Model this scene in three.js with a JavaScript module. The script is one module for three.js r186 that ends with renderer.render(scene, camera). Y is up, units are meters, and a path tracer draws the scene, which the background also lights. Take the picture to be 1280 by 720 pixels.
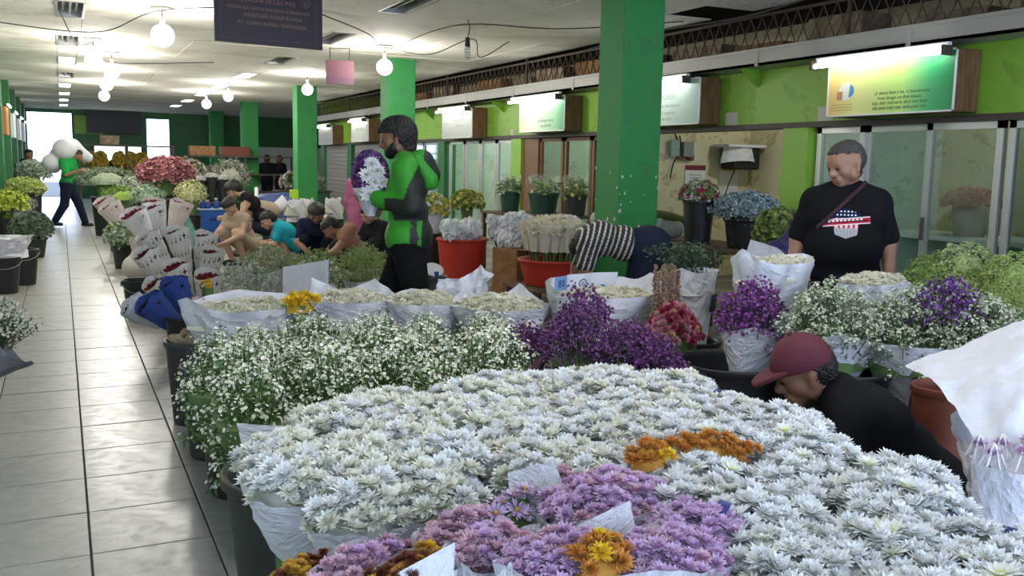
import * as THREE from 'three';
import { mergeGeometries, mergeVertices, toCreasedNormals } from 'three/addons/utils/BufferGeometryUtils.js';
import { RoundedBoxGeometry } from 'three/addons/geometries/RoundedBoxGeometry.js';
import { RectAreaLightUniformsLib } from 'three/addons/lights/RectAreaLightUniformsLib.js';
import { DecalGeometry } from 'three/addons/geometries/DecalGeometry.js';
import { createNoise2D, createNoise3D } from 'simplex-noise';

// ---------------------------------------------------------------- camera, sky, exposure
const scene = new THREE.Scene();
const camera = new THREE.PerspectiveCamera(2 * Math.atan(360 / 1155) * 180 / Math.PI, 1280 / 720, 0.05, 200);
camera.position.set(0, 1.5, 0);
camera.up.set(0.03963743, 0.99107421, -0.12728227);
camera.lookAt(0.43449922, 1.5 - 0.13180433, -0.8909759);
scene.add(camera);
const renderer = new THREE.WebGLRenderer({ antialias: true });
renderer.toneMapping = THREE.LinearToneMapping;
renderer.toneMappingExposure = 0.85;
renderer.shadowMap.enabled = true;
RectAreaLightUniformsLib.init();
scene.background = new THREE.Color().setRGB(0.72, 0.9, 1.26);   // even overcast daylight beyond the open ends of the hall
scene.backgroundIntensity = 6;

const LAMP = { trough: 13, bulb: 7, tube: 5.5, shop: 2.4 };                     // strengths of the hall lamps and of the added ones

// ---------------------------------------------------------------- helpers
function rngOf(a) { return () => { a |= 0; a = a + 0x6D2B79F5 | 0; let t = Math.imul(a ^ a >>> 15, 1 | a); t = t + Math.imul(t ^ t >>> 7, 61 | t) ^ t; return ((t ^ t >>> 14) >>> 0) / 4294967296; }; }
const rnd = rngOf(20240607), n2 = createNoise2D(rngOf(7)), n3 = createNoise3D(rngOf(11));
const R = (a, b) => a + (b - a) * rnd(), pick = (a) => a[Math.floor(rnd() * a.length)];
const V = (x, y, z) => new THREE.Vector3(x, y, z), PI = Math.PI, rad = (d) => d * PI / 180;
const lin = (r, g, b) => new THREE.Color().setRGB(r, g, b);
const taken = new Map();
function numbered(n) { const k = taken.get(n) ?? 0; taken.set(n, k + 1); return k ? n + '_' + String(k).padStart(3, '0') : n; }
function shade(m) { m.castShadow = true; m.receiveShadow = true; return m; }
function tag(o, label, category, group, kind) { o.userData.label = label; o.userData.category = category; if (group) o.userData.group = group; if (kind) o.userData.kind = kind; return o; }
function thing(name, label, category, pos = [0, 0, 0], turn = 0, group) {
  const o = new THREE.Group(); o.name = numbered(name); o.position.set(...pos); o.rotation.y = turn; scene.add(o);
  return tag(o, label, category, group);
}
function part(name, geo, mat, parent, label) {
  const m = shade(new THREE.Mesh(geo, mat)); m.name = name; parent.add(m); if (label) m.userData.label = label; return m;
}
function solo(name, geo, mat, label, category, group) {
  const m = shade(new THREE.Mesh(geo, mat)); m.name = numbered(name); scene.add(m); return tag(m, label, category, group);
}
function struct(name, geo, mat, label) {
  const m = shade(new THREE.Mesh(geo, mat)); m.name = numbered(name); scene.add(m); m.userData.kind = 'structure'; if (label) m.userData.label = label; return m;
}
function structGroup(name, label) { const o = new THREE.Group(); o.name = numbered(name); scene.add(o); o.userData.kind = 'structure'; if (label) o.userData.label = label; return o; }
function copyOf(src, name, pos, turn, label, group) {
  const c = src.clone(); c.name = numbered(name); scene.add(c); c.position.set(...pos); c.rotation.y = turn; c.userData = { ...src.userData };
  if (label) c.userData.label = label; if (group) c.userData.group = group; return c;
}
function bulk(name, geo, mat, mats, parent, colors) {                 // too small to pick apart singly: one part
  const m = new THREE.InstancedMesh(geo, mat, mats.length); m.name = name; m.userData.kind = 'stuff';
  for (let i = 0; i < mats.length; i++) { m.setMatrixAt(i, mats[i]); if (colors) m.setColorAt(i, colors[i]); }
  shade(m); parent.add(m); return m;
}
function metreUV(g) {                                                  // box-mapped texture coordinates in metres
  const p = g.attributes.position, n = g.attributes.normal, uv = new Float32Array(p.count * 2);
  for (let i = 0; i < p.count; i++) {
    const a = Math.abs(n.getX(i)), b = Math.abs(n.getY(i)), c = Math.abs(n.getZ(i));
    if (b >= a && b >= c) { uv[2 * i] = p.getX(i); uv[2 * i + 1] = p.getZ(i); }
    else if (a >= c) { uv[2 * i] = p.getZ(i); uv[2 * i + 1] = p.getY(i); }
    else { uv[2 * i] = p.getX(i); uv[2 * i + 1] = p.getY(i); }
  }
  g.setAttribute('uv', new THREE.BufferAttribute(uv, 2)); return g;
}
function span(x0, x1, y0, y1, z0, z1) { return metreUV(new THREE.BoxGeometry(Math.abs(x1 - x0), Math.abs(y1 - y0), Math.abs(z1 - z0)).translate((x0 + x1) / 2, (y0 + y1) / 2, (z0 + z1) / 2)); }
function rspan(x0, x1, y0, y1, z0, z1, r = 0.01) { return metreUV(new RoundedBoxGeometry(Math.abs(x1 - x0), Math.abs(y1 - y0), Math.abs(z1 - z0), 2, r).translate((x0 + x1) / 2, (y0 + y1) / 2, (z0 + z1) / 2)); }
function tube(pts, r, seg = 20, rs = 6) { return new THREE.TubeGeometry(new THREE.CatmullRomCurve3(pts.map((p) => p.isVector3 ? p : V(...p))), seg, r, rs, false); }
function rod(a, b, r, r2 = r, rs = 8) {
  const A = V(...a), B = V(...b), d = B.clone().sub(A);
  const g = new THREE.CylinderGeometry(r2, r, d.length(), rs, 1); g.translate(0, d.length() / 2, 0);
  g.applyQuaternion(new THREE.Quaternion().setFromUnitVectors(V(0, 1, 0), d.clone().normalize())); return g.translate(A.x, A.y, A.z);
}
function join(list) { return mergeGeometries(list.map((g) => { const h = g.index ? g.toNonIndexed() : g.clone(); for (const k of Object.keys(h.attributes)) if (!['position', 'normal', 'uv'].includes(k)) h.deleteAttribute(k); if (!h.attributes.uv) h.setAttribute('uv', new THREE.BufferAttribute(new Float32Array(h.attributes.position.count * 2), 2)); return h; })); }
function place(pos, dir, size, spin = 0, out = new THREE.Matrix4()) {   // matrix: +y of the geometry along dir
  const q = new THREE.Quaternion().setFromUnitVectors(V(0, 1, 0), dir.clone().normalize()).multiply(new THREE.Quaternion().setFromAxisAngle(V(0, 1, 0), spin));
  return out.compose(pos, q, typeof size === 'number' ? V(size, size, size) : size);
}
function tex(size, fn, srgb = true, rep) {
  const [w, h] = Array.isArray(size) ? size : [size, size], d = new Uint8Array(w * h * 4);
  for (let y = 0; y < h; y++) for (let x = 0; x < w; x++) { const c = fn(x / w, y / h, x, y), i = (y * w + x) * 4; for (let k = 0; k < 3; k++) d[i + k] = Math.max(0, Math.min(255, 255 * (Array.isArray(c) ? c[k] : c))); d[i + 3] = 255; }
  const t = new THREE.DataTexture(d, w, h); t.magFilter = THREE.LinearFilter; t.minFilter = THREE.LinearMipmapLinearFilter; t.generateMipmaps = true; t.wrapS = t.wrapT = THREE.RepeatWrapping;
  if (srgb) t.colorSpace = THREE.SRGBColorSpace; if (rep) t.repeat.set(...rep); t.needsUpdate = true; return t;
}
// noise that repeats over the unit square
function wrapNoise(u, v, f, seed = 0) { const a = u * 2 * PI, b = v * 2 * PI, r = f / (2 * PI); return n3(Math.cos(a) * r + seed * 9.1, Math.sin(a) * r + Math.cos(b) * r * 1.31, Math.sin(b) * r * 1.31 + seed * 3.7); }
function fbm(u, v, f, oct = 4, seed = 0) { let s = 0, a = 0.5; for (let i = 0; i < oct; i++) { s += a * wrapNoise(u, v, f, seed + i); f *= 2; a *= 0.55; } return s; }
function canvasTex(w, h, draw) { const c = document.createElement('canvas'); c.width = w; c.height = h; const g = c.getContext('2d'); draw(g, w, h); const t = new THREE.CanvasTexture(c); t.colorSpace = THREE.SRGBColorSpace; return t; }
const std = (o) => new THREE.MeshStandardMaterial({ roughness: 0.8, ...o });
const mixc = (a, b, t) => a.map((x, i) => x + (b[i] - x) * t), clamp = THREE.MathUtils.clamp, sstep = (x, a, b) => THREE.MathUtils.smoothstep(x, a, b);

// ---------------------------------------------------------------- surface materials
const M = {};
const grainTex = tex(256, (u, v) => 0.5 + 0.35 * fbm(u, v, 24, 3, 2), false);
function painted(rgb, wear, seed, scale = 0.5) {
  return tex(512, (u, v) => { const a = fbm(u, v, 5, 5, seed), b = fbm(u, v, 22, 4, seed + 20), s = sstep(a + 0.45 * b, 0.22, 0.5); return mixc(mixc(rgb, rgb.map((c) => c * 1.08), 0.5 + 0.5 * a), wear, 0.55 * s + 0.1 * Math.max(0, b)); }, true, [scale, scale]);
}
M.columnGreen = std({ map: painted([0.17, 0.5, 0.25], [0.22, 0.44, 0.28], 3, 0.45), roughness: 0.7, bumpMap: grainTex, bumpScale: 0.001 });
M.wallLime = std({ map: painted([0.51, 0.69, 0.22], [0.45, 0.6, 0.22], 5, 0.4), roughness: 0.5 });
M.wallDeep = std({ map: painted([0.17, 0.42, 0.23], [0.17, 0.32, 0.2], 6, 0.4), roughness: 0.5 });
M.cream = std({ map: painted([0.84, 0.8, 0.66], [0.68, 0.6, 0.44], 8, 0.45), roughness: 0.75 });
M.paleWall = std({ map: painted([0.78, 0.83, 0.8], [0.66, 0.7, 0.66], 9, 0.4), roughness: 0.6 });
M.ceilingBoard = std({ map: tex(1024, (u, v) => { const a = fbm(u, v, 4, 5, 31), b = fbm(u, v, 14, 4, 40), ring = Math.abs(a - 0.12), st = sstep(a, 0.12, 0.42); let c = mixc([0.93, 0.91, 0.87], [0.78, 0.73, 0.65], 0.45 * st + 0.18 * Math.max(0, b)); if (ring < 0.012) c = mixc(c, [0.56, 0.5, 0.4], 0.25); return c; }, true, [0.16, 0.16]), roughness: 0.85 });
M.roof = std({ color: lin(0.05, 0.045, 0.04), roughness: 0.95 });
M.grout = std({ color: lin(0.05, 0.05, 0.045), roughness: 0.9 });
const tileMaps = [0, 1, 2, 3].map((s) => tex(256, (u, v) => { const a = fbm(u, v, 4, 5, 50 + s * 3), b = fbm(u, v, 30, 3, 70 + s); const smear = sstep(fbm(u, v, 3, 4, 90 + s), 0.14, 0.5); return mixc(mixc([0.63, 0.625, 0.605], [0.58, 0.575, 0.55], 0.5 + a), [0.48, 0.465, 0.43], 0.25 * smear + 0.08 * Math.max(0, b)); }));
const tileRough = tex(256, (u, v) => 0.37 + 0.1 * fbm(u, v, 5, 5, 111) + 0.05 * fbm(u, v, 40, 2, 5), false);
M.tiles = tileMaps.map((m) => std({ map: m, roughness: 0.95, roughnessMap: tileRough, bumpMap: grainTex, bumpScale: 0.0004 }));
M.farFloor = std({ map: (() => { const t = tileMaps[0].clone(); t.repeat.set(1 / 0.443, 1 / 0.465); t.needsUpdate = true; return t; })(), roughness: 0.3 });
M.dullFloor = std({ map: tex(512, (u, v) => mixc([0.6, 0.58, 0.52], [0.36, 0.34, 0.3], clamp(0.4 + fbm(u, v, 6, 5, 130), 0, 1)), true, [0.35, 0.35]), roughness: 0.6 });
M.aluminium = std({ color: lin(0.55, 0.56, 0.55), metalness: 0.75, roughness: 0.42 });
M.steelGrey = std({ color: lin(0.36, 0.35, 0.33), metalness: 0.35, roughness: 0.55 });
M.darkTrim = std({ color: lin(0.06, 0.045, 0.035), roughness: 0.6 });
M.rust = std({ color: lin(0.085, 0.06, 0.045), roughness: 0.75, metalness: 0.3 });
M.woodBrown = std({ map: tex([64, 256], (u, v) => mixc([0.5, 0.36, 0.24], [0.38, 0.26, 0.17], clamp(0.5 + 0.7 * wrapNoise(u, v * 0.2, 12, 3), 0, 1)), true, [3, 1]), roughness: 0.55 });
M.glass = new THREE.MeshPhysicalMaterial({ color: lin(0.9, 0.96, 0.93), roughness: 0.04, transmission: 1, thickness: 0, ior: 1.5 });
M.glassDark = new THREE.MeshPhysicalMaterial({ color: lin(0.62, 0.72, 0.68), roughness: 0.03, transmission: 1, thickness: 0, ior: 1.5 });
M.blackRubber = std({ color: lin(0.012, 0.012, 0.013), roughness: 0.6 });
M.wire = std({ color: lin(0.03, 0.028, 0.026), roughness: 0.7 });
M.white = std({ color: lin(0.78, 0.78, 0.77), roughness: 0.5 });
M.lampGlow = std({ color: lin(0.9, 0.9, 0.88), emissive: lin(1, 0.98, 0.93), emissiveIntensity: 7, roughness: 0.4 });
M.tubeGlow = std({ color: lin(0.9, 0.9, 0.9), emissive: lin(0.95, 1, 0.97), emissiveIntensity: 9, roughness: 0.4 });
M.diffuserGlow = std({ color: lin(0.9, 0.9, 0.9), emissive: lin(0.97, 1, 0.98), emissiveIntensity: 6, roughness: 0.4 });
M.reflector = std({ color: lin(0.45, 0.44, 0.41), metalness: 0.85, roughness: 0.3 });

// ---------------------------------------------------------------- the hall
const FLOOR = structGroup('floor', 'glossy grey floor tiles with dark joints');
part('screed', span(-1.2, 10.4, -0.16, -0.008, 3.2, -60), M.grout, FLOOR);
{
  const TX = 0.443, TZ = 0.4655, x0 = 0.047 - 3 * TX, z0 = -3.702 + 6 * TZ;
  const shared = [0, 1].map((k) => { const g = new RoundedBoxGeometry(TX - 0.007, 0.016, TZ - 0.007, 2, 0.003); const p = g.attributes.position, uv = g.attributes.uv; for (let i = 0; i < p.count; i++) { const u = p.getX(i) / TX + 0.5, v = p.getZ(i) / TZ + 0.5; uv.setXY(i, k ? 1 - u : u, k ? v : 1 - v); } return g; });
  for (let c = 0; c < 6; c++) for (let r = 0; r < 47; r++) {
    const m = part('tile', shared[(c * 7 + r * 3) % 2], M.tiles[(c * 5 + r * 11 + ((c * r) % 3)) % 4], FLOOR);
    m.position.set(x0 + (c + 0.5) * TX, -0.008 + (((c * 13 + r * 29) % 5) - 2) * 0.0004, z0 - (r + 0.5) * TZ);
  }
  const ze = z0 - 47 * TZ, xe = x0 + 6 * TX;
  part('far_paving', span(-1.2, 10.4, -0.02, -0.0015, ze - 0.005, -38), M.farFloor, FLOOR);
  part('stall_floor', span(xe + 0.005, 8.9, -0.02, -0.002, 3, ze), M.dullFloor, FLOOR);
}
const CEIL = structGroup('ceiling', 'off-white stained ceiling boards with recessed light troughs');
const HC = 3.15;
part('roof_slab', span(-1.3, 10.6, HC + 0.26, HC + 0.4, 3.2, -38.2), M.roof, CEIL);
const TROUGH = [];                                                     // [x0, x1, z centre, lit]
for (const [x0, x1, zc, lit] of [
  [0.03, 0.31, -2.5, 1], [0.03, 0.31, -5.65, 0], [0.03, 0.31, -8.8, 0], [0.03, 0.31, -11.95, 0], [0.03, 0.31, -15.1, 0], [0.03, 0.31, -18.2, 1], [0.03, 0.31, -21.4, 0], [0.03, 0.31, -24.6, 1], [0.03, 0.31, -27.8, 1], [0.03, 0.31, -31, 1], [0.03, 0.31, -34.1, 1],
  [3.22, 3.52, 0.2, 1], [3.22, 3.52, -3.0, 1], [3.22, 3.52, -6.2, 1], [3.22, 3.52, -9.45, 0], [3.22, 3.52, -12.65, 0], [3.22, 3.52, -15.9, 0], [3.22, 3.52, -19.2, 1], [3.22, 3.52, -22.3, 1], [3.22, 3.52, -25.4, 1], [3.22, 3.52, -28.5, 1], [3.22, 3.52, -31.6, 1]]) TROUGH.push([x0, x1, zc, lit]);
{
  const bands = [[-1.2, 0.03], [0.31, 1.765], [1.765, 3.22], [3.52, 4.75], [4.75, 5.98], [5.98, 6.6]];
  for (const [a, b] of bands) for (let k = 0; k < 17; k++) {
    const z1 = 3 - k * 2.44, z0 = Math.max(z1 - 2.44, -38);
    if (a > 5.9 && k === 4) { part('ceiling_board', span(a, b, HC, HC + 0.012, z1 - 0.004, -7.9), M.ceilingBoard, CEIL); part('ceiling_board', span(a, b, HC, HC + 0.012, -8.6, z0), M.ceilingBoard, CEIL); continue; }
    const m = part('ceiling_board', span(a + 0.003, b - 0.003, HC, HC + 0.012, z1 - 0.003, z0 + 0.003), M.ceilingBoard, CEIL);
    m.rotation.z = R(-0.002, 0.002); m.position.y = R(-0.004, 0.004) - Math.tan(m.rotation.z) * (a + b) / 2;
  }
  for (const [a, b] of [[0.03, 0.31], [3.22, 3.52]]) {
    let z = 3;
    for (const t of TROUGH.filter((q) => q[0] === a).sort((p, q) => q[2] - p[2])) { part('ceiling_board', span(a, b, HC, HC + 0.012, z, t[2] + 0.63), M.ceilingBoard, CEIL); z = t[2] - 0.63; }
    part('ceiling_board', span(a, b, HC, HC + 0.012, z, -38), M.ceilingBoard, CEIL);
  }
  part('ceiling_board', span(6.6, 10.5, HC, HC + 0.012, -26.4, -38), M.ceilingBoard, CEIL);
}
for (const [x0, x1, zc, lit] of TROUGH) {
  const near = zc > -17, t = thing('recessed_ceiling_light', lit ? (zc < -17 ? 'lit recessed fluorescent ceiling light over the far stalls' : 'added lit recessed ceiling light out of view above the front stalls') : 'unlit recessed ceiling light trough with bare metal reflector', 'ceiling light', [(x0 + x1) / 2, HC, zc], 0, lit ? (zc < -17 ? 'lit ceiling lights over the far stalls' : 'added ceiling lights out of view above the front stalls') : 'unlit ceiling light troughs');  // the front lit ones, out of view, are added to brighten the foreground
  const w = x1 - x0, L = 1.26;
  part('housing', join([span(-w / 2, w / 2, 0.2, 0.21, -L / 2, L / 2), span(-w / 2, -w / 2 + 0.006, 0, 0.2, -L / 2, L / 2), span(w / 2 - 0.006, w / 2, 0, 0.2, -L / 2, L / 2), span(-w / 2, w / 2, 0, 0.2, L / 2 - 0.006, L / 2), span(-w / 2, w / 2, 0, 0.2, -L / 2, -L / 2 + 0.006)]), lit ? M.white : M.reflector, t);
  part('frame', join([span(-w / 2 - 0.015, -w / 2 + 0.012, -0.006, 0.004, -L / 2, L / 2), span(w / 2 - 0.012, w / 2 + 0.015, -0.006, 0.004, -L / 2, L / 2), span(-w / 2, w / 2, -0.006, 0.004, L / 2 - 0.012, L / 2 + 0.012), span(-w / 2, w / 2, -0.006, 0.004, -L / 2 - 0.012, -L / 2 + 0.012)]), M.steelGrey, t);
  if (lit) {
    part('glowing_tube_light', rspan(-w / 2 + 0.03, w / 2 - 0.03, 0.004, 0.03, -L / 2 + 0.05, L / 2 - 0.05, 0.008), M.diffuserGlow, t);
    const l = new THREE.RectAreaLight(lin(0.9, 0.97, 1.1), LAMP.trough, w - 0.06, L - 0.1); l.position.set(0, -0.004, 0); l.rotation.x = -PI / 2; l.name = 'light'; t.add(l);
  } else {
    part('reflector_fin', join([span(-0.012, 0.012, 0.03, 0.16, -L / 2, L / 2)]), M.reflector, t);
    for (const s of [-1, 1]) part('dead_tube', rod([s * w * 0.25, 0.08, -0.58], [s * w * 0.25, 0.08, 0.58], 0.013), M.white, t);
  }
}
// walls, far end
const wl = structGroup('wall_left', 'green stall wall along the aisle');
part('pale_wall', span(-1.25, -1.1, 0, HC + 0.3, 3, -15.5), M.paleWall, wl);
part('green_wall', span(-1.25, -1.1, 0, HC + 0.3, -15.5, -38), M.wallDeep, wl);
for (let k = 0; k < 6; k++) part('pilaster', span(-1.1, -0.98, 0, HC, -17 - k * 3.4, -17.35 - k * 3.4), M.wallDeep, wl);
const wb = structGroup('wall_back', 'green far end wall with two bright openings');
part('panel', span(-1.25, -1.0, 0, HC + 0.3, -37, -37.15), M.wallDeep, wb);
part('lintel', span(-1.0, 0.42, 3.02, HC + 0.3, -37, -37.15), M.wallDeep, wb);
part('panel', span(0.42, 2.92, 0, HC + 0.3, -37, -37.15), M.wallDeep, wb);
part('lintel', span(2.92, 3.7, 2.92, HC + 0.3, -37, -37.15), M.wallDeep, wb);
part('panel', span(3.7, 10.5, 0, HC + 0.3, -37, -37.15), M.wallDeep, wb);
part('white_dado', span(6.5, 10.4, 0, 2.0, -36.9, -37), M.white, wb);
part('roller_shutter_box', span(0.9, 2.7, 2.35, 3.1, -36.5, -36.99), std({ color: lin(0.05, 0.055, 0.07), roughness: 0.6 }), wb);
part('green_board', span(0.5, 1.5, 2.3, 2.95, -36.9, -36.99), M.wallLime, wb);
struct('wall_right', span(10.35, 10.5, 0, HC + 0.3, -26.4, -37.2), M.paleWall, 'pale wall of the wide far end');
const entrance = structGroup('wall_front', 'entrance wall behind the viewer with a wide opening');
part('pier', span(-1.25, -0.9, 0, HC + 0.3, 3, 3.2), M.wallDeep, entrance);
part('pier', span(8.6, 9, 0, HC + 0.3, 3, 3.2), M.wallDeep, entrance);
part('lintel', span(-0.9, 8.6, 2.9, HC + 0.3, 3, 3.2), M.wallDeep, entrance);

// columns
function column(x, z, label) {
  const t = structGroup('column', label), w = 0.45;
  part('shaft', rspan(x, x + w, 0, HC + 0.2, z - w, z, 0.018), M.columnGreen, t);
  return t;
}
const chipMat = std({ color: lin(0.62, 0.6, 0.5), roughness: 0.9 });
const bigCol = column(4.75, -7.47, 'large green column with chipped paint near its foot');
{
  // flaked paint: small raised rims of bare plaster low on the shaft
  const list = [];
  for (let i = 0; i < 26; i++) {
    const side = rnd() < 0.62, e = rnd() < 0.55 ? pick([0.02, 0.43]) + R(-0.03, 0.03) : R(0.05, 0.4), y = 0.78 + R(0, 1) ** 1.6 * 0.72, s = R(0.005, 0.017);
    const sh = new THREE.Shape(); for (let k = 0; k < 7; k++) { const a = k / 7 * 2 * PI, q = s * R(0.5, 1.3); k ? sh.lineTo(q * Math.cos(a), q * 1.5 * Math.sin(a)) : sh.moveTo(q, 0); }
    const g = new THREE.ExtrudeGeometry(sh, { depth: 0.003, bevelEnabled: false });
    if (side) g.translate(4.75 + clamp(e, 0.01, 0.44), y, -7.471); else g.rotateY(-PI / 2).translate(4.751, y, -7.47 - clamp(e, 0.01, 0.44));
    list.push(g);
  }
  part('flaked_paint', join(list), chipMat, bigCol).userData.kind = 'stuff';
}
column(4.75, -14.35, 'green column beside the man in the green jacket');
column(4.75, -20.75, 'green column with a globe bulb hanging before it');
column(4.75, -27.6, 'slender-looking green column beyond the seated florists');
column(4.75, -33.9, 'green column near the far end wall');

// right-hand row of shops
const WX = 6.75, shopsWall = structGroup('wall_shops', 'lime green shop fronts with a beam and lattice above');
part('fascia', span(WX, WX + 0.14, 1.98, 2.6, 3, -26.4), M.wallLime, shopsWall);
part('lintel_trim', span(WX - 0.05, WX + 0.16, 1.93, 1.985, 3, -26.4), M.darkTrim, shopsWall);
part('roof_deck', span(WX + 0.1, 9.2, 2.56, 2.64, 3, -26.4), M.roof, shopsWall);
part('backing_wall', span(8.8, 8.95, 0, HC + 0.3, 3, -26.4), M.cream, shopsWall);
part('end_wall', span(WX, 10.4, 0, HC + 0.3, -26.4, -26.55), M.wallLime, shopsWall);
const PIL = [-0.8, -4.05, -7.29, -10.5, -13.72, -17.05, -20.3, -23.5, -26.2];
for (const z of PIL) { part('pilaster', span(WX - 0.04, WX + 0.2, 0, 1.985, z - 0.18, z + 0.18), z < -15 ? M.wallDeep : M.wallLime, shopsWall); part('partition', span(WX + 0.2, 8.8, 0, 2.58, z - 0.05, z + 0.05), z === -10.5 ? M.cream : M.paleWall, shopsWall); }
// cut corner brackets under the beam
for (const z of [-7.95, -10.6, -14.3, -17.6]) { const sh = new THREE.Shape(); sh.moveTo(0, 0); sh.lineTo(-0.26, 0); sh.lineTo(0, -0.2); const g = new THREE.ExtrudeGeometry(sh, { depth: 0.03, bevelEnabled: false }); part('bracket', g.translate(WX, 2.57, z), M.wallLime, shopsWall); }
const beam = structGroup('trim_1', 'grey steel gutter beam above the shop fronts');
part('gutter', join([span(WX - 0.3, WX - 0.27, 2.56, 2.72, 3, -26.4), span(WX - 0.3, WX + 0.1, 2.56, 2.585, 3, -26.4), span(WX - 0.31, WX - 0.26, 2.7, 2.73, 3, -26.4)]), M.steelGrey, beam);
for (let k = 0; k < 14; k++) part('joint_strap', span(WX - 0.306, WX - 0.265, 2.555, 2.725, 0 - k * 1.9, -0.05 - k * 1.9), M.steelGrey, beam);
// lattice above the gutter
for (let b = 0; b < 7; b++) {
  const za = -3.2 - b * 3.27, t = thing('lattice_grille', 'rusty crossed-bar lattice between gutter and ceiling', 'grille', [WX - 0.22, 2.72, za], 0, 'lattice panels above the shop fronts');
  part('top_rail', span(-0.012, 0.012, 0.33, 0.36, 0, -3.25), M.rust, t); part('bottom_rail', span(-0.012, 0.012, 0, 0.03, 0, -3.25), M.rust, t);
  part('end_post', span(-0.014, 0.014, 0, 0.4, -0.03, 0), M.rust, t);
  const n = 19, s = 3.25 / n, up = rod([-0.006, 0.015, 0], [-0.006, 0.345, -s], 0.008, 0.008, 4), dn = rod([0.006, 0.345, 0], [0.006, 0.015, -s], 0.008, 0.008, 4);
  for (let i = 0; i < n; i++) { part('bar', up, M.rust, t).position.z = -i * s; part('bar', dn, M.rust, t).position.z = -i * s; }
}
// cartons stored on the shop roofs
const carton = std({ map: tex(256, (u, v) => mixc([0.62, 0.45, 0.28], [0.5, 0.36, 0.23], clamp(0.5 + fbm(u, v, 6, 4, 150), 0, 1))), roughness: 0.85 });
const cartonPale = std({ map: tex(256, (u, v) => mixc([0.66, 0.58, 0.48], [0.48, 0.4, 0.33], clamp(0.5 + fbm(u, v, 5, 4, 155), 0, 1))), roughness: 0.85 });
for (let k = 0; k < 15; k++) {
  const z = -4.6 - k * 1.18, t = thing('storage_carton', 'brown cardboard carton lying behind the lattice above the shops', 'carton', [7.0 + R(0, 0.2), 2.64, z], R(-0.15, 0.15), 'cartons stored behind the lattice');
  const h = R(0.22, 0.4), l = R(0.45, 0.9); part('box', rspan(-0.2, 0.2, 0, h, -l / 2, l / 2, 0.008), k % 3 ? cartonPale : carton, t); part('tape', span(-0.203, 0.203, h * 0.999, h + 0.001, -0.03, 0.03), M.darkTrim, t);
}

// shop fronts
function frameRect(z0, z1, y0, y1, w, d, x = WX + 0.05) { return join([span(x - d / 2, x + d / 2, y0, y1, z0, z0 - w), span(x - d / 2, x + d / 2, y0, y1, z1 + w, z1), span(x - d / 2, x + d / 2, y1 - w, y1, z0, z1), span(x - d / 2, x + d / 2, y0, y0 + w, z0, z1)]); }
function glassLeaf(z0, z1, mat, x, label, handle, glass = M.glass) {
  const t = structGroup('door_' + (++doors), label);
  part('frame', frameRect(z0, z1, 0.02, 1.93, 0.06, 0.045, x), mat, t);
  part('pane', span(x - 0.004, x + 0.004, 0.08, 1.87, z0 - 0.06, z1 + 0.06), glass, t);
  if (handle) part('handle', rspan(x - 0.045, x - 0.022, 0.92, 1.12, handle - 0.012, handle + 0.012, 0.006), M.darkTrim, t);
  return t;
}
let doors = 0;
glassLeaf(-4.28, -4.95, M.aluminium, WX + 0.03, 'fixed dark glass leaf at the end of the lit shop front', 0, M.glassDark);
glassLeaf(-4.99, -5.72, M.aluminium, WX + 0.02, 'sliding glass door with aluminium frame behind the pale green flowers', -5.69);
glassLeaf(-5.7, -6.44, M.aluminium, WX + 0.07, 'sliding glass door with aluminium frame behind the man in black', -5.74);
glassLeaf(-6.44, -7.05, M.aluminium, WX + 0.05, 'fixed glass leaf beside the lime green pilaster');
for (const [z0, z1, wood] of [[-10.72, -11.4, 1], [-11.42, -12.2, 1], [-12.25, -13.0, 1], [-13.9, -14.6, 0], [-14.62, -15.3, 0], [-15.32, -16.0, 0], [-16.05, -16.8, 0], [-17.3, -18.2, 0], [-18.2, -19.2, 0], [-19.2, -20.1, 0]]) glassLeaf(z0, z1, wood ? M.woodBrown : M.aluminium, WX + 0.05, wood ? 'brown wooden framed glass door behind the green buckets' : 'aluminium framed glass door under a lit shop sign', 0);
part('wood_infill', span(WX, WX + 0.1, 0, 1.95, -13.0, -13.54), M.woodBrown, shopsWall);
for (const z of [-20.5, -23.7]) struct('door_' + (++doors), join([span(WX + 0.03, WX + 0.06, 0, 1.95, z, z - 2.7), ...Array.from({ length: 18 }, (_, i) => rod([WX + 0.03, 0.06 + i * 0.105, z], [WX + 0.03, 0.06 + i * 0.105, z - 2.7], 0.02, 0.02, 6))]), M.steelGrey, 'grey roller shutter closing a far shop');
// shop interiors: counters, and unseen lamps added to light them
for (const [z, k, p] of [[-5.8, 0.55, 3], [-8.9, 1.0, 3], [-12.1, 1.6, 3], [-15.4, 3.2, 3], [-18.7, 1.2, 2]]) {
  const t = thing('added_shop_bulb_light', 'small added lamp, out of view, lighting a shop inside', 'lamp', [8.2, 2.5, z], 0, 'added lamps inside the shops');
  part('base', new THREE.CylinderGeometry(0.07, 0.08, 0.05, 16).translate(0, 0.035, 0), M.white, t);
  part('glowing_bulb', new THREE.SphereGeometry(0.06, 16, 10).translate(0, -0.04, 0), M.lampGlow, t);
  const l = new THREE.PointLight(lin(0.93, 1, 0.96), LAMP.shop * k); l.position.set(0, -0.11, 0); l.castShadow = true; l.name = 'light'; t.add(l);
}
{
  const t = thing('shop_counter', 'white tiled shelf inside the glass-doored shop', 'counter', [0, 0, 0]);
  part('top', rspan(7.7, 8.4, 0.85, 0.9, -5.25, -7.1, 0.008), M.white, t);
  for (const z of [-5.4, -6.2, -7]) part('support', span(7.75, 8.35, 0, 0.85, z - 0.03, z + 0.03), M.paleWall, t);
  part('back_panel', span(8.3, 8.35, 0, 0.85, -5.25, -7.1), M.paleWall, t);
}

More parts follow.
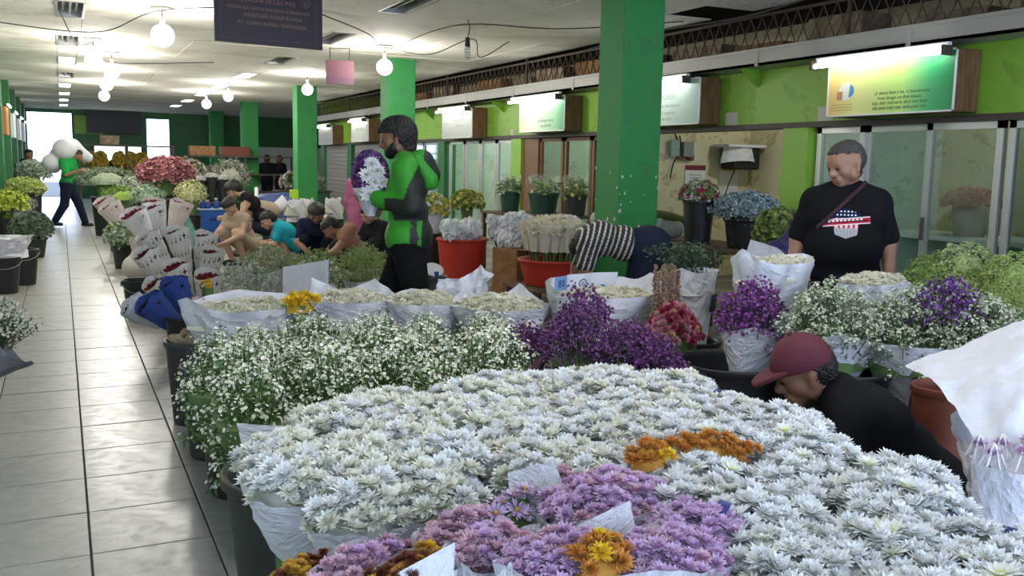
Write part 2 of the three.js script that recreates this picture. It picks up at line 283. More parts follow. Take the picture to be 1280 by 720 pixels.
// signs over the shops, each with a tube lamp
function shopSign(z0, z1, y0, y1, draw, label, tz0, tz1, w = 768) {
  const L = Math.abs(z1 - z0), t = thing('shop_sign', label, 'sign', [WX - 0.19, y0, (z0 + z1) / 2]);
  const h = y1 - y0;
  part('box', rspan(-0.1, 0.18, 0, h, -L / 2, L / 2, 0.012), M.woodBrown, t);
  const g = new THREE.PlaneGeometry(L - 0.02, h - 0.02).rotateY(-PI / 2).translate(-0.102, h / 2, 0);
  part('printed_panel', g, std({ map: canvasTex(w, Math.round(w * h / L), draw), roughness: 0.35 }), t);
  const e = 0.014; part('edge_frame', join([span(-0.107, -0.095, 0, e, -L / 2, L / 2), span(-0.107, -0.095, h - e, h, -L / 2, L / 2), span(-0.107, -0.095, 0, h, -L / 2, -L / 2 + e), span(-0.107, -0.095, 0, h, L / 2 - e, L / 2)]), M.white, t);
  for (const s of [-0.3, 0.3]) part('hanger', rod([0, h, s * L], [0, 2.74 - y0, s * L], 0.006), M.rust, t);
  const c = (tz0 + tz1) / 2, TL = Math.abs(tz1 - tz0), f = thing('tube_light', 'glowing fluorescent tube along the top of the ' + label.split(' ').slice(0, 5).join(' '), 'tube light', [WX - 0.37, y1 - 0.03, c]);
  part('batten', rspan(0.03, 0.08, 0.03, 0.08, -TL / 2, TL / 2, 0.006), M.white, f);
  part('glowing_tube', rod([0, 0, -TL / 2 + 0.03], [0, 0, TL / 2 - 0.03], 0.022, 0.022, 12), M.tubeGlow, f);
  for (const s of [-1, 1]) part('end_clip', rspan(-0.03, 0.08, -0.03, 0.05, s * TL / 2 - 0.015, s * TL / 2 + 0.015, 0.005), M.darkTrim, f);
  for (const s of [-0.35, 0.35]) part('bracket_arm', rod([0.06, 0.05, s * TL], [0.25, 0.06, s * TL], 0.008), M.rust, f);
  const l = new THREE.RectAreaLight(lin(0.92, 1, 0.96), LAMP.tube, TL, 0.06); l.position.set(-0.03, -0.035, 0); l.lookAt(V(0.35, -0.8, 0)); l.name = 'light';
  const l2 = new THREE.RectAreaLight(lin(0.92, 1, 0.96), LAMP.tube * 0.8, TL, 0.06); l2.position.set(-0.035, 0, 0); l2.rotation.y = -PI / 2; l2.name = 'light'; 
  l.rotation.set(0, 0, 0); f.add(l, l2); aim(l, V(0.5, -0.75, 0)); aim(l2, V(-1, -0.25, 0));
}
function aim(light, dir) {                                             // a RectAreaLight shines along its -z
  const z = dir.clone().normalize().negate(), x = V(0, 0, 1), y = z.clone().cross(x).normalize(); light.quaternion.setFromRotationMatrix(new THREE.Matrix4().makeBasis(x, y, z));
}
function lines(g, rows, font, color) { g.fillStyle = color; g.textAlign = 'center'; for (const [s, x, y, px] of rows) { g.font = font.replace('#', px); g.fillText(s, x, y); } }
shopSign(-6.62, -5.24, 2.0, 2.5, (g, w, h) => {
  const q = g.createLinearGradient(0, 0, w, 0); q.addColorStop(0, '#f3c877'); q.addColorStop(0.25, '#f0ea9c'); q.addColorStop(0.62, '#bfe27e'); q.addColorStop(0.85, '#2fa565'); q.addColorStop(1, '#0f8a4e'); g.fillStyle = q; g.fillRect(0, 0, w, h);
  g.fillStyle = '#f3efe0'; g.beginPath(); g.arc(w * 0.16, h * 0.55, h * 0.17, 0, 7); g.fill();
  g.fillStyle = '#4f93c4'; g.beginPath(); g.arc(w * 0.185, h * 0.55, h * 0.12, -1.4, 1.6); g.fill(); g.fillStyle = '#c98a6a'; g.fillRect(w * 0.08, h * 0.55, w * 0.05, h * 0.16);
  lines(g, [['Jl. Melati Blok A No. 12 Rawabelong', w * 0.62, h * 0.66, 19], ['Pasar Bunga Los Blok Bawah', w * 0.6, h * 0.75, 19], ['Telp. 0821 1032 4410, 0813 1547 6620', w * 0.6, h * 0.84, 19], ['SMS 0856 4100 1388  0878 6254 1152', w * 0.6, h * 0.93, 19]], 'italic bold #px sans-serif', '#20401d');
  g.strokeStyle = '#8a7a3c'; g.lineWidth = 2; for (const y of [0.8, 0.85, 0.9]) { g.beginPath(); g.moveTo(w * 0.03, h * y); g.lineTo(w * 0.22, h * y); g.stroke(); }
}, 'yellow to green printed shop sign above the man in black', -6.75, -5.3);
shopSign(-9.9, -8.55, 2.0, 2.52, (g, w, h) => {
  const q = g.createLinearGradient(0, 0, w, h); q.addColorStop(0, '#e6ece2'); q.addColorStop(0.55, '#c9dccb'); q.addColorStop(1, '#6f9c94'); g.fillStyle = q; g.fillRect(0, 0, w, h);
  lines(g, [['FLORIST', w * 0.55, h * 0.42, 44], ['bunga papan  hand bouquet', w * 0.5, h * 0.6, 26], ['dekorasi  rangkaian', w * 0.5, h * 0.76, 26], ['Telp. 0812 8390', w * 0.5, h * 0.9, 24]], 'bold #px sans-serif', '#5f8f7c');
}, 'pale grey green shop sign beside the large green column', -10, -8.75);
shopSign(-13.1, -11.65, 2.0, 2.5, (g, w, h) => {
  const q = g.createLinearGradient(0, 0, w, 0); q.addColorStop(0, '#e8d3a2'); q.addColorStop(0.3, '#eef3dc'); q.addColorStop(0.8, '#8fc59a'); q.addColorStop(1, '#3f9a63'); g.fillStyle = q; g.fillRect(0, 0, w, h);
  lines(g, [['Jual bunga potong', w * 0.6, h * 0.72, 30], ['Telp. 0815 990', w * 0.6, h * 0.88, 26]], 'italic bold #px sans-serif', '#2f6a45');
}, 'white and green shop sign above the wooden framed door', -13.35, -11.75);
shopSign(-16.35, -14.95, 1.96, 2.48, (g, w, h) => {
  g.fillStyle = '#b9bcb6'; g.fillRect(0, 0, w, h); g.strokeStyle = '#6d7370'; g.lineWidth = 5; g.strokeRect(w * 0.06, h * 0.2, w * 0.1, h * 0.3);
  lines(g, [['MELATI FLORIST', w * 0.58, h * 0.42, 40], ['Blok B 14', w * 0.58, h * 0.62, 28]], 'bold #px sans-serif', '#7a7f7e');
}, 'silver grey shop sign above the aluminium doors', -16.5, -15.05);
shopSign(-22.4, -21.0, 1.98, 2.5, (g, w, h) => { g.fillStyle = '#cfd0c4'; g.fillRect(0, 0, w, h); lines(g, [['TOKO BUNGA', w * 0.5, h * 0.5, 60]], 'bold #px sans-serif', '#8a8d80'); }, 'dim cream shop sign behind the green jacket', -22.4, -21.2);
shopSign(-25.6, -24.2, 1.95, 2.45, (g, w, h) => { g.fillStyle = '#8c8878'; g.fillRect(0, 0, w, h); lines(g, [['BUNGA SEGAR', w * 0.5, h * 0.5, 56]], 'bold #px sans-serif', '#6a6658'); }, 'brownish shop sign at the end of the row', -25.6, -24.4);
// stickers
for (const [z, w] of [[-6.93, 0.2], [-8.35, 0.2], [-13.95, 0.14]]) solo('paper_sticker', rspan(WX - 0.004, WX + 0.002, 1.99, 1.99 + w * 0.7, z - w / 2, z + w / 2, 0.0015), std({ color: lin(0.6, 0.56, 0.5) }), 'torn pale sticker on the lime green fascia', 'sticker', 'stickers on the fascia');
// left-hand signs
for (let k = 0; k < 4; k++) {
  const t = thing('wall_sign', 'lit narrow sign box on the green left wall', 'sign', [-1.0, 1.9, -21.5 - k * 3.4], 0, 'lit sign boxes on the left wall');
  part('box', rspan(-0.08, 0.08, 0, 0.55, -0.5, 0.5, 0.01), k ? M.white : std({ color: lin(0.55, 0.25, 0.08) }), t);
  part('glowing_tube', rod([0.12, 0.58, -0.5], [0.12, 0.58, 0.5], 0.022), M.tubeGlow, t);
  part('clip', join([rod([0.02, 0.55, -0.45], [0.12, 0.58, -0.45], 0.008), rod([0.02, 0.55, 0.45], [0.12, 0.58, 0.45], 0.008)]), M.rust, t);
  const l = new THREE.RectAreaLight(lin(0.95, 1, 0.97), LAMP.tube, 1, 0.05); l.position.set(0.15, 0.55, 0); l.name = 'light'; t.add(l); aim(l, V(0.7, -0.7, 0));
}

// hanging bulbs
function bulb(x, y, z, r, k, label) {
  const t = thing('hanging_bulb', label, 'bulb', [x, y, z], 0);
  part('glowing_globe', new THREE.SphereGeometry(r, 24, 16), M.lampGlow, t);
  part('socket', new THREE.CylinderGeometry(0.022, 0.03, 0.09, 12).translate(0, r + 0.035, 0), M.white, t);
  part('cord', rod([0, r + 0.08, 0], [0.005, HC - y, 0], 0.006), M.wire, t);
  part('ceiling_rose', new THREE.CylinderGeometry(0.12, 0.13, 0.02, 18).translate(0, HC - y - 0.01, 0), M.steelGrey, t);
  const l = new THREE.PointLight(lin(1, 0.97, 0.9), LAMP.bulb * k); l.shadow.radius = r / 0.02; l.castShadow = true; l.name = 'light'; t.add(l); return t;
}
bulb(1.08, 2.85, -11.2, 0.125, 1.2, 'bright globe bulb hanging over the aisle before the dark sign');
bulb(0.48, 2.85, -14.6, 0.115, 1, 'bright globe bulb over the aisle on a bent conduit');
bulb(0.8, 2.85, -16.3, 0.115, 1, 'bright globe bulb second along the aisle conduit');
bulb(0.84, 2.85, -19.3, 0.12, 1, 'bright globe bulb over the walking porter');
bulb(0.94, 2.85, -22.9, 0.115, 1, 'bright globe bulb beyond the walking porter');
bulb(3.32, 2.85, -24.3, 0.115, 1, 'bright globe bulb over the far middle stalls');
bulb(3.34, 2.85, -21.1, 0.105, 1, 'bright globe bulb near the lit ceiling lights');
bulb(4.3, 2.85, -17.9, 0.105, 0.8, 'bright globe bulb hanging before the third column');
bulb(4.22, 2.85, -12.95, 0.115, 1.2, 'bright globe bulb hanging before the second column');
bulb(1.6, 2.85, -3.2, 0.115, 0.6, 'added globe bulb out of view over the white chrysanthemums');  // added above the frame as extra light on the front flowers
{
  const t = thing('spiral_bulb', 'unlit white spiral bulb dangling from ceiling wires', 'bulb', [4.29, 2.86, -10.1]);
  const pts = []; for (let i = 0; i <= 60; i++) { const a = i / 60 * 8 * PI; pts.push(V(0.03 * Math.cos(a), -0.02 - i / 60 * 0.12, 0.03 * Math.sin(a))); }
  part('coil', tube(pts, 0.011, 120, 6), M.white, t); part('socket', new THREE.CylinderGeometry(0.025, 0.032, 0.1, 12).translate(0, 0.04, 0), M.blackRubber, t);
  part('cord', tube([[0, 0.08, 0], [0.02, 0.2, 0.01], [0, 0.29, 0]], 0.006), M.wire, t);
}
function wire(pts, label, r = 0.007) { return solo('ceiling_wire', tube(pts, r, 40, 5), M.wire, label, 'wire'); }
wire([[-1.0, 3.13, -13.2], [0.4, 3.03, -12.9], [1.08, 3.12, -11.2], [2.2, 3.12, -10.2]], 'sagging black wire crossing the aisle ceiling');
wire([[0.05, 3.13, -11.9], [0.3, 2.98, -14], [0.48, 3.1, -14.6]], 'short wire looping to the aisle bulbs');
wire([[0.48, 3.1, -14.6], [0.5, 2.99, -14.9], [0.8, 2.98, -16.2], [1.1, 3.0, -16.4], [2.4, 3.12, -16.6]], 'bent conduit wire between the aisle bulbs');
wire([[2.6, 3.13, -10.4], [3.5, 3.08, -11.4], [4.22, 3.1, -12.9], [4.29, 3.1, -10.1], [5.2, 3.06, -9.6], [6.3, 3.12, -8.7]], 'long wire draped past the spiral bulb');
wire([[4.22, 3.12, -12.9], [4.6, 2.98, -12.2], [4.95, 3.12, -11.4], [5.1, 2.92, -11.6], [5.35, 3.1, -11.2]], 'loose wire loop beside the second column');
wire([[6.2, 3.1, -6.2], [6.3, 3.04, -7.6], [6.3, 3.08, -9.4], [6.35, 3.03, -11]], 'thick cable along the lattice top', 0.012);

// hanging notice boards
{
  const t = thing('hanging_notice_board', 'dark purple notice board with faded gold lettering hung from ceiling', 'sign', [1.79, 2.55, -8.875], Math.atan2(0.15, 1.0));
  part('board', rspan(-0.51, 0.51, 0, 0.58, -0.015, 0.015, 0.004), std({ color: lin(0.035, 0.022, 0.034), roughness: 0.45 }), t);
  part('lettering_face', new THREE.PlaneGeometry(1.0, 0.57).translate(0, 0.285, 0.0165), std({
    roughness: 0.45, map: canvasTex(1024, 584, (g, w, h) => {
      g.fillStyle = '#33242f'; g.fillRect(0, 0, w, h); g.strokeStyle = '#5d4353'; g.lineWidth = 4; g.strokeRect(w * 0.045, h * 0.06, w * 0.9, h * 0.86);
      lines(g, [['DILARANG MEROKOK', w * 0.42, h * 0.2, 62], ['BERJUALAN DI LOS POS', w * 0.44, h * 0.35, 56]], 'bold #px sans-serif', '#8a5a5c');
      lines(g, [['PEDAGANG UNTUK MENJAGA KEBERSIHAN', w * 0.49, h * 0.47, 40], ['KAWASAN PASAR BUNGA', w * 0.53, h * 0.58, 48], ['PT. USAHA BUNGA INDONESIA', w * 0.52, h * 0.7, 46]], 'bold #px sans-serif', '#7d6350');
      g.strokeStyle = '#7a5560'; g.lineWidth = 5; g.beginPath(); g.arc(w * 0.84, h * 0.26, 44, 0, 7); g.stroke(); g.beginPath(); g.moveTo(w * 0.82, h * 0.2); g.lineTo(w * 0.84, h * 0.32); g.lineTo(w * 0.87, h * 0.2); g.stroke();
    }),
  }), t);
  for (const s of [-0.4, 0.4]) part('hanger', rod([s, 0.58, 0], [s, 0.6, 0], 0.008), M.wire, t);
}
{
  const t = thing('small_hanging_sign', 'small faded pink sign hung on two wires', 'sign', [3.72, 2.62, -13.5], -0.2);
  part('board', rspan(-0.2, 0.2, 0, 0.34, -0.008, 0.008, 0.003), std({ color: lin(0.11, 0.042, 0.06), roughness: 0.7 }), t);
  part('lower_band', span(-0.199, 0.199, 0.01, 0.1, 0.0075, 0.0095), std({ color: lin(0.08, 0.035, 0.06), roughness: 0.7 }), t);
  part('hook_wire', rod([-0.14, 0.33, 0], [-0.14, 0.52, 0], 0.008), M.wire, t); part('hook_wire', rod([0.14, 0.33, 0], [0.14, 0.52, 0], 0.008), M.wire, t); part('cross_wire', rod([-0.14, 0.5, 0], [0.14, 0.52, 0], 0.005), M.wire, t);
}
// ---------------------------------------------------------------- flower kit
function petals(list, colorOf) {                                       // list of [azimuth, elevation, inner, length, width, cup]; four triangles each
  const pos = [], col = [], push = (p, c) => { pos.push(p.x, p.y, p.z); col.push(...c); };
  for (const [az, el, r0, len, wid, cup, y0 = 0] of list) {
    const ca = Math.cos(az), sa = Math.sin(az), at = (t, s, lift) => { const r = r0 + len * t * Math.cos(el), h = y0 + len * (t * Math.sin(el) + cup * t * t) + lift; return V(ca * r - sa * s, h, sa * r + ca * s); };
    const b = at(0, 0, 0), m = at(0.62, 0, -0.03 * len), l = at(0.6, wid, 0.02 * len), q = at(0.6, -wid, 0.02 * len), e = at(1, 0, 0);
    const cb = colorOf(0, el), cm = colorOf(0.6, el), ce = colorOf(1, el);
    for (const [a, c1, d, c2, f, c3] of [[b, cb, l, cm, m, cm], [b, cb, m, cm, q, cm], [l, cm, e, ce, m, cm], [m, cm, e, ce, q, cm]]) { push(a, c1); push(d, c2); push(f, c3); }
  }
  const g = new THREE.BufferGeometry(); g.setAttribute('position', new THREE.Float32BufferAttribute(pos, 3)); g.setAttribute('color', new THREE.Float32BufferAttribute(col, 3)); g.computeVertexNormals(); return g;
}
function mum(seed, rows, wid, colorOf, centre) {                       // rows: [count, elevation in degrees, length, inner radius]
  const q = rngOf(seed), list = [];
  for (const [n, el, len, r0, cup = 0.1] of rows) for (let i = 0; i < n; i++) list.push([(i + q() * 0.7) / n * 2 * PI + el, rad(el + (q() - 0.5) * 16), r0, len * (0.88 + q() * 0.24), wid * (0.85 + q() * 0.3), cup * (q() * 1.6 - 0.2)]);
  const g = petals(list, colorOf); if (!centre) return g;
  const c = new THREE.SphereGeometry(centre[0], 7, 4, 0, 2 * PI, 0, PI / 2).toNonIndexed(); c.translate(0, 0.04, 0).deleteAttribute('uv'); c.setAttribute('color', new THREE.Float32BufferAttribute(Array.from({ length: c.attributes.position.count }, () => centre[1]).flat(), 3)); return mergeGeometries([g, c]);
}
const flat = (c) => () => c, two = (a, b, k = 1) => (t) => mixc(a, b, t ** k);
const WHITE_ROWS = [[14, -2, 1.0, 0.06], [14, 18, 0.95, 0.06], [13, 38, 0.85, 0.05], [10, 58, 0.72, 0.03], [7, 78, 0.6, 0.02]];
const DAISY_ROWS = [[16, 3, 1, 0.08], [14, 16, 0.92, 0.08]];
const G = {
  white: [1, 2, 3].map((s) => mum(s, WHITE_ROWS, 0.2, two([0.8, 0.81, 0.68], [0.87, 0.87, 0.88], 0.35))),
  cream: [4, 5, 6].map((s) => mum(s, WHITE_ROWS, 0.2, two([0.78, 0.78, 0.5], [0.86, 0.85, 0.78], 0.4))),
  open: [7, 8].map((s) => mum(s, DAISY_ROWS.concat([[10, 35, 0.7, 0.08]]), 0.15, two([0.74, 0.76, 0.45], [0.85, 0.86, 0.85], 0.3), [0.19, [0.72, 0.66, 0.1]])),
  lilac: [9, 10, 11].map((s) => mum(s, WHITE_ROWS, 0.18, two([0.52, 0.28, 0.5], [0.72, 0.52, 0.74], 0.6))),
  pink: [12, 13].map((s) => mum(s, WHITE_ROWS, 0.18, two([0.5, 0.25, 0.38], [0.74, 0.5, 0.6], 0.6))),
  lilacDaisy: [14].map((s) => mum(s, DAISY_ROWS, 0.12, two([0.3, 0.14, 0.34], [0.66, 0.55, 0.74], 0.8), [0.24, [0.5, 0.28, 0.04]])),
  brown: [15, 16].map((s) => mum(s, WHITE_ROWS.slice(0, 4), 0.16, two([0.12, 0.022, 0.012], [0.22, 0.06, 0.014], 3))),
  brownGold: [17].map((s) => mum(s, WHITE_ROWS.slice(0, 4), 0.17, two([0.22, 0.05, 0.01], [0.66, 0.4, 0.03], 1.2))),
  orange: [18, 19].map((s) => mum(s, WHITE_ROWS, 0.15, two([0.42, 0.14, 0.02], [0.68, 0.3, 0.05], 0.7))),
  yellow: [20].map((s) => mum(s, WHITE_ROWS, 0.15, two([0.72, 0.36, 0.01], [0.85, 0.6, 0.03], 0.7))),
};
const petalMat = std({ vertexColors: true, roughness: 0.75, side: THREE.DoubleSide });
// small things that only show in crowds
const tinyStar = petals(Array.from({ length: 6 }, (_, i) => [i / 6 * 2 * PI, 0.3, 0.04, 1, 0.34, 0]), two([0.9, 0.85, 0.45], [1, 1, 1], 0.3));
const tinyDot = new THREE.IcosahedronGeometry(1, 0);
const tinyBud = petals(Array.from({ length: 5 }, (_, i) => [i / 5 * 2 * PI, 0.9, 0.02, 1, 0.4, 0.1]), flat([1, 1, 1]));
const leafGeo = petals([[0, 0.35, 0, 1, 0.2, -0.25]], flat([1, 1, 1]));
const needle = petals([[0, 0.6, 0, 1, 0.05, -0.1]], flat([1, 1, 1]));
const stemGeo = new THREE.CylinderGeometry(1, 1, 1, 3, 1, true).translate(0, 0.5, 0);
const speck = std({ color: 0xffffff, vertexColors: true, roughness: 0.75, side: THREE.DoubleSide }), speckPlain = std({ color: 0xffffff, roughness: 0.8 });
const leafMat = std({ color: 0xffffff, vertexColors: true, roughness: 0.6, side: THREE.DoubleSide });
const tint = (base, v) => { const k = 1 + R(-v, v); return lin(base[0] * k, base[1] * k, base[2] * k); };
function sphereDir(minY = -0.2) { for (;;) { const d = V(R(-1, 1), R(minY, 1), R(-1, 1)); const l = d.length(); if (l > 0.1 && l < 1) return d.divideScalar(l); } }

// paper --------------------------------------------------------------
const crumple = tex(512, (u, v) => { let s = 0; for (let k = 0; k < 4; k++) s += Math.abs(wrapNoise(u, v, 5 * 2 ** k, 200 + k)) / 2 ** k; return clamp(1 - s * 0.8, 0, 1); }, false);
const paperOf = (r, g, b, extra = {}) => new THREE.MeshPhysicalMaterial({ color: lin(r, g, b), roughness: 0.8, bumpMap: crumple, bumpScale: 0.006, transmission: 0.04, thickness: 0, side: THREE.DoubleSide, ...extra });
const PAPER = { white: paperOf(0.74, 0.73, 0.78), slate: paperOf(0.2, 0.2, 0.215), blue: paperOf(0.03, 0.07, 0.3), brown: paperOf(0.5, 0.38, 0.26), pinkish: paperOf(0.6, 0.36, 0.42), maroon: paperOf(0.24, 0.07, 0.1) };
function sleeve({ a, b = a, ba = a * 0.45, bb = b * 0.45, y0, y1, rim = () => 0, flare = 1.15, shift = [0, 0], from = 0, to = 2 * PI, rough = 0.006, nu = 56, nv = 12, seed = 0, rot = 0 }) {
  const pos = [], uv = [], idx = [], c = Math.cos(rot), s = Math.sin(rot);
  for (let j = 0; j <= nv; j++) for (let i = 0; i <= nu; i++) {
    const t = j / nv, ang = from + (to - from) * i / nu, k = t ** flare, top = y1 + rim(ang);
    const w = 1 + 0.03 * Math.sin(ang * 5 + seed) * t + 0.02 * Math.sin(ang * 11 + seed * 3) * t;
    const rx = (ba + (a - ba) * k) * w, rz = (bb + (b - bb) * k) * w, nz = n3(Math.cos(ang) * 2.2 + seed, Math.sin(ang) * 2.2, t * 3) * rough * (0.4 + t);
    const x = (rx + nz) * Math.cos(ang) + shift[0] * (t - 1), z = (rz + nz) * Math.sin(ang) + shift[1] * (t - 1);
    pos.push(x * c + z * s, y0 + (top - y0) * t, -x * s + z * c); uv.push(ang * 0.3, t * 0.6);
  }
  for (let j = 0; j < nv; j++) for (let i = 0; i < nu; i++) { const p = j * (nu + 1) + i, q = p + nu + 1; idx.push(p, q, p + 1, p + 1, q, q + 1); }
  const g = new THREE.BufferGeometry(); g.setAttribute('position', new THREE.Float32BufferAttribute(pos, 3)); g.setAttribute('uv', new THREE.Float32BufferAttribute(uv, 2)); g.setIndex(idx); g.computeVertexNormals(); return g;
}
const points = (list, k = 3) => (ang) => list.reduce((m, [a, h, w]) => { let d = Math.abs(((ang - a + PI * 3) % (2 * PI)) - PI); return m + h * Math.max(0, 1 - d / w) ** 1.3; }, 0);

// buckets --------------------------------------------------------------
const BUCKET = { black: std({ color: lin(0.018, 0.019, 0.021), roughness: 0.42 }), grey: std({ color: lin(0.04, 0.042, 0.042), roughness: 0.5 }), red: std({ color: lin(0.5, 0.035, 0.02), roughness: 0.4 }), maroon: std({ color: lin(0.13, 0.02, 0.02), roughness: 0.45 }), green: std({ color: lin(0.03, 0.085, 0.06), roughness: 0.45 }), blue: std({ color: lin(0.02, 0.07, 0.34), roughness: 0.4 }), rust: std({ color: lin(0.17, 0.042, 0.02), roughness: 0.6 }), olive: std({ map: tex(256, (u, v) => mixc([0.2, 0.21, 0.19], [0.34, 0.3, 0.13], sstep(fbm(u, v, 5, 4, 210), 0.12, 0.5))), roughness: 0.55 }), white: std({ color: lin(0.6, 0.6, 0.58), roughness: 0.5 }) };
function bucketGeo(rt, rb, h) { const t = 0.008; return new THREE.LatheGeometry([[0, 0], [rb * 0.96, 0], [rb, 0.012], [rt * 0.985, h - 0.035], [rt * 1.05, h - 0.033], [rt * 1.055, h - 0.006], [rt * 1.03, h], [rt - t, h - 0.004], [rt - t * 1.4, h - 0.03], [rb - t, 0.03], [0, 0.03]].map((p) => new THREE.Vector2(...p)), 36); }
function bucket(x, z, rt, rb, h, mat, label, group, o = {}) {
  const t = thing(o.name ?? 'bucket', label, o.category ?? 'bucket', [x, o.y ?? 0, z], o.turn ?? 0, group);
  part('shell', bucketGeo(rt, rb, h), mat, t);
  if (o.handle !== false) { const pts = []; for (let i = 0; i <= 16; i++) { const a = i / 16 * PI; pts.push(V(Math.cos(a) * rt * 1.07, h - 0.03 - Math.sin(a) * rt * 0.55 * (o.drop ?? 1), Math.sin(a) * rt * 1.07 * (o.drop === undefined ? 0.95 : 0.4))); } const hd = part('handle', tube(pts, 0.004, 24, 5), M.steelGrey, t); for (const s of [-1, 1]) part('handle_lug', rspan(s * rt * 1.04 - 0.012, s * rt * 1.04 + 0.012, h - 0.06, h - 0.02, -0.018, 0.018, 0.004), mat, hd); }
  return t;
}

// a dome of separate blooms above a paper sleeve ------------------------
const underGreen = std({ color: lin(0.12, 0.2, 0.065), roughness: 0.9 });
const underPale = std({ color: lin(0.78, 0.78, 0.68), roughness: 0.9 });
function moundGeo(a, b, h, seed, drop = 0.1) {
  const g = new THREE.SphereGeometry(1, 18, 9, 0, 2 * PI, 0, PI / 2), p = g.attributes.position;
  for (let i = 0; i < p.count; i++) { const x = p.getX(i), y = p.getY(i), z = p.getZ(i), k = 1 + 0.12 * n3(x * 2 + seed, y * 2, z * 2); p.setXYZ(i, x * a * k, y * (h + drop) * k - drop, z * b * k); }
  g.computeVertexNormals(); return g;
}
function bunch({ name, label, category, group, x, z, y, a, b = a, rot = 0, dome = 0.05, r, n, kinds, under = underPale, paper, tilt = 0.5, sink = 0, base = 0.28, jitter = 0.012, deep }) {
  const t = thing(name, label, category, [x, base, z], 0, group), Y = y - base, c = Math.cos(rot), s = Math.sin(rot);
  part('foliage', moundGeo(a * 0.9, b * 0.9, dome - r * 0.35, x * 7 + z, 0.07).rotateY(rot).translate(0, Y - dome, 0), under, t);
  for (let i = 0; i < n; i++) {
    const f = Math.sqrt((i + 0.5) / n), ang = i * 2.39996 + x * 3, u = f * Math.cos(ang) * a + R(-jitter, jitter), v = f * Math.sin(ang) * b + R(-jitter, jitter);
    const m = part('bloom', pick(typeof kinds === 'function' ? kinds(u / a, v / b) : kinds), petalMat, t), e = (u / a) ** 2 + (v / b) ** 2;
    const wx = u * c + v * s, wz = -u * s + v * c, size = r * R(0.85, 1.2);
    place(V(wx, Y - dome * e + R(-0.012, 0.01), wz), V(wx / a * tilt * e + R(-0.3, 0.3), 1, wz / b * tilt * e + R(-0.3, 0.3)), size, R(0, 6), m.matrix); m.matrix.decompose(m.position, m.quaternion, m.scale);
  }
  if (deep) { const fm = [], fc = []; for (let i = 0; i < n * 1.3; i++) { const f = Math.sqrt((i + 0.5) / (n * 1.3)), ang = i * 2.39996 + 1.1, u = f * Math.cos(ang) * a * 1.02, v = f * Math.sin(ang) * b * 1.02, e = f * f; fm.push(place(V(u * c + v * s, Y - dome * e - R(0.012, 0.034), -u * s + v * c), V(R(-0.5, 0.5), 1, R(-0.5, 0.5)), r * R(0.85, 1.15), R(0, 6))); fc.push(tint([0.97, 0.97, 0.97], 0.03)); } bulk('lower_blooms', deep, petalMat, fm, t, fc); }
  if (paper) part('paper_sleeve', sleeve({ a: a * 1.08, b: b * 1.08, ba: 0.06, bb: 0.06, y0: paper.y0 ?? -0.02, y1: Y - dome - 0.005 + (paper.up ?? 0), rim: paper.rim ?? (() => 0), rot, seed: x * 5 + z, from: paper.from, to: paper.to, flare: paper.flare ?? 0.8, rough: 0.008 }), paper.mat, t);
  part('stem_bundle', new THREE.CylinderGeometry(0.045, 0.035, Math.max(0.1, Y - dome), 9, 1).translate(0, (Y - dome) / 2 - 0.03, 0), underGreen, t);
  return t;
}

// a loose bush: stems, leaves and tiny florets in sprays -----------------
function bush(t, o) {
  const { r, h, y0 = 0, sprays = 60, per = 9, spray = 0.03, floret = 0.007, fl = tinyStar, colors, leaf = [0.1, 0.2, 0.05], leaves = 5, leafSize = 0.03, leafShape = leafGeo, spread = 0.35, top = 0.5, stems = true, lean = [0, 0], flMat = speck, squash = 1, inner = 0 } = o;
  const sm = [], lm = [], lc = [], fm = [], fc = [];
  for (let i = 0; i < sprays; i++) {
    const f = Math.sqrt((i + 0.5) / sprays), ang = i * 2.39996, ra = r * f * R(0.8, 1.12), px = ra * Math.cos(ang) + lean[0], pz = ra * Math.sin(ang) * squash + lean[1], py = y0 + h * (1 - top * f * f) * R(0.86, 1.07) - (rnd() < inner ? h * R(0.1, 0.5) : 0);
    const root = V(ra * spread * Math.cos(ang), y0 - 0.02, ra * spread * Math.sin(ang) * squash), tip = V(px, py, pz), d = tip.clone().sub(root), L = d.length();
    if (stems) sm.push(place(root, d, V(0.0022, L, 0.0022)));
    for (let k = 0; k < leaves; k++) { const s = R(0.35, 1); lm.push(place(root.clone().addScaledVector(d, s).add(V(R(-1, 1), R(-1, 1), R(-1, 1)).multiplyScalar(spray * 0.6)), sphereDir(-0.1), leafSize * R(0.6, 1.3), R(0, 6))); lc.push(tint(leaf, 0.35)); }
    for (let k = 0; k < per; k++) { const q = sphereDir(-0.5), p = tip.clone().addScaledVector(q, spray * R(0.3, 1.1)); fm.push(place(p, q.clone().add(V(0, 0.7, 0)), floret * R(0.7, 1.25), R(0, 6))); fc.push(tint(pick(colors), 0.1)); }
  }
  if (stems && sm.length) bulk('stems', stemGeo, std({ color: lin(leaf[0] * 0.9, leaf[1] * 0.9, leaf[2] * 0.9) }), sm, t);
  if (lm.length) bulk('leaves', leafShape, leafMat, lm, t, lc);
  if (fm.length) bulk('florets', fl, flMat, fm, t, fc);
  return t;
}
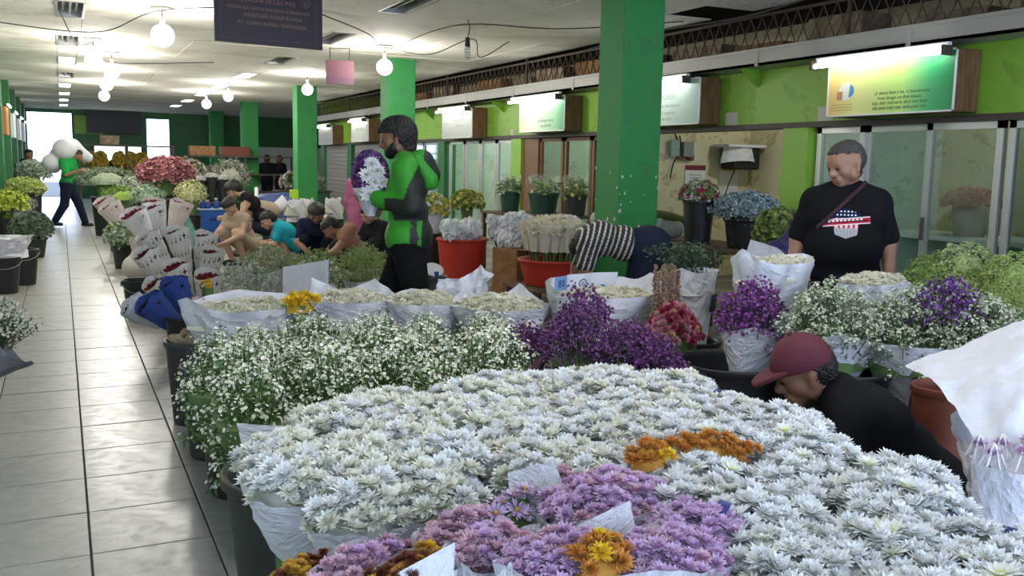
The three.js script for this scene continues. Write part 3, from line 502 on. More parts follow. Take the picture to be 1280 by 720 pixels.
// ---------------------------------------------------------------- the white chrysanthemum bed in front
const ties = std({ color: lin(0.012, 0.03, 0.16), roughness: 0.35 });
const FRONT = {
  cream: [[0.71, -2.61], [0.53, -2.47], [1.12, -2.11], [1.0, -2.56], [0.62, -2.09], [0.66, -2.3], [0.87, -2.24], [0.8, -2.43], [0.52, -2.26], [1.17, -2.4], [0.8, -2.1], [1.19, -2.7], [0.9, -2.74]],
  mid: [[1.43, -2.34], [1.3, -1.98], [1.5, -2.74], [1.94, -2.36], [1.72, -2.26], [1.91, -2.6], [1.21, -2.52], [1.69, -2.65], [1.2, -2.28], [1.51, -2.12], [1.78, -2.85], [1.32, -2.78], [1.63, -2.44], [1.46, -2.55]],
  right: [[1.71, -1.43], [1.67, -1.7], [1.37, -1.04], [1.45, -1.86], [1.39, -1.55], [1.3, -1.33], [1.31, -1.73], [1.1, -1.1], [1.92, -1.64], [1.8, -1.87], [1.71, -1.22], [1.65, -2.01], [1.51, -1.28], [1.91, -2.07], [1.57, -1.05]],
};
const heightAt = (x, z) => 0.765 + 0.025 * n2(x * 1.7, z * 1.7);
for (const [zone, list] of Object.entries(FRONT)) list.forEach(([x, z], i) => {
  const edge = zone === 'cream' && (x < 0.63 || z > -2.12), lab = { cream: 'creamy white chrysanthemum bunch packed in the front left bucket', mid: 'white chrysanthemum bunch packed behind the orange spray', right: 'pure white chrysanthemum bunch packed beside the lilac bunches' }[zone];
  bunch({
    name: 'chrysanthemum_bunch', label: lab, category: 'flowers', group: { cream: 'creamy chrysanthemum bunches in front', mid: 'white chrysanthemum bunches in the middle', right: 'pure white chrysanthemum bunches beside the lilac' }[zone],
    x, z, y: heightAt(x, z) - (edge ? 0.02 : 0), a: edge ? 0.13 : 0.145, dome: edge ? 0.055 : 0.035, r: 0.034, n: 32, deep: zone === 'right' ? G.white[0] : G.cream[0], kinds: zone === 'right' ? (u, v) => rnd() < 0.2 ? G.open : G.white : zone === 'mid' ? (u, v) => rnd() < 0.35 ? G.cream : G.white : (u, v) => rnd() < 0.65 ? G.cream : G.white,
    paper: { mat: PAPER.white, y0: edge && x < 0.68 ? 0.22 : undefined, up: edge ? -0.02 : -0.03 },
  });
});
// blue ribbons tying the sprays
for (const [x, z, turn, l, up] of [[1.24, -1.5, 0.6, 0.05, 0.03], [1.66, -1.7, 0.2, 0.05, 0.03], [1.7, -1.28, 0.9, 0.12, 0.03], [1.76, -1.2, 0.8, 0.1, 0.03], [1.72, -2.68, 0.1, 0.07, 0.03], [1.95, -2.42, 0.3, 0.08, 0.03], [1.46, -1.63, 2.6, 0.06, 0.02], [0.89, -1.93, 0.15, 0.16, -0.05]]) {
  const sh = new THREE.PlaneGeometry(l, 0.028, 8, 1), p = sh.attributes.position; for (let i = 0; i < p.count; i++) p.setZ(i, 0.008 * Math.sin(p.getX(i) * 60)); sh.rotateX(-PI / 2 + 0.15).rotateY(turn); sh.computeVertexNormals();
  const m = solo('ribbon', sh.translate(x, heightAt(x, z) + up - 0.03, z), new THREE.MeshStandardMaterial({ color: lin(0.012, 0.03, 0.16), roughness: 0.35, side: THREE.DoubleSide }), 'strip of dark blue ribbon lying among the white chrysanthemums', 'ribbon', 'blue ribbons among the white blooms');
}
// buckets beneath the bed
bucket(0.7, -2.93, 0.27, 0.22, 0.5, BUCKET.olive, 'tall dull olive bucket under the creamy chrysanthemums', null, { drop: 0.5, turn: 2.2 });
for (const [x, z] of [[1.34, -2.5], [0.98, -2.16], [1.82, -2.6], [1.42, -2.02], [1.74, -1.98], [1.45, -1.3], [0.85, -1.55]]) bucket(x, z, 0.21, 0.17, 0.46, BUCKET.black, 'black plastic bucket standing under the chrysanthemum bed', 'black buckets under the front bed', { handle: false });
// loose paper hanging at the left edge of the bed
function sheet(name, pts, nu, nv, mat, label, group, category = 'paper', wob = 0.012) {  // bilinear patch through four corners, bowed and crumpled
  const [A, B, C, D] = pts.map((p) => V(...p)), pos = [], uv = [], idx = [], nrm = B.clone().sub(A).cross(D.clone().sub(A)).normalize();
  for (let j = 0; j <= nv; j++) for (let i = 0; i <= nu; i++) { const u = i / nu, v = j / nv, p = A.clone().lerp(B, u).lerp(D.clone().lerp(C, u), v); p.addScaledVector(nrm, wob * (2 * Math.sin(PI * u) * Math.sin(PI * v) + n3(p.x * 9, p.y * 9, p.z * 9))); pos.push(p.x, p.y, p.z); uv.push(u * 0.6, v * 0.6); }
  for (let j = 0; j < nv; j++) for (let i = 0; i < nu; i++) { const p = j * (nu + 1) + i, q = p + nu + 1; idx.push(p, p + 1, q, p + 1, q + 1, q); }
  const g = new THREE.BufferGeometry(); g.setAttribute('position', new THREE.Float32BufferAttribute(pos, 3)); g.setAttribute('uv', new THREE.Float32BufferAttribute(uv, 2)); g.setIndex(idx); g.computeVertexNormals();
  return solo(name, g, mat, label, category, group);
}
sheet('wrapping_paper', [[0.44, 0.68, -2.36], [0.55, 0.67, -2.04], [0.7, 0.42, -2.06], [0.62, 0.34, -2.34]], 12, 10, PAPER.white, 'white wrapping paper hanging down beside the olive bucket');
sheet('wrapping_paper', [[0.47, 0.6, -2.0], [0.62, 0.67, -1.9], [0.64, 0.45, -1.92], [0.52, 0.36, -2.02]], 12, 10, PAPER.white, 'folded wrapping paper corner under the creamy blooms');

// lilac, brown and orange bunches
const lilacKinds = (pinkish) => () => rnd() < pinkish ? G.pink : G.lilac;
for (const [x, z, a, b, rot, y, pinkish, label, up, n, from, to] of [
  [1.1, -1.97, 0.09, 0.07, 0, 0.735, 0.7, 'small pink chrysanthemum bunch tucked against the creamy bed', 0.015, 26],
  [1.13, -1.77, 0.17, 0.13, 0.2, 0.775, 0.15, 'wide lilac chrysanthemum bunch below the yellow blooms', 0, 92],
  [0.78, -1.82, 0.14, 0.06, 0.45, 0.725, 0.9, 'narrow pink chrysanthemum bunch behind the dark brown one', 0.02, 36],
  [0.78, -1.66, 0.11, 0.075, 0.35, 0.745, 0.6, 'pink chrysanthemum bunch in white paper beside the brown gold one', 0.02, 42],
  [0.52, -1.73, 0.15, 0.06, 0.55, 0.72, 0.8, 'long pink chrysanthemum bunch between two brown ones', 0.025, 42],
  [0.86, -1.5, 0.13, 0.11, 0.2, 0.775, 0.1, 'round lilac chrysanthemum bunch beside the orange spray in front', 0.01, 66],
  [1.05, -1.42, 0.14, 0.1, 0.3, 0.785, 0.1, 'lilac chrysanthemum bunch with a folded paper rim', 0.015, 62],
  [1.19, -1.52, 0.1, 0.1, 0, 0.785, 0.05, 'lilac chrysanthemum bunch pressed against the pure white ones', -0.005, 44],
]) bunch({ name: 'lilac_bunch', label, category: 'flowers', x, z, y, a, b, rot, dome: 0.045, r: 0.0215, n, kinds: lilacKinds(pinkish), under: std({ color: lin(0.6, 0.42, 0.62) }), deep: pinkish > 0.5 ? G.pink[0] : G.lilac[0], paper: { mat: PAPER.white, up, rim: (g) => 0.02 * Math.sin(g * 2 + x * 9) }, jitter: 0.006 });
for (const [x, z, a, b, rot, y, kinds, label, n, r] of [
  [0.39, -1.75, 0.16, 0.055, 0.75, 0.7, (u) => rnd() < 0.3 ? G.brownGold : G.brown, 'dark brown and gold chrysanthemum bunch at the outer edge', 62, 0.0155],
  [0.58, -1.62, 0.15, 0.055, 0.45, 0.74, (u) => u > 0.45 ? (rnd() < 0.6 ? G.brownGold : G.yellow) : rnd() < 0.2 ? G.brownGold : G.brown, 'maroon brown chrysanthemum bunch with golden tips in white paper', 62, 0.0155],
  [1.49, -1.9, 0.16, 0.04, -0.38, 0.8, G.orange, 'burnt orange chrysanthemum spray lying across the white bed', 48, 0.02],
  [1.31, -1.88, 0.06, 0.04, -0.2, 0.81, [...G.yellow, ...G.yellow, ...G.orange], 'yellow chrysanthemum cluster at the end of the orange spray', 12, 0.026],
  [0.89, -1.42, 0.07, 0.05, 0.2, 0.8, [...G.yellow, ...G.orange], 'yellow and orange chrysanthemum cluster among the lilac in front', 15, 0.026],
]) bunch({ name: 'coloured_bunch', label, category: 'flowers', x, z, y, a, b, rot, dome: 0.04, r, n, kinds, under: std({ color: y < 0.78 ? lin(0.26, 0.09, 0.015) : lin(0.6, 0.28, 0.04) }), paper: y < 0.78 ? { mat: PAPER.white, up: 0.012, rim: (g) => 0.015 * Math.sin(g * 2 + x * 7) } : null, jitter: 0.006 });
bunch({ name: 'lilac_daisy_bunch', label: 'few open lilac daisies with brown centres between paper edges', category: 'flowers', x: 0.93, z: -1.87, y: 0.735, a: 0.09, b: 0.035, rot: 0.6, dome: 0.03, r: 0.027, n: 13, kinds: G.lilacDaisy, under: underGreen });
// paper edges standing between the bunches
for (const [pts, mat, label] of [
  [[[0.45, 0.7, -1.58], [0.66, 0.775, -1.58], [0.62, 0.6, -1.5], [0.45, 0.55, -1.5]], PAPER.white, 'white paper flap folded before the golden brown bunch'],
  [[[0.97, 0.74, -2.0], [1.05, 0.79, -1.9], [1.06, 0.66, -1.8], [0.95, 0.62, -1.9]], PAPER.white, 'white paper flap standing beside the pink bunch'],
  [[[0.88, 0.74, -1.6], [1.06, 0.8, -1.58], [1.06, 0.66, -1.52], [0.9, 0.62, -1.54]], PAPER.white, 'curled white paper rim between two lilac bunches'],
  [[[0.68, 0.7, -1.5], [0.72, 0.78, -1.45], [0.74, 0.6, -1.4], [0.7, 0.58, -1.44]], PAPER.white, 'small white paper corner poking up in front'],
]) sheet('paper_flap', pts, 10, 8, mat, label, null, 'paper', 0.008);
// ---------------------------------------------------------------- white asters behind the bed
const ASTER = [[0.81, -4.56], [1.14, -3.53], [0.74, -4.11], [0.79, -3.86], [1.42, -4.49], [1.95, -4.25], [1.32, -3.76], [1.72, -3.69], [0.99, -4.38], [0.62, -3.65], [1.55, -4.21], [1.26, -4.04], [0.91, -3.42], [1.14, -4.7], [0.56, -3.92], [1.01, -3.74], [0.62, -4.41], [1.56, -3.5], [1.88, -3.98], [2.02, -4.47], [1.67, -4.47], [1.23, -4.34], [1.5, -3.93], [0.97, -4.04], [0.6, -3.4], [1.32, -3.33]];
const asterWhite = [[0.78, 0.8, 0.74], [0.84, 0.85, 0.83], [0.7, 0.74, 0.62]];
ASTER.forEach(([x, z], i) => {
  const t = thing('aster_bunch', 'bushy bunch of tiny white asters on leafy green stems', 'flowers', [x, 0.36, z], R(0, 6), 'white aster bunches behind the bed');
  bush(t, { r: 0.17, h: 0.42 + R(-0.03, 0.03) + 0.06 * (z + 3.4), y0: 0, sprays: 80, per: 9, spray: 0.042, floret: 0.0075, colors: asterWhite, leaf: [0.075, 0.15, 0.035], leaves: 10, leafSize: 0.036, spread: 0.4, top: x < 0.65 ? 0.75 : 0.42, inner: 0.35 });
  part('stem_bundle', new THREE.CylinderGeometry(0.13, 0.06, 0.26, 12).translate(0, 0.05, 0), underGreen, t);
});
for (const [x, z, h] of [[0.67, -4.78, 0.47], [0.66, -5.45, 0.48]]) bucket(x, z, 0.17, 0.135, h, BUCKET.grey, z > -5 ? 'grey bucket with pale rim under the outermost asters' : 'grey bucket holding crumpled brown paper by the aisle', null, { turn: 1.2, drop: 0.4 });
{ const t = thing('crumpled_paper', 'crumpled brown paper stuffed in the grey bucket', 'paper', [0.66, 0.3, -5.45]); part('wad', sleeve({ a: 0.15, ba: 0.05, y0: 0, y1: 0.2, rim: (a) => 0.03 * Math.sin(a * 3), rough: 0.02 }), PAPER.brown, t); part('filling', moundGeo(0.13, 0.13, 0.06, 3).translate(0, 0.14, 0), std({ color: lin(0.45, 0.36, 0.27) }), t); }
for (const [x, z] of [[0.7, -4.2], [0.7, -3.55], [1.2, -4.55], [1.2, -4.0], [1.25, -3.45], [1.68, -4.3], [1.65, -3.72], [1.98, -4.72]]) bucket(x, z, 0.19, 0.15, 0.42, BUCKET.black, 'black bucket standing under the aster bunches', 'black buckets under the asters', { handle: false });
sheet('wrapping_paper', [[0.5, 0.62, -3.12], [0.86, 0.56, -3.1], [0.82, 0.42, -3.06], [0.54, 0.4, -3.08]], 10, 8, PAPER.white, 'white paper flap poking out between asters and creamy blooms');
sheet('wrapping_paper', [[1.42, 0.64, -3.2], [1.56, 0.72, -3.14], [1.56, 0.55, -3.1], [1.42, 0.52, -3.1]], 8, 6, PAPER.white, 'small white paper corner between asters and white bed');
sheet('wrapping_paper', [[1.62, 0.62, -3.32], [1.76, 0.72, -3.3], [1.76, 0.4, -3.52], [1.62, 0.38, -3.53]], 8, 6, PAPER.maroon, 'dusky maroon paper flap beside the purple statice');

// ---------------------------------------------------------------- purple statice
const violet = [[0.15, 0.045, 0.17], [0.21, 0.075, 0.23], [0.11, 0.032, 0.125], [0.26, 0.11, 0.27]];
for (const [x, z, r, h, y] of [[2.18, -3.72, 0.19, 0.42, 0.42], [2.4, -3.62, 0.16, 0.34, 0.42], [2.32, -3.92, 0.17, 0.46, 0.42], [2.04, -4.02, 0.13, 0.3, 0.42], [2.46, -3.5, 0.12, 0.27, 0.42]]) {
  const t = thing('statice_bunch', 'deep purple statice bunch behind the white bed', 'flowers', [x, y, z], R(0, 6), 'purple statice bunches behind the white bed');
  bush(t, { r, h, sprays: 60, per: 16, spray: 0.05, floret: 0.013, fl: tinyBud, colors: violet, leaf: [0.06, 0.07, 0.04], leaves: 2, leafSize: 0.03, spread: 0.4, top: 0.45, inner: 0.4 });
  part('stem_bundle', new THREE.CylinderGeometry(r * 0.7, 0.06, 0.3, 12).translate(0, 0, 0), underGreen, t);
}
for (const [x, z] of [[2.12, -3.8], [2.46, -3.75]]) bucket(x, z, 0.14, 0.12, 0.45, BUCKET.black, 'black bucket under the purple statice', 'black buckets under the statice', { handle: false });

// ---------------------------------------------------------------- cream bunches laid in white paper
const creamCols = [[0.8, 0.78, 0.62], [0.84, 0.82, 0.7], [0.74, 0.7, 0.52]];
function packed(label, x, z, y, a, b, rot, dome, paperMat, up, rim, o = {}) {
  const base = o.base ?? 0.3, t = thing('wrapped_cream_bunch', label, 'flowers', [x, base, z]), Y = y - base;
  part('packed_heads', moundGeo(a * 0.96, b * 0.96, dome, x * 3, 0.08).rotateY(rot).translate(0, Y - dome, 0), std({ color: lin(0.78, 0.76, 0.6), roughness: 0.9 }), t);
  const fm = [], fc = [], c = Math.cos(rot), s = Math.sin(rot), n = o.n ?? 520;
  for (let i = 0; i < n; i++) { const f = Math.sqrt((i + 0.5) / n), ang = i * 2.39996, u = f * Math.cos(ang) * a, v = f * Math.sin(ang) * b, lump = 0.018 * n3(u * 9 + x, v * 9, 1); fm.push(place(V(u * c + v * s, Y - dome * f * f + lump + 0.004, -u * s + v * c), V(R(-0.5, 0.5), 1, R(-0.5, 0.5)), 0.019 * R(0.75, 1.2), R(0, 6))); fc.push(tint(pick(o.cols ?? creamCols), 0.06)); }
  bulk('florets', G.fuzzy, speck, fm, t, fc);
  part('paper_sleeve', sleeve({ a: a * 1.1, b: b * 1.1, ba: a * 0.5, bb: b * 0.5, y0: 0, y1: Y - dome + up, rim, rot, seed: x * 4, flare: 0.7, rough: 0.012, nu: 80, shift: o.shift }), paperMat, t);
  return t;
}
G.fuzzy = mum(31, [[8, 8, 1, 0.02], [7, 40, 0.9, 0.02], [5, 70, 0.8, 0.02]], 0.22, flat([1, 1, 1]));
packed('long cream bunch in white paper beside the yellow bloom', 0.95, -5.3, 0.7, 0.36, 0.24, 0.12, 0.05, PAPER.white, 0.04, points([[-PI / 2, 0.05, 1.3], [2.9, 0.07, 0.8]]));
packed('cream bunch with a pointed paper corner behind the asters', 1.55, -5.35, 0.72, 0.25, 0.24, 0.1, 0.05, PAPER.white, 0.03, points([[-2.2, 0.1, 0.8], [-0.7, 0.08, 0.7]]));
packed('cream bunch in low white paper behind the green jacket man hip', 1.95, -5.15, 0.72, 0.24, 0.22, 0.1, 0.05, PAPER.white, 0.02, points([[-PI / 2, 0.04, 1]]));
packed('cream bunch with a torn paper peak beside the big wrap', 2.3, -4.85, 0.73, 0.26, 0.24, 0.15, 0.06, PAPER.white, 0.02, points([[-2.0, 0.1, 0.6], [-0.6, 0.1, 0.5]]));
{
  const t = packed('large cream bunch in tall folded white paper behind the statice', 2.93, -4.72, 0.76, 0.38, 0.27, 0.32, 0.05, PAPER.white, 0.05, points([[0.1, 0.09, 0.7], [-2.7, 0.1, 0.8], [-1.3, 0.06, 0.4], [-0.6, 0.05, 0.35]]), { shift: [0.05, 0] });
  const ink = canvasTex(512, 128, (g, w, h) => { g.fillStyle = '#dfe3ee'; g.fillRect(0, 0, w, h); g.fillStyle = '#7fa2d8'; g.fillRect(60, 0, 120, 90); lines(g, [['88', 120, 66, 60]], 'bold #px sans-serif', '#2b3f86'); g.strokeStyle = '#3a4f7a'; g.lineWidth = 7; g.beginPath(); g.arc(300, 62, 26, 0, 7); g.stroke(); lines(g, [['G', 300, 78, 40]], 'bold #px sans-serif', '#3a4f7a'); g.fillStyle = '#3f74c0'; g.beginPath(); g.arc(235, 92, 14, 0, 7); g.arc(430, 90, 15, 0, 7); g.fill(); });
  const b = new THREE.PlaneGeometry(0.62, 0.13, 20, 3), p = b.attributes.position; for (let i = 0; i < p.count; i++) { const x = p.getX(i); p.setZ(i, -0.25 * (x / 0.31) ** 2 * -0.3 + 0.01 * Math.sin(x * 30)); }
  b.computeVertexNormals();
  part('printed_inner_sheet', b.rotateY(0.32).translate(-0.06, 0.47, -0.25), new THREE.MeshStandardMaterial({ map: ink, roughness: 0.7, side: THREE.DoubleSide }), t, 'paper edge printed in blue');
}
bunch({ name: 'yellow_chrysanthemum', label: 'bright yellow chrysanthemum head resting on the cream bunch', category: 'flowers', x: 1.17, z: -5.08, y: 0.755, a: 0.09, b: 0.05, rot: 0.2, dome: 0.02, r: 0.05, n: 7, kinds: G.yellow, under: std({ color: lin(0.5, 0.3, 0.02) }), base: 0.5 });
for (const [x, z] of [[1.1, -5.35], [1.55, -5.42], [1.98, -5.3], [2.38, -5.05], [2.9, -4.8]]) bucket(x, z, 0.19, 0.16, 0.42, BUCKET.black, 'black tub standing under the cream bunches', 'black tubs under the cream bunches', { handle: false });
// paper bag beyond the cream bunches
{ const t = thing('paper_parcel', 'crumpled white paper parcel lying behind the cream bunches', 'parcel', [2.3, 0.5, -5.45]); part('paper', sleeve({ a: 0.17, b: 0.1, ba: 0.12, bb: 0.08, y0: -0.1, y1: 0.26, rim: points([[-0.4, 0.1, 1]]), rough: 0.03 }), PAPER.white, t); part('fold', moundGeo(0.16, 0.1, 0.2, 8).translate(0, 0.04, 0), PAPER.white, t); }

// ---------------------------------------------------------------- roses
function roseGeo(seed) { const q = rngOf(seed), l = []; for (let i = 0; i < 14; i++) { const k = i / 14; l.push([i * 2.4, rad(82 - 50 * k), 0.05 + 0.3 * k, 0.95 - 0.15 * k, 0.42 + 0.1 * k, 0.25 - 0.5 * k * q(), 0.05 - 0.1 * k]); } return petals(l, flat([1, 1, 1])); }
const roses = [41, 42].map(roseGeo);
{
  const t = thing('rose_bunch', 'bunch of pink and crimson roses with cream buds by the black bucket', 'flowers', [3.0, 0.38, -4.12]);
  const cols = [[0.42, 0.035, 0.09], [0.5, 0.1, 0.18], [0.58, 0.2, 0.28], [0.3, 0.02, 0.05], [0.62, 0.32, 0.38]];
  const rm = cols.map((c) => std({ color: lin(...c), vertexColors: true, roughness: 0.6, side: THREE.DoubleSide })), bud = std({ color: lin(0.62, 0.4, 0.24), vertexColors: true, roughness: 0.6, side: THREE.DoubleSide });
  for (let i = 0; i < 90; i++) { const f = Math.sqrt((i + 0.5) / 90), a = i * 2.39996, d = V(f * Math.cos(a), 1 - 1.1 * f * f, f * Math.sin(a)); const m = part('rose', pick(roses), i % 11 === 3 ? bud : pick(rm), t); place(V(d.x * 0.16, 0.2 + d.y * 0.17, d.z * 0.14), V(d.x * 1.1, 0.9, d.z * 1.1 + 0.2), 0.031 * R(0.85, 1.15), R(0, 6), m.matrix); m.matrix.decompose(m.position, m.quaternion, m.scale); }
  part('foliage', moundGeo(0.15, 0.13, 0.17, 4, 0.2).translate(0, 0.17, 0), underGreen, t); part('stem_bundle', new THREE.CylinderGeometry(0.12, 0.07, 0.4, 12), underGreen, t);
}
{ const t = thing('dried_plume_bunch', 'pale brown plumes standing behind the roses', 'flowers', [3.1, 0.55, -4.34]); const m = [], c = []; for (let i = 0; i < 900; i++) { const k = i % 9, a = k * 0.7, h = rnd(); m.push(place(V(0.07 * Math.cos(a) + R(-0.02, 0.02) * (1.2 - h), 0.1 + h * 0.24 + 0.03 * (k % 3), 0.05 * Math.sin(a) + R(-0.02, 0.02) * (1.2 - h)), sphereDir(0), 0.012, R(0, 6))); c.push(tint([0.4, 0.26, 0.2], 0.25)); } bulk('plumes', tinyBud, speck, m, t, c); part('stem_bundle', new THREE.CylinderGeometry(0.06, 0.05, 0.3, 9), underGreen, t); }
bucket(3.0, -4.12, 0.15, 0.12, 0.42, BUCKET.black, 'black bucket under the rose bunch', null, { handle: false });

// ---------------------------------------------------------------- right middle group
bucket(3.0, -3.62, 0.27, 0.22, 0.55, BUCKET.black, 'wide black bucket holding the paper wrapped purple statice', null, { drop: 0.3, turn: 0.4 });
{
  const t = thing('statice_bunch', 'bright purple statice bunch wrapped in pale paper in the black bucket', 'flowers', [3.04, 0.5, -3.52]);
  bush(t, { r: 0.17, h: 0.36, y0: 0.08, sprays: 60, per: 18, spray: 0.05, floret: 0.015, fl: tinyBud, colors: [[0.24, 0.065, 0.27], [0.3, 0.1, 0.32], [0.17, 0.045, 0.19]], leaf: [0.06, 0.06, 0.05], leaves: 1, spread: 0.4, top: 0.6, inner: 0.3 });
  part('paper_sleeve', sleeve({ a: 0.16, ba: 0.1, y0: -0.04, y1: 0.22, rim: points([[2.2, 0.04, 1], [0.4, 0.05, 0.8]]), seed: 4 }), PAPER.white, t);
}
const gypCols = [[0.56, 0.6, 0.52], [0.64, 0.67, 0.6], [0.36, 0.42, 0.28]];
for (const [x, z, r, h, y, label, pm] of [
  [3.24, -3.2, 0.26, 0.36, 0.62, 'rounded mass of fine white gypsophila wrapped in plain paper', PAPER.white], [3.5, -2.98, 0.26, 0.35, 0.62, 'rounded mass of fine white gypsophila beside a dusky paper flap', PAPER.white],
  [3.66, -2.72, 0.22, 0.32, 0.64, 'fine white gypsophila behind the big bluish paper wrap', PAPER.white], [3.86, -2.5, 0.22, 0.32, 0.66, 'fine white gypsophila at the outer end of the row', PAPER.white]]) {
  const t = thing('gypsophila_bunch', label, 'flowers', [x, y, z], R(0, 6));
  bush(t, { r, h, y0: 0, sprays: 300, per: 14, spray: 0.03, floret: 0.0068, colors: gypCols, leaf: [0.12, 0.17, 0.08], leaves: 5, leafSize: 0.028, spread: 0.45, top: 0.62, inner: 0.45 });
  part('paper_sleeve', sleeve({ a: r * 0.86, ba: 0.08, y0: -0.22, y1: 0.12, rim: points([[2.4, 0.05, 0.9], [1.0, 0.04, 0.7]]), seed: x }), pm, t);
  part('foliage', moundGeo(r * 0.68, r * 0.68, h * 0.45, x, 0.05).translate(0, 0.02, 0), underGreen, t);
}
for (const [x, z, lab] of [[3.24, -3.12, 'large black bucket under the paper wrapped gypsophila'], [3.62, -2.82, 'large black bucket behind the kneeling man in the cap'], [4.0, -2.5, 'large black bucket under the outer gypsophila']]) bucket(x, z, 0.21, 0.17, 0.6, BUCKET.black, lab, null, { drop: 0.5 });
bucket(3.3, -2.62, 0.12, 0.1, 0.62, BUCKET.rust, 'rusty orange tub beside the big paper wrap', null, { handle: false, name: 'tub', category: 'tub' });
{ const t = thing('statice_bunch', 'dark purple statice between the two gypsophila masses', 'flowers', [3.58, 0.62, -2.85]); bush(t, { r: 0.15, h: 0.4, sprays: 50, per: 14, spray: 0.045, floret: 0.013, fl: tinyBud, colors: [[0.16, 0.045, 0.25], [0.24, 0.08, 0.36], [0.1, 0.03, 0.16], [0.4, 0.34, 0.42]], leaf: [0.05, 0.06, 0.04], leaves: 2, spread: 0.4, top: 0.4 }); part('stem_bundle', new THREE.CylinderGeometry(0.11, 0.07, 0.3, 12), underGreen, t); }
const limeCols = [[0.36, 0.46, 0.14], [0.44, 0.52, 0.2], [0.28, 0.38, 0.1]];
for (const [x, z, y, r, label, cols] of [[4.25, -3.3, 0.78, 0.17, 'pale green pompon cluster standing above the gypsophila', [[0.42, 0.5, 0.22], [0.5, 0.56, 0.3]]], [4.2, -2.98, 0.78, 0.15, 'yellowish green pompon cluster nearest the glass doors', limeCols], [4.12, -3.16, 0.7, 0.13, 'small lime green pompon cluster below the pale one', limeCols], [4.14, -3.4, 0.74, 0.15, 'leafy mid green cluster beside the man in black', [[0.2, 0.3, 0.07], [0.28, 0.4, 0.1]]], [4.45, -2.95, 0.85, 0.15, 'dark leafy sprig cluster against the glass door', [[0.08, 0.17, 0.06], [0.3, 0.36, 0.24]]]]) {
  const t = thing('green_pompon_bunch', label, 'flowers', [x, y, z]);
  const fm = [], fc = []; for (let i = 0; i < 2600; i++) { const d = sphereDir(-0.35), k = 1 + 0.22 * n3(d.x * 2.4 + x, d.y * 2.4, d.z * 2.4 + z); fm.push(place(V(d.x * r * k, 0.17 + d.y * r * k, d.z * r * k), d, 0.0095 * R(0.7, 1.2), R(0, 6))); fc.push(tint(pick(cols), 0.18)); }
  bulk('florets', tinyBud, speck, fm, t, fc); part('heart', moundGeo(r * 0.85, r * 0.85, r * 0.85, x, r * 0.5).translate(0, 0.15, 0), std({ color: lin(...cols[0]) }), t); part('stem_bundle', new THREE.CylinderGeometry(0.08, 0.05, 0.5, 10).translate(0, -0.1, 0), underGreen, t);
  bucket(x, z, 0.08, 0.07, 0.55, BUCKET.black, 'slim black bucket under the green pompon flowers', 'black buckets under the green pompons', { handle: false });
}
// cream wraps before the man in black
packed('cream bunch in tall curved white paper before the man in black', 3.44, -3.84, 1.02, 0.3, 0.16, 0.35, 0.03, PAPER.white, 0.03, points([[PI, 0.08, 0.9], [0, 0.02, 1]]), { base: 0.6, n: 380 });
packed('cream bunch lying before the hand of the man in black', 3.72, -3.42, 0.97, 0.22, 0.14, 0.3, 0.03, PAPER.white, 0.01, () => 0, { base: 0.6, n: 260 });
for (const [x, z] of [[3.44, -3.84], [3.74, -3.45]]) bucket(x, z, 0.14, 0.13, 0.65, BUCKET.black, 'tall black bucket under the curved white paper', 'black buckets under the curved paper', { handle: false });
{
  const t = thing('newspaper_wrap', 'pale printed paper wrap with a dark picture behind the roses', 'wrap', [3.5, 0.42, -4.6], 0.5);
  part('paper', sleeve({ a: 0.2, b: 0.12, ba: 0.12, bb: 0.08, y0: 0, y1: 0.46, rim: points([[PI, 0.03, 0.8]]), seed: 2 }), PAPER.white, t);
  const g = new THREE.CylinderGeometry(0.2, 0.18, 0.11, 10, 1, true, -0.28, 0.5); g.scale(1, 1, 0.66);
  part('picture', g.translate(0.0, 0.27, 0.008), new THREE.MeshStandardMaterial({ roughness: 0.6, side: THREE.DoubleSide, map: canvasTex(64, 64, (c) => { c.fillStyle = '#4a5160'; c.fillRect(0, 0, 64, 64); c.fillStyle = '#1d222c'; c.fillRect(0, 40, 64, 24); c.fillRect(14, 14, 12, 30); c.fillRect(34, 18, 12, 30); }) }), t);
  part('filling', moundGeo(0.18, 0.11, 0.02, 5, 0.1).translate(0, 0.42, 0), std({ color: lin(0.6, 0.6, 0.56) }), t);
  bush(t, { r: 0.2, h: 0.16, y0: 0.46, sprays: 40, per: 3, colors: [[0.1, 0.16, 0.08]], leaf: [0.03, 0.06, 0.03], leaves: 6, leafSize: 0.04, top: 0.4, lean: [-0.08, -0.1] });
}
bucket(3.5, -4.6, 0.17, 0.14, 0.45, BUCKET.black, 'black bucket under the printed paper wrap', null, { handle: false });
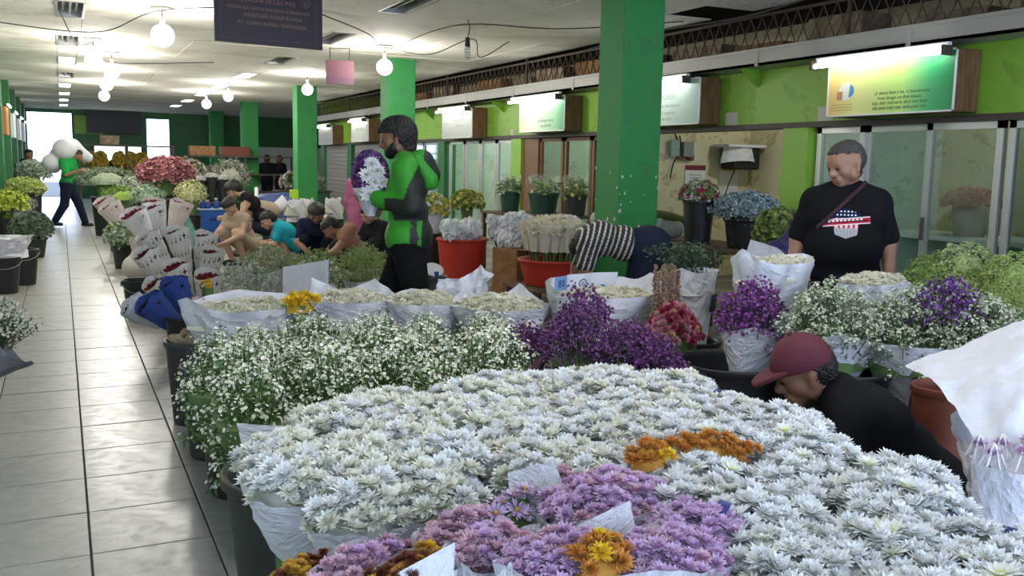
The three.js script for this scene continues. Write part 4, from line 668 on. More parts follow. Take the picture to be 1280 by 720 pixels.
// the big paper wrap on the right with lavender flowers in foam nets
{
  const t = thing('big_paper_wrap', 'big bluish white paper wrap standing at the bed edge', 'wrap', [2.86, 0.12, -1.8]);
  const pos = [], uv = [], idx = [], nu = 60, nv = 30;
  for (let j = 0; j <= nv; j++) for (let i = 0; i <= nu; i++) { const v = j / nv, ang = -PI + 2 * PI * i / nu, k = 0.14 + 0.2 * v ** 0.8, top = 0.56 + 0.04 * Math.cos(ang * 3); const nz = 0.02 * n3(Math.cos(ang) * 2.5, Math.sin(ang) * 2.5, v * 3) + 0.012 * n3(Math.cos(ang) * 6, Math.sin(ang) * 6, v * 6); pos.push((k * 1.15 + nz) * Math.cos(ang) * (1 - 0.05 * v), top * v + 0.02, (k * 0.85 + nz) * Math.sin(ang)); uv.push(ang * 0.3, v * 0.8); }
  for (let j = 0; j < nv; j++) for (let i = 0; i < nu; i++) { const p = j * (nu + 1) + i, q = p + nu + 1; idx.push(p, q, p + 1, p + 1, q, q + 1); }
  const g = new THREE.BufferGeometry(); g.setAttribute('position', new THREE.Float32BufferAttribute(pos, 3)); g.setAttribute('uv', new THREE.Float32BufferAttribute(uv, 2)); g.setIndex(idx); g.computeVertexNormals();
  part('paper', g, PAPER.white, t); 
}
{
  const t = thing('netted_lavender_bunch', 'lavender flowers in white foam nets beside the big wrap', 'flowers', [2.36, 0.5, -1.6]);
  for (let i = 0; i < 9; i++) { const a = i * 2.4, rr = 0.03 + 0.028 * Math.sqrt(i), x = rr * Math.cos(a) * 1.2, z = rr * Math.sin(a); const m = part('bloom', G.lilac[i % 3], petalMat, t); m.position.set(x, 0.24 + R(-0.01, 0.02), z); m.scale.setScalar(0.03);
    for (let k = 0; k < 3; k++) { const b = k * PI / 3 + i; part('foam_strand', tube([[x + 0.033 * Math.cos(b), 0.21, z + 0.033 * Math.sin(b)], [x, 0.275, z], [x - 0.033 * Math.cos(b), 0.21, z - 0.033 * Math.sin(b)]], 0.0032, 8, 5), M.white, t); } }
  part('paper_sleeve', sleeve({ a: 0.15, b: 0.12, ba: 0.08, y0: -0.2, y1: 0.22, rim: points([[0, 0.06, 1.2]]), seed: 3 }), PAPER.white, t);
}
bucket(2.36, -1.6, 0.1, 0.085, 0.36, BUCKET.black, 'small black bucket under the netted lavender', null, { handle: false });
bucket(2.86, -1.8, 0.16, 0.13, 0.12, BUCKET.black, 'black bucket under the big bluish paper wrap', null, { handle: false });

// ---------------------------------------------------------------- cones of dark red roses by the aisle
const dotted = new THREE.MeshStandardMaterial({ roughness: 0.6, side: THREE.DoubleSide, map: canvasTex(512, 256, (g, w, h) => { g.fillStyle = '#ddd9d2'; g.fillRect(0, 0, w, h); const q = rngOf(5); for (let i = 0; i < 40; i++) { const x = ((i % 8) + 0.5 + ((i / 8 | 0) % 2) * 0.5) * w / 8, y = ((i / 8 | 0) + 0.5) * h / 5; g.strokeStyle = q() < 0.7 ? '#57504c' : '#7d3a3a'; g.lineWidth = 5; g.beginPath(); g.arc(x, y, 9, 0, 4.6); g.stroke(); g.fillStyle = '#4a4340'; g.fillRect(x - 3, y + 2, 7, 8); } }) });
const coneGreen = underGreen, redRose = std({ color: lin(0.16, 0.012, 0.02), vertexColors: true, roughness: 0.6, side: THREE.DoubleSide }), plainWhite = PAPER.white;
function cone(x, y, z, dir, L, r, paper, label, o = {}) {
  const t = thing('rose_cone', label, 'bouquet', [x, y, z], 0, o.group);
  t.quaternion.setFromUnitVectors(V(0, 1, 0), V(...dir).normalize());
  part('paper_cone', sleeve({ a: r, b: r * 0.8, ba: r * 0.35, bb: r * 0.3, y0: 0, y1: L, rim: points([[o.peak ?? 1.2, 0.05, 1.2], [(o.peak ?? 1.2) + PI, 0.03, 1]]), flare: 0.75, rough: 0.006, seed: x * 9 + z, nu: 36 }), paper, t);
  const fm = [], fc = []; for (let i = 0; i < 26; i++) { const f = Math.sqrt((i + 0.5) / 26), a = i * 2.39996; fm.push(place(V(f * r * 0.86 * Math.cos(a), L * 0.93 - 0.02 * f, f * r * 0.7 * Math.sin(a)), V(0.3 * Math.cos(a), 1, 0.3 * Math.sin(a)), r * 0.2, R(0, 6))); fc.push(tint(o.rose ?? [0.2, 0.015, 0.022], 0.3)); }
  bulk('roses', roses[0], speck, fm, t, fc); part('stem_bundle', new THREE.CylinderGeometry(r * 0.5, r * 0.2, L * 0.8, 9).translate(0, L * 0.4, 0), coneGreen, t);
  return t;
}
const cg = 'dotted paper cones of dark red roses';
for (const [x, y, z, d, L, r] of [
  [0.95, 0.36, -9.7, [-0.55, 1, 0.25], 0.46, 0.12], [1.1, 0.36, -9.65, [-0.25, 1, 0.3], 0.48, 0.12], [1.22, 0.34, -9.6, [0.1, 1, 0.3], 0.44, 0.12], [1.22, 0.2, -9.38, [0.16, 1, 0.4], 0.46, 0.12],
  [0.85, 0.3, -8.9, [-0.55, 1, 0.45], 0.46, 0.12], [0.98, 0.22, -8.5, [-0.35, 1, 0.5], 0.44, 0.12], [1.08, 0.16, -8.2, [0.0, 1, 0.5], 0.42, 0.12], [0.84, 0.18, -8.25, [-0.6, 1, 0.5], 0.38, 0.11], [0.8, 0.12, -7.9, [-0.7, 1, 0.6], 0.36, 0.11], [0.92, 0.12, -7.75, [-0.3, 1, 0.6], 0.36, 0.1]]) cone(x, y, z, d, L, r, dotted, 'white dotted paper cone of dark red roses leaning towards the aisle', { group: cg });
for (const [x, y, z, d, L, r, p, lab] of [[0.78, 0.2, -7.3, [-0.75, 0.8, 0.25], 0.36, 0.12, PAPER.blue, 'royal blue paper cone of roses tipping over the aisle'], [0.85, 0.24, -7.45, [-0.35, 1, 0.2], 0.36, 0.11, PAPER.blue, 'royal blue paper cone standing behind the tipping one'], [0.66, 0.22, -7.5, [-0.9, 0.75, 0.2], 0.3, 0.11, PAPER.white, 'silvery white paper cone with black edge tipping over the aisle']]) cone(x, y, z, d, L, r, p, lab, { rose: [0.03, 0.01, 0.015] });
bucket(0.78, -7.15, 0.13, 0.1, 0.34, BUCKET.black, 'small black bucket under the blue rose cones', null, { handle: false });
bucket(0.66, -9.5, 0.17, 0.14, 0.34, BUCKET.black, 'black bucket at the aisle side of the dotted rose cones', null, {});
bucket(1.52, -12.4, 0.17, 0.13, 0.34, BUCKET.black, 'empty black bucket standing behind the dotted rose cones', null, {});
{ const t = thing('pink_bag', 'small pink plastic bag hanging beside the cream bunch', 'bag', [0.66, 0.5, -5.5]); part('bag', sleeve({ a: 0.05, b: 0.04, ba: 0.03, bb: 0.03, y0: 0, y1: 0.2, rim: (a) => 0.01 * Math.sin(4 * a) }), PAPER.pinkish, t); part('filling', moundGeo(0.045, 0.035, 0.05, 2, 0.1).translate(0, 0.14, 0), std({ color: lin(0.55, 0.18, 0.34) }), t); }
bunch({ name: 'yellow_chrysanthemum', label: 'small yellow bloom tucked into a dotted rose cone', category: 'flowers', x: 0.98, z: -7.35, y: 0.56, a: 0.04, dome: 0.01, r: 0.03, n: 4, kinds: G.yellow, under: std({ color: lin(0.5, 0.3, 0.02) }), base: 0.35 });

bucket(1.14, -9.5, 0.25, 0.2, 0.3, BUCKET.black, 'wide black bucket holding the upright dotted rose cones', null, { handle: false });
bucket(1.02, -8.45, 0.24, 0.2, 0.22, BUCKET.black, 'low black tub holding the leaning dotted rose cones', null, { handle: false });
// upper flap of the big wrap, folded over the bunch
{
  const A = V(2.6, 0.84, -2.22), B = V(3.35, 1.06, -2.1), C = V(2.75, 0.62, -1.3), D = V(2.36, 0.66, -1.68), pos = [], uv = [], idx = [], nu = 40, nv = 30;
  for (let j = 0; j <= nv; j++) for (let i = 0; i <= nu; i++) { const u = i / nu, v = j / nv, p = A.clone().lerp(B, u).lerp(D.clone().lerp(C, u), v), bow = Math.sin(PI * v) * (0.5 + 0.5 * Math.sin(PI * u)); p.add(V(-0.05, 0.11, 0.05).multiplyScalar(bow)); const c = 0.012 * n3(p.x * 7, p.y * 7, p.z * 7) + 0.006 * n3(p.x * 17, p.y * 17, p.z * 17) + 0.014 * Math.sin(u * 14 + v * 5) * (1 - v) * 0.5; p.add(V(-c, c, c)); pos.push(p.x, p.y, p.z); uv.push(u * 0.8, v * 0.8); }
  for (let j = 0; j < nv; j++) for (let i = 0; i < nu; i++) { const p = j * (nu + 1) + i, q = p + nu + 1; idx.push(p, p + 1, q, p + 1, q + 1, q); }
  const g = new THREE.BufferGeometry(); g.setAttribute('position', new THREE.Float32BufferAttribute(pos, 3)); g.setAttribute('uv', new THREE.Float32BufferAttribute(uv, 2)); g.setIndex(idx); g.computeVertexNormals();
  const w = scene.children.find((o) => o.name === 'big_paper_wrap'); part('upper_flap', g.translate(-w.position.x, -w.position.y, -w.position.z), PAPER.white, w);
}
// ---------------------------------------------------------------- people
// prims: [ax, ay, az, ra, bx, by, bz, rb] tapered capsules, joined smoothly and meshed with surface nets
function sculpt(prims, cell, k, cut, colorAt) {
  const lo = [1e9, 1e9, 1e9], hi = [-1e9, -1e9, -1e9];
  for (const p of prims) for (let c = 0; c < 3; c++) { lo[c] = Math.min(lo[c], p[c] - p[3], p[c + 4] - p[7]); hi[c] = Math.max(hi[c], p[c] + p[3], p[c + 4] + p[7]); }
  const n = [0, 1, 2].map((c) => Math.ceil((hi[c] - lo[c]) / cell) + 5), o = lo.map((v) => v - 2 * cell), [nx, ny, nz] = n, f = new Float32Array(nx * ny * nz).fill(1e3);
  for (const [ax, ay, az, ra, bx, by, bz, rb] of prims) {
    const dx = bx - ax, dy = by - ay, dz = bz - az, dd = dx * dx + dy * dy + dz * dz || 1e-9, pad = Math.max(ra, rb) + 3 * k + 2 * cell;
    const rg = [[ax, bx], [ay, by], [az, bz]].map(([a, b], c) => [Math.max(0, Math.floor((Math.min(a, b) - pad - o[c]) / cell)), Math.min(n[c] - 1, Math.ceil((Math.max(a, b) + pad - o[c]) / cell))]);
    for (let z = rg[2][0]; z <= rg[2][1]; z++) for (let y = rg[1][0]; y <= rg[1][1]; y++) for (let x = rg[0][0]; x <= rg[0][1]; x++) {
      const px = o[0] + x * cell - ax, py = o[1] + y * cell - ay, pz = o[2] + z * cell - az; let t = (px * dx + py * dy + pz * dz) / dd; t = t < 0 ? 0 : t > 1 ? 1 : t;
      const ex = px - t * dx, ey = py - t * dy, ez = pz - t * dz, d = Math.sqrt(ex * ex + ey * ey + ez * ez) - (ra + (rb - ra) * t), i = (z * ny + y) * nx + x, e = f[i];
      if (e > 100) f[i] = d; else { const h = Math.max(k - Math.abs(e - d), 0) / k; f[i] = Math.min(e, d) - h * h * k * 0.25; }
    }
  }
  if (cut) for (let z = 0, i = 0; z < nz; z++) for (let y = 0; y < ny; y++) for (let x = 0; x < nx; x++, i++) { const d = cut(o[0] + x * cell, o[1] + y * cell, o[2] + z * cell); if (d > f[i]) f[i] = d; }
  const pos = [], idx = [], at = new Int32Array(nx * ny * nz).fill(-1), S = [1, nx, nx * ny];
  for (let z = 0; z < nz - 1; z++) for (let y = 0; y < ny - 1; y++) for (let x = 0; x < nx - 1; x++) {
    const i = (z * ny + y) * nx + x; let m = 0, sx = 0, sy = 0, sz = 0, c = 0; const v = [];
    for (let q = 0; q < 8; q++) { const e = f[i + (q & 1) + (q >> 1 & 1) * nx + (q >> 2) * nx * ny]; v.push(e); if (e < 0) m |= 1 << q; }
    if (m === 0 || m === 255) continue;
    for (let a = 0; a < 8; a++) for (let b = 0; b < 3; b++) { const d = a | 1 << b; if (d === a || (v[a] < 0) === (v[d] < 0)) continue; const t = v[a] / (v[a] - v[d]); sx += (a & 1) + (b === 0 ? t : 0); sy += (a >> 1 & 1) + (b === 1 ? t : 0); sz += (a >> 2) + (b === 2 ? t : 0); c++; }
    at[i] = pos.length / 3; pos.push(o[0] + (x + sx / c) * cell, o[1] + (y + sy / c) * cell, o[2] + (z + sz / c) * cell);
  }
  for (let z = 1; z < nz - 1; z++) for (let y = 1; y < ny - 1; y++) for (let x = 1; x < nx - 1; x++) {
    const i = (z * ny + y) * nx + x, a = f[i] < 0;
    for (let b = 0; b < 3; b++) { if (a === (f[i + S[b]] < 0)) continue; const u = S[(b + 1) % 3], w = S[(b + 2) % 3], q = [at[i], at[i - u], at[i - u - w], at[i - w]]; if (q.some((e) => e < 0)) continue; if (a) idx.push(q[0], q[1], q[2], q[0], q[2], q[3]); else idx.push(q[0], q[2], q[1], q[0], q[3], q[2]); }
  }
  const g = new THREE.BufferGeometry(); g.setAttribute('position', new THREE.Float32BufferAttribute(pos, 3)); g.setIndex(idx); g.computeVertexNormals();
  if (colorAt) { const col = []; for (let i = 0; i < pos.length; i += 3) col.push(...colorAt(pos[i], pos[i + 1], pos[i + 2])); g.setAttribute('color', new THREE.Float32BufferAttribute(col, 3)); }
  return g;
}
const cap = (a, ra, b, rb = ra) => [a[0], a[1], a[2], ra, b[0], b[1], b[2], rb], ball = (a, r) => cap(a, r, a, r);
const mid = (a, b, t = 0.5) => a.map((v, i) => v + (b[i] - v) * t);
function headFrame(c, yaw, pitch, roll = 0, s = 1) { const q = new THREE.Quaternion().setFromEuler(new THREE.Euler(pitch, yaw, roll, 'YXZ')); return (x, y, z) => { const v = V(x, y, z).multiplyScalar(s).applyQuaternion(q); return [v.x + c[0], v.y + c[1], v.z + c[2]]; }; }
function headPrims(h, s) {
  const P = (x, y, z, r, X = x, Y = y, Z = z, r2 = r) => cap(h(x, y, z), r * s, h(X, Y, Z), r2 * s);
  return [P(0, 0.035, -0.022, 0.09), P(0, 0.035, 0.025, 0.076), P(0, -0.045, 0.025, 0.06, 0, -0.078, 0.052, 0.036), P(0.036, -0.02, 0.042, 0.04), P(-0.036, -0.02, 0.042, 0.04), P(0.05, -0.05, 0.0, 0.036), P(-0.05, -0.05, 0.0, 0.036),
    P(0, 0.012, 0.085, 0.011, 0, -0.026, 0.108, 0.015), P(0.011, -0.03, 0.093, 0.011, -0.011, -0.03, 0.093), P(-0.021, -0.058, 0.078, 0.011, 0.021, -0.058, 0.078), P(-0.018, -0.067, 0.077, 0.011, 0.018, -0.067, 0.077), P(-0.038, 0.022, 0.077, 0.013, 0.038, 0.022, 0.077),
    P(0.088, 0.012, -0.012, 0.015, 0.086, -0.028, -0.004, 0.01), P(-0.088, 0.012, -0.012, 0.015, -0.086, -0.028, -0.004, 0.01)];
}
// a hand: wrist w, pointing along d, palm facing p; curl in radians at each knuckle
function handPrims(w, d, p, curl, thumbSide, s = 1) {
  const D = V(...d).normalize(), N = V(...p).addScaledVector(D, -V(...p).dot(D)).normalize(), X = D.clone().cross(N).multiplyScalar(thumbSide), W = V(...w), out = [], pt = (a, b, c) => { const v = W.clone().addScaledVector(X, a * s).addScaledVector(D, b * s).addScaledVector(N, c * s); return [v.x, v.y, v.z]; };
  for (const [a, l] of [[0.026, 0.088], [0.009, 0.092], [-0.009, 0.088], [-0.025, 0.08]]) out.push(cap(pt(a * 0.55, 0.0, 0), 0.016 * s, pt(a, l, 0), 0.0125 * s));
  for (const [a, l, L] of [[0.028, 0.088, 0.07], [0.0095, 0.093, 0.078], [-0.0095, 0.089, 0.072], [-0.027, 0.08, 0.056]]) {
    let q = [a, l, 0], t = curl * 0.5, fr = [0.42, 0.32, 0.26];
    for (let i = 0; i < 3; i++) { const e = [q[0] * 1.01, q[1] + L * fr[i] * Math.cos(t), q[2] + L * fr[i] * Math.sin(t)]; out.push(cap(pt(...q), (0.0098 - i * 0.001) * s, pt(...e), (0.0092 - i * 0.001) * s)); q = e; t += curl; }
  }
  const a = [0.022, 0.022, 0.008], b = [0.05, 0.05, 0.018 + 0.01 * curl], c = [0.058 - 0.012 * curl, 0.08, 0.024 + 0.02 * curl]; out.push(cap(pt(...a), 0.015 * s, pt(...b), 0.0115 * s), cap(pt(...b), 0.0112 * s, pt(...c), 0.009 * s)); return out;
}
const SKIN = { tan: std({ color: lin(0.3, 0.155, 0.095), roughness: 0.55 }), brown: std({ color: lin(0.25, 0.12, 0.07), roughness: 0.55 }), light: std({ color: lin(0.46, 0.28, 0.19), roughness: 0.55 }) };
const hairMat = std({ color: lin(0.012, 0.01, 0.009), roughness: 0.55 }), eyeMat = std({ color: lin(0.02, 0.015, 0.012), roughness: 0.2 }), browMat = std({ color: lin(0.02, 0.015, 0.012), roughness: 0.8 }), lipMat = std({ color: lin(0.26, 0.1, 0.08), roughness: 0.5 });
const clothMap = tex(128, (u, v, x, y) => 0.5 + 0.25 * Math.sin(x * PI / 2) * Math.sin(y * PI / 2) + 0.2 * fbm(u, v, 9, 3, 300), false);
const cloth = (r, g, b, o = {}) => new THREE.MeshPhysicalMaterial({ color: lin(r, g, b), roughness: 0.95, specularIntensity: 0.25, ...o });
const eyeGeo = new THREE.SphereGeometry(0.011, 10, 8);

function person(o) {
  const t = thing('person', o.label, 'person', [o.x, o.y ?? 0, o.z], o.turn ?? 0), J = o.j, cs = o.cell ?? 0.012, w = o.build ?? 1, f = o.fine ?? 0.005, s = o.headSize ?? 1;
  const H = headFrame(J.head, o.yaw ?? 0, o.pitch ?? 0, o.roll ?? 0, s), up = V(...J.neck).sub(V(...J.pelvis)).normalize();
  const side = V(...J.shL).sub(V(...J.shR)).normalize(), sd = (p, k) => [p[0] + side.x * k, p[1] + side.y * k, p[2] + side.z * k];
  const waist = mid(J.pelvis, J.chest, 0.5), belly = o.belly ? [waist[0] + o.belly[0], waist[1] + o.belly[1], waist[2] + o.belly[2]] : waist;
  const torso = (e) => [cap(sd(J.chest, 0.1 * w), 0.108 * w + e, sd(J.chest, -0.1 * w), 0.108 * w + e), cap(sd(belly, 0.06 * w), (o.bellyR ?? 0.108) * w + e, sd(belly, -0.06 * w), (o.bellyR ?? 0.108) * w + e), cap(sd(J.pelvis, 0.075 * w), 0.115 * w + e, sd(J.pelvis, -0.075 * w), 0.115 * w + e), cap(sd(mid(J.chest, J.neck, 0.75), 0.05), 0.075 * w + e, J.shL, 0.066 * w + e), cap(sd(mid(J.chest, J.neck, 0.75), -0.05), 0.075 * w + e, J.shR, 0.066 * w + e)];
  const arm = (S, E, W, e, upTo = 1) => upTo <= 0.5 ? [cap(S, 0.056 * w + e, mid(S, E, upTo * 2), 0.05 * w + e)] : [cap(S, 0.056 * w + e, E, 0.043 * w + e), cap(E, 0.043 * w + e, mid(E, W, upTo * 2 - 1), 0.033 * w + e)];
  const leg = (A, K, F, e, upTo = 1) => upTo <= 0.5 ? [cap(A, 0.088 * w + e, mid(A, K, upTo * 2), 0.07 * w + e)] : [cap(A, 0.088 * w + e, K, 0.058 * w + e), cap(K, 0.058 * w + e, mid(K, F, upTo * 2 - 1), 0.04 * w + e)];
  const toe = (F, d) => cap([F[0] - d[0] * 0.04, F[1] - 0.045, F[2] - d[2] * 0.04], 0.036, [F[0] + d[0] * 0.13, F[1] - 0.055, F[2] + d[2] * 0.13], 0.028);
  const fd = o.toe ?? [0, 0, 1], hands = [[J.wrL, J.elL, 1, o.handL], [J.wrR, J.elR, -1, o.handR]];
  const skin = [...torso(0), ...arm(J.shL, J.elL, J.wrL, 0), ...arm(J.shR, J.elR, J.wrR, 0), ...leg(J.hipL, J.knL, J.anL, 0), ...leg(J.hipR, J.knR, J.anR, 0), toe(J.anL, fd), toe(J.anR, fd), cap(J.neck, 0.058, H(0, -0.03, -0.03), 0.055)];
  const pieces = [sculpt(skin, cs, 0.04), sculpt([...headPrims(H, s), cap(H(0, -0.05, -0.02), 0.054 * s, J.neck, 0.058)], f, 0.02)];
  for (const [W, E, ts, hd] of hands) pieces.push(sculpt([...handPrims(W, hd?.dir ?? [W[0] - E[0], W[1] - E[1], W[2] - E[2]], hd?.palm ?? [-ts * 1, 0, 0.2], hd?.curl ?? 0.4, hd?.thumb ?? ts, o.handSize ?? 1), cap(mid(E, W, 0.85), 0.034 * w, W, 0.03)], f * 0.8, 0.008));
  const body = part('body', mergeGeometries(pieces), SKIN[o.skin ?? 'tan'], t, 'skin');
  for (const e of [-1, 1]) { const q = H(e * 0.031, 0.003, 0.0865); part('eye', eyeGeo, eyeMat, body).position.set(...q); part('eyebrow', rod(H(e * 0.014, 0.027, 0.0955), H(e * 0.05, 0.028, 0.082), 0.0055, 0.0035, 6), browMat, body); }
  part('mouth', rod(H(-0.02, -0.0625, 0.0905), H(0.02, -0.0625, 0.0905), 0.0045, 0.0045, 6), lipMat, body);
  if (o.hair !== false) { const inv = new THREE.Matrix4().makeRotationFromEuler(new THREE.Euler(o.pitch ?? 0, o.yaw ?? 0, o.roll ?? 0, 'YXZ')).invert(), v = V(0, 0, 0), style = o.hair ?? {};
    const hp = [ball(H(0, 0.043, -0.028), (style.r ?? 0.098) * s), ball(H(0, 0.05, 0.018), (style.front ?? 0.085) * s), cap(H(0, 0.0, -0.055), 0.075 * s, H(0, -0.05, -0.06), (style.nape ?? 0.05) * s), ...(style.extra ? style.extra(H, s) : [])];
    const fuzz = (g) => { const p = g.attributes.position, nn = g.attributes.normal; for (let i = 0; i < p.count; i++) { const x = p.getX(i), y = p.getY(i), z = p.getZ(i), d = 0.005 * n3(x * 55, y * 55, z * 55) + 0.003 * n3(x * 130, y * 130, z * 130); p.setXYZ(i, x + nn.getX(i) * d, y + nn.getY(i) * d, z + nn.getZ(i) * d); } g.computeVertexNormals(); return g; };
    part('hair', fuzz(sculpt(hp, f, 0.02, (x, y, z) => { v.set(x - J.head[0], y - J.head[1], z - J.head[2]).divideScalar(s).applyMatrix4(inv); const line = style.line ?? 0.05; return s * Math.max(-v.y - 0.085, Math.min(v.z - (style.side ?? 0.01) , line + 0.008 * n3(x * 40, y * 40, z * 40) + Math.max(0, Math.abs(v.x) - 0.05) * -0.3 - v.y)); })), style.mat ?? hairMat, t); }
  if (o.shirt) { const e = o.shirt.loose ?? 0.014, up2 = o.shirt.sleeve ?? 0.4; const sp = [...torso(e), ...(up2 > 0 ? [...arm(J.shL, J.elL, J.wrL, e, up2), ...arm(J.shR, J.elR, J.wrR, e, up2)] : []), ...(o.shirt.extra ?? [])];
    const m = part('shirt', sculpt(sp, o.shirt.cell ?? cs, 0.03, o.shirt.hem, o.shirt.colorAt), o.shirt.mat, t, o.shirt.label); t.userData.shirt = m; }
  if (o.trousers) { const e = o.trousers.loose ?? 0.016, u = o.trousers.len ?? 1; part('trousers', sculpt([cap(sd(J.pelvis, 0.075 * w), 0.115 * w + e, sd(J.pelvis, -0.075 * w), 0.115 * w + e), cap(J.pelvis, 0.11 * w + e, waist, 0.1 * w + e), ...leg(J.hipL, J.knL, J.anL, e, u), ...leg(J.hipR, J.knR, J.anR, e, u), ...(o.trousers.extra ?? [])], cs, 0.03, o.trousers.cut ?? (o.shirt?.hem ? (x, y, z) => -o.shirt.hem(x, y, z) - 0.05 : undefined)), o.trousers.mat, t, o.trousers.label); }
  if (o.shoes) for (const F of [J.anL, J.anR]) part('shoe', sculpt([toe(F, fd)].map((p) => { const q = [...p]; q[3] += 0.01; q[7] += 0.01; return q; }), 0.012, 0.02), o.shoes, t);
  delete t.userData.shirt; t.userData.made = undefined; delete t.userData.made;
  return t;
}
const standing = (h = 1.7, o = {}) => { const k = h / 1.7, q = (a) => a.map((v) => v * k); const j = { pelvis: [0, 0.92, 0], chest: [0, 1.26, 0.01], neck: [0, 1.43, -0.015], head: [0, 1.57, 0.02], shL: [0.18, 1.38, -0.01], shR: [-0.18, 1.38, -0.01], elL: [0.25, 1.11, -0.03], elR: [-0.25, 1.11, -0.03], wrL: [0.25, 0.88, 0.05], wrR: [-0.25, 0.88, 0.05], hipL: [0.09, 0.88, 0], hipR: [-0.09, 0.88, 0], knL: [0.1, 0.48, 0.02], knR: [-0.1, 0.48, 0.02], anL: [0.1, 0.085, -0.02], anR: [-0.1, 0.085, -0.02], ...o }; return Object.fromEntries(Object.entries(j).map(([n, v]) => [n, q(v)])); };

// the man in black behind the gypsophila
{
  const black = cloth(0.008, 0.008, 0.0095), j = standing(1.66, { shL: [0.175, 1.35, -0.01], shR: [-0.175, 1.35, -0.01], elL: [0.26, 1.12, -0.03], elR: [-0.265, 1.12, -0.03], wrL: [0.27, 0.93, 0.05], wrR: [-0.3, 0.9, 0.06], head: [-0.02, 1.575, 0.035] });
  const t = person({ label: 'man in black printed T-shirt standing before the glass doors, looking down', x: 4.2, z: -4.1, turn: -0.74, j, build: 1.06, belly: [0, 0, 0.03], bellyR: 0.135, yaw: -0.85, pitch: 0.28, headSize: 1.04, cell: 0.011, fine: 0.0045,
    hair: { line: 0.085, side: -0.035, r: 0.094, front: 0.078, nape: 0.045, mat: std({ color: lin(0.05, 0.042, 0.038), roughness: 0.7 }) }, shirt: { mat: black, sleeve: 0.43, loose: 0.02, hem: (x, y) => 0.86 - y, label: 'black T-shirt with red white and blue badge print' }, trousers: { mat: cloth(0.02, 0.02, 0.025) }, shoes: M.blackRubber, handL: { curl: 0.5, palm: [-0.6, 0, -0.5] }, handR: { curl: 0.5, palm: [0.6, 0, -0.5] } });
  const shirt = t.children.find((c) => c.name === 'shirt'); const probe = new THREE.Mesh(shirt.geometry); probe.updateMatrixWorld();
  const print = canvasTex(512, 512, (g, w, h) => {
    g.clearRect(0, 0, w, h); g.fillStyle = '#161617'; g.fillRect(0, 0, w, h);
    const hex = (k, y0, y1) => { g.beginPath(); g.moveTo(256 - 190 * k, y0); g.lineTo(256, y0 - 90 * k); g.lineTo(256 + 190 * k, y0); g.lineTo(256 + 150 * k, y1); g.lineTo(256, y1 + 60 * k); g.lineTo(256 - 150 * k, y1); g.closePath(); };
    hex(0.78, 130, 380); g.save(); g.clip(); g.fillStyle = '#1b2345'; g.fillRect(0, 0, w, 180); for (let x = 90, i = 0; x < 440; x += 26, i++) { g.fillStyle = i % 2 ? '#c23a4b' : '#d9d2cf'; g.fillRect(x, 180, 26, 130); } g.fillStyle = '#a9a9ab'; g.fillRect(0, 300, w, 200); g.strokeStyle = '#77777b'; g.lineWidth = 6; for (let i = 0; i < 7; i++) { g.beginPath(); g.moveTo(110 + i * 40, 310); g.lineTo(180 + i * 22, 440); g.stroke(); } g.fillStyle = '#eef0f4'; for (let i = 0; i < 12; i++) { g.beginPath(); g.arc(160 + (i % 6) * 38, 100 + (i / 6 | 0) * 42, 10, 0, 7); g.fill(); } g.restore();
    g.save(); g.translate(256, 220); g.rotate(-0.12); g.fillStyle = '#b93145'; g.fillRect(-250, -42, 500, 84); g.fillStyle = '#e4dfdd'; g.fillRect(-250, -42, 500, 12); g.fillRect(-250, 30, 500, 12); g.fillStyle = '#15151a'; g.fillRect(-230, -4, 460, 12); g.fillStyle = '#efe9e6'; for (let i = 0; i < 9; i++) g.fillRect(-190 + i * 42, -26, 26, 20); g.restore();
  });
  const dg = new DecalGeometry(probe, V(0.0, 1.2, 0.19), new THREE.Euler(-0.1, 0, 0), V(0.27, 0.25, 0.25));
  part('shirt_print', dg, new THREE.MeshPhysicalMaterial({ map: print, roughness: 0.95, specularIntensity: 0.25, polygonOffset: true, polygonOffsetFactor: -4 }), shirt, 'red, white, blue and grey badge print');
  // sling strap across the chest, following the shirt front
  const strap = []; const ray = new THREE.Raycaster(); for (let i = 0; i <= 14; i++) { const k = i / 14, x = 0.1 - 0.26 * k, y = 1.44 - 0.27 * k; ray.set(V(x, y, 0.6), V(0, 0, -1)); probe.material.side = THREE.DoubleSide; const hit = ray.intersectObject(probe)[0]; if (hit) strap.push(hit.point.add(V(0, 0, 0.004))); }
  if (strap.length > 3) { const c = new THREE.CatmullRomCurve3(strap), g = new THREE.TubeGeometry(c, 24, 0.014, 6); g.scale(1, 1, 1); part('sling_strap', g, cloth(0.05, 0.025, 0.035), shirt, 'dusky strap across the chest'); }
}
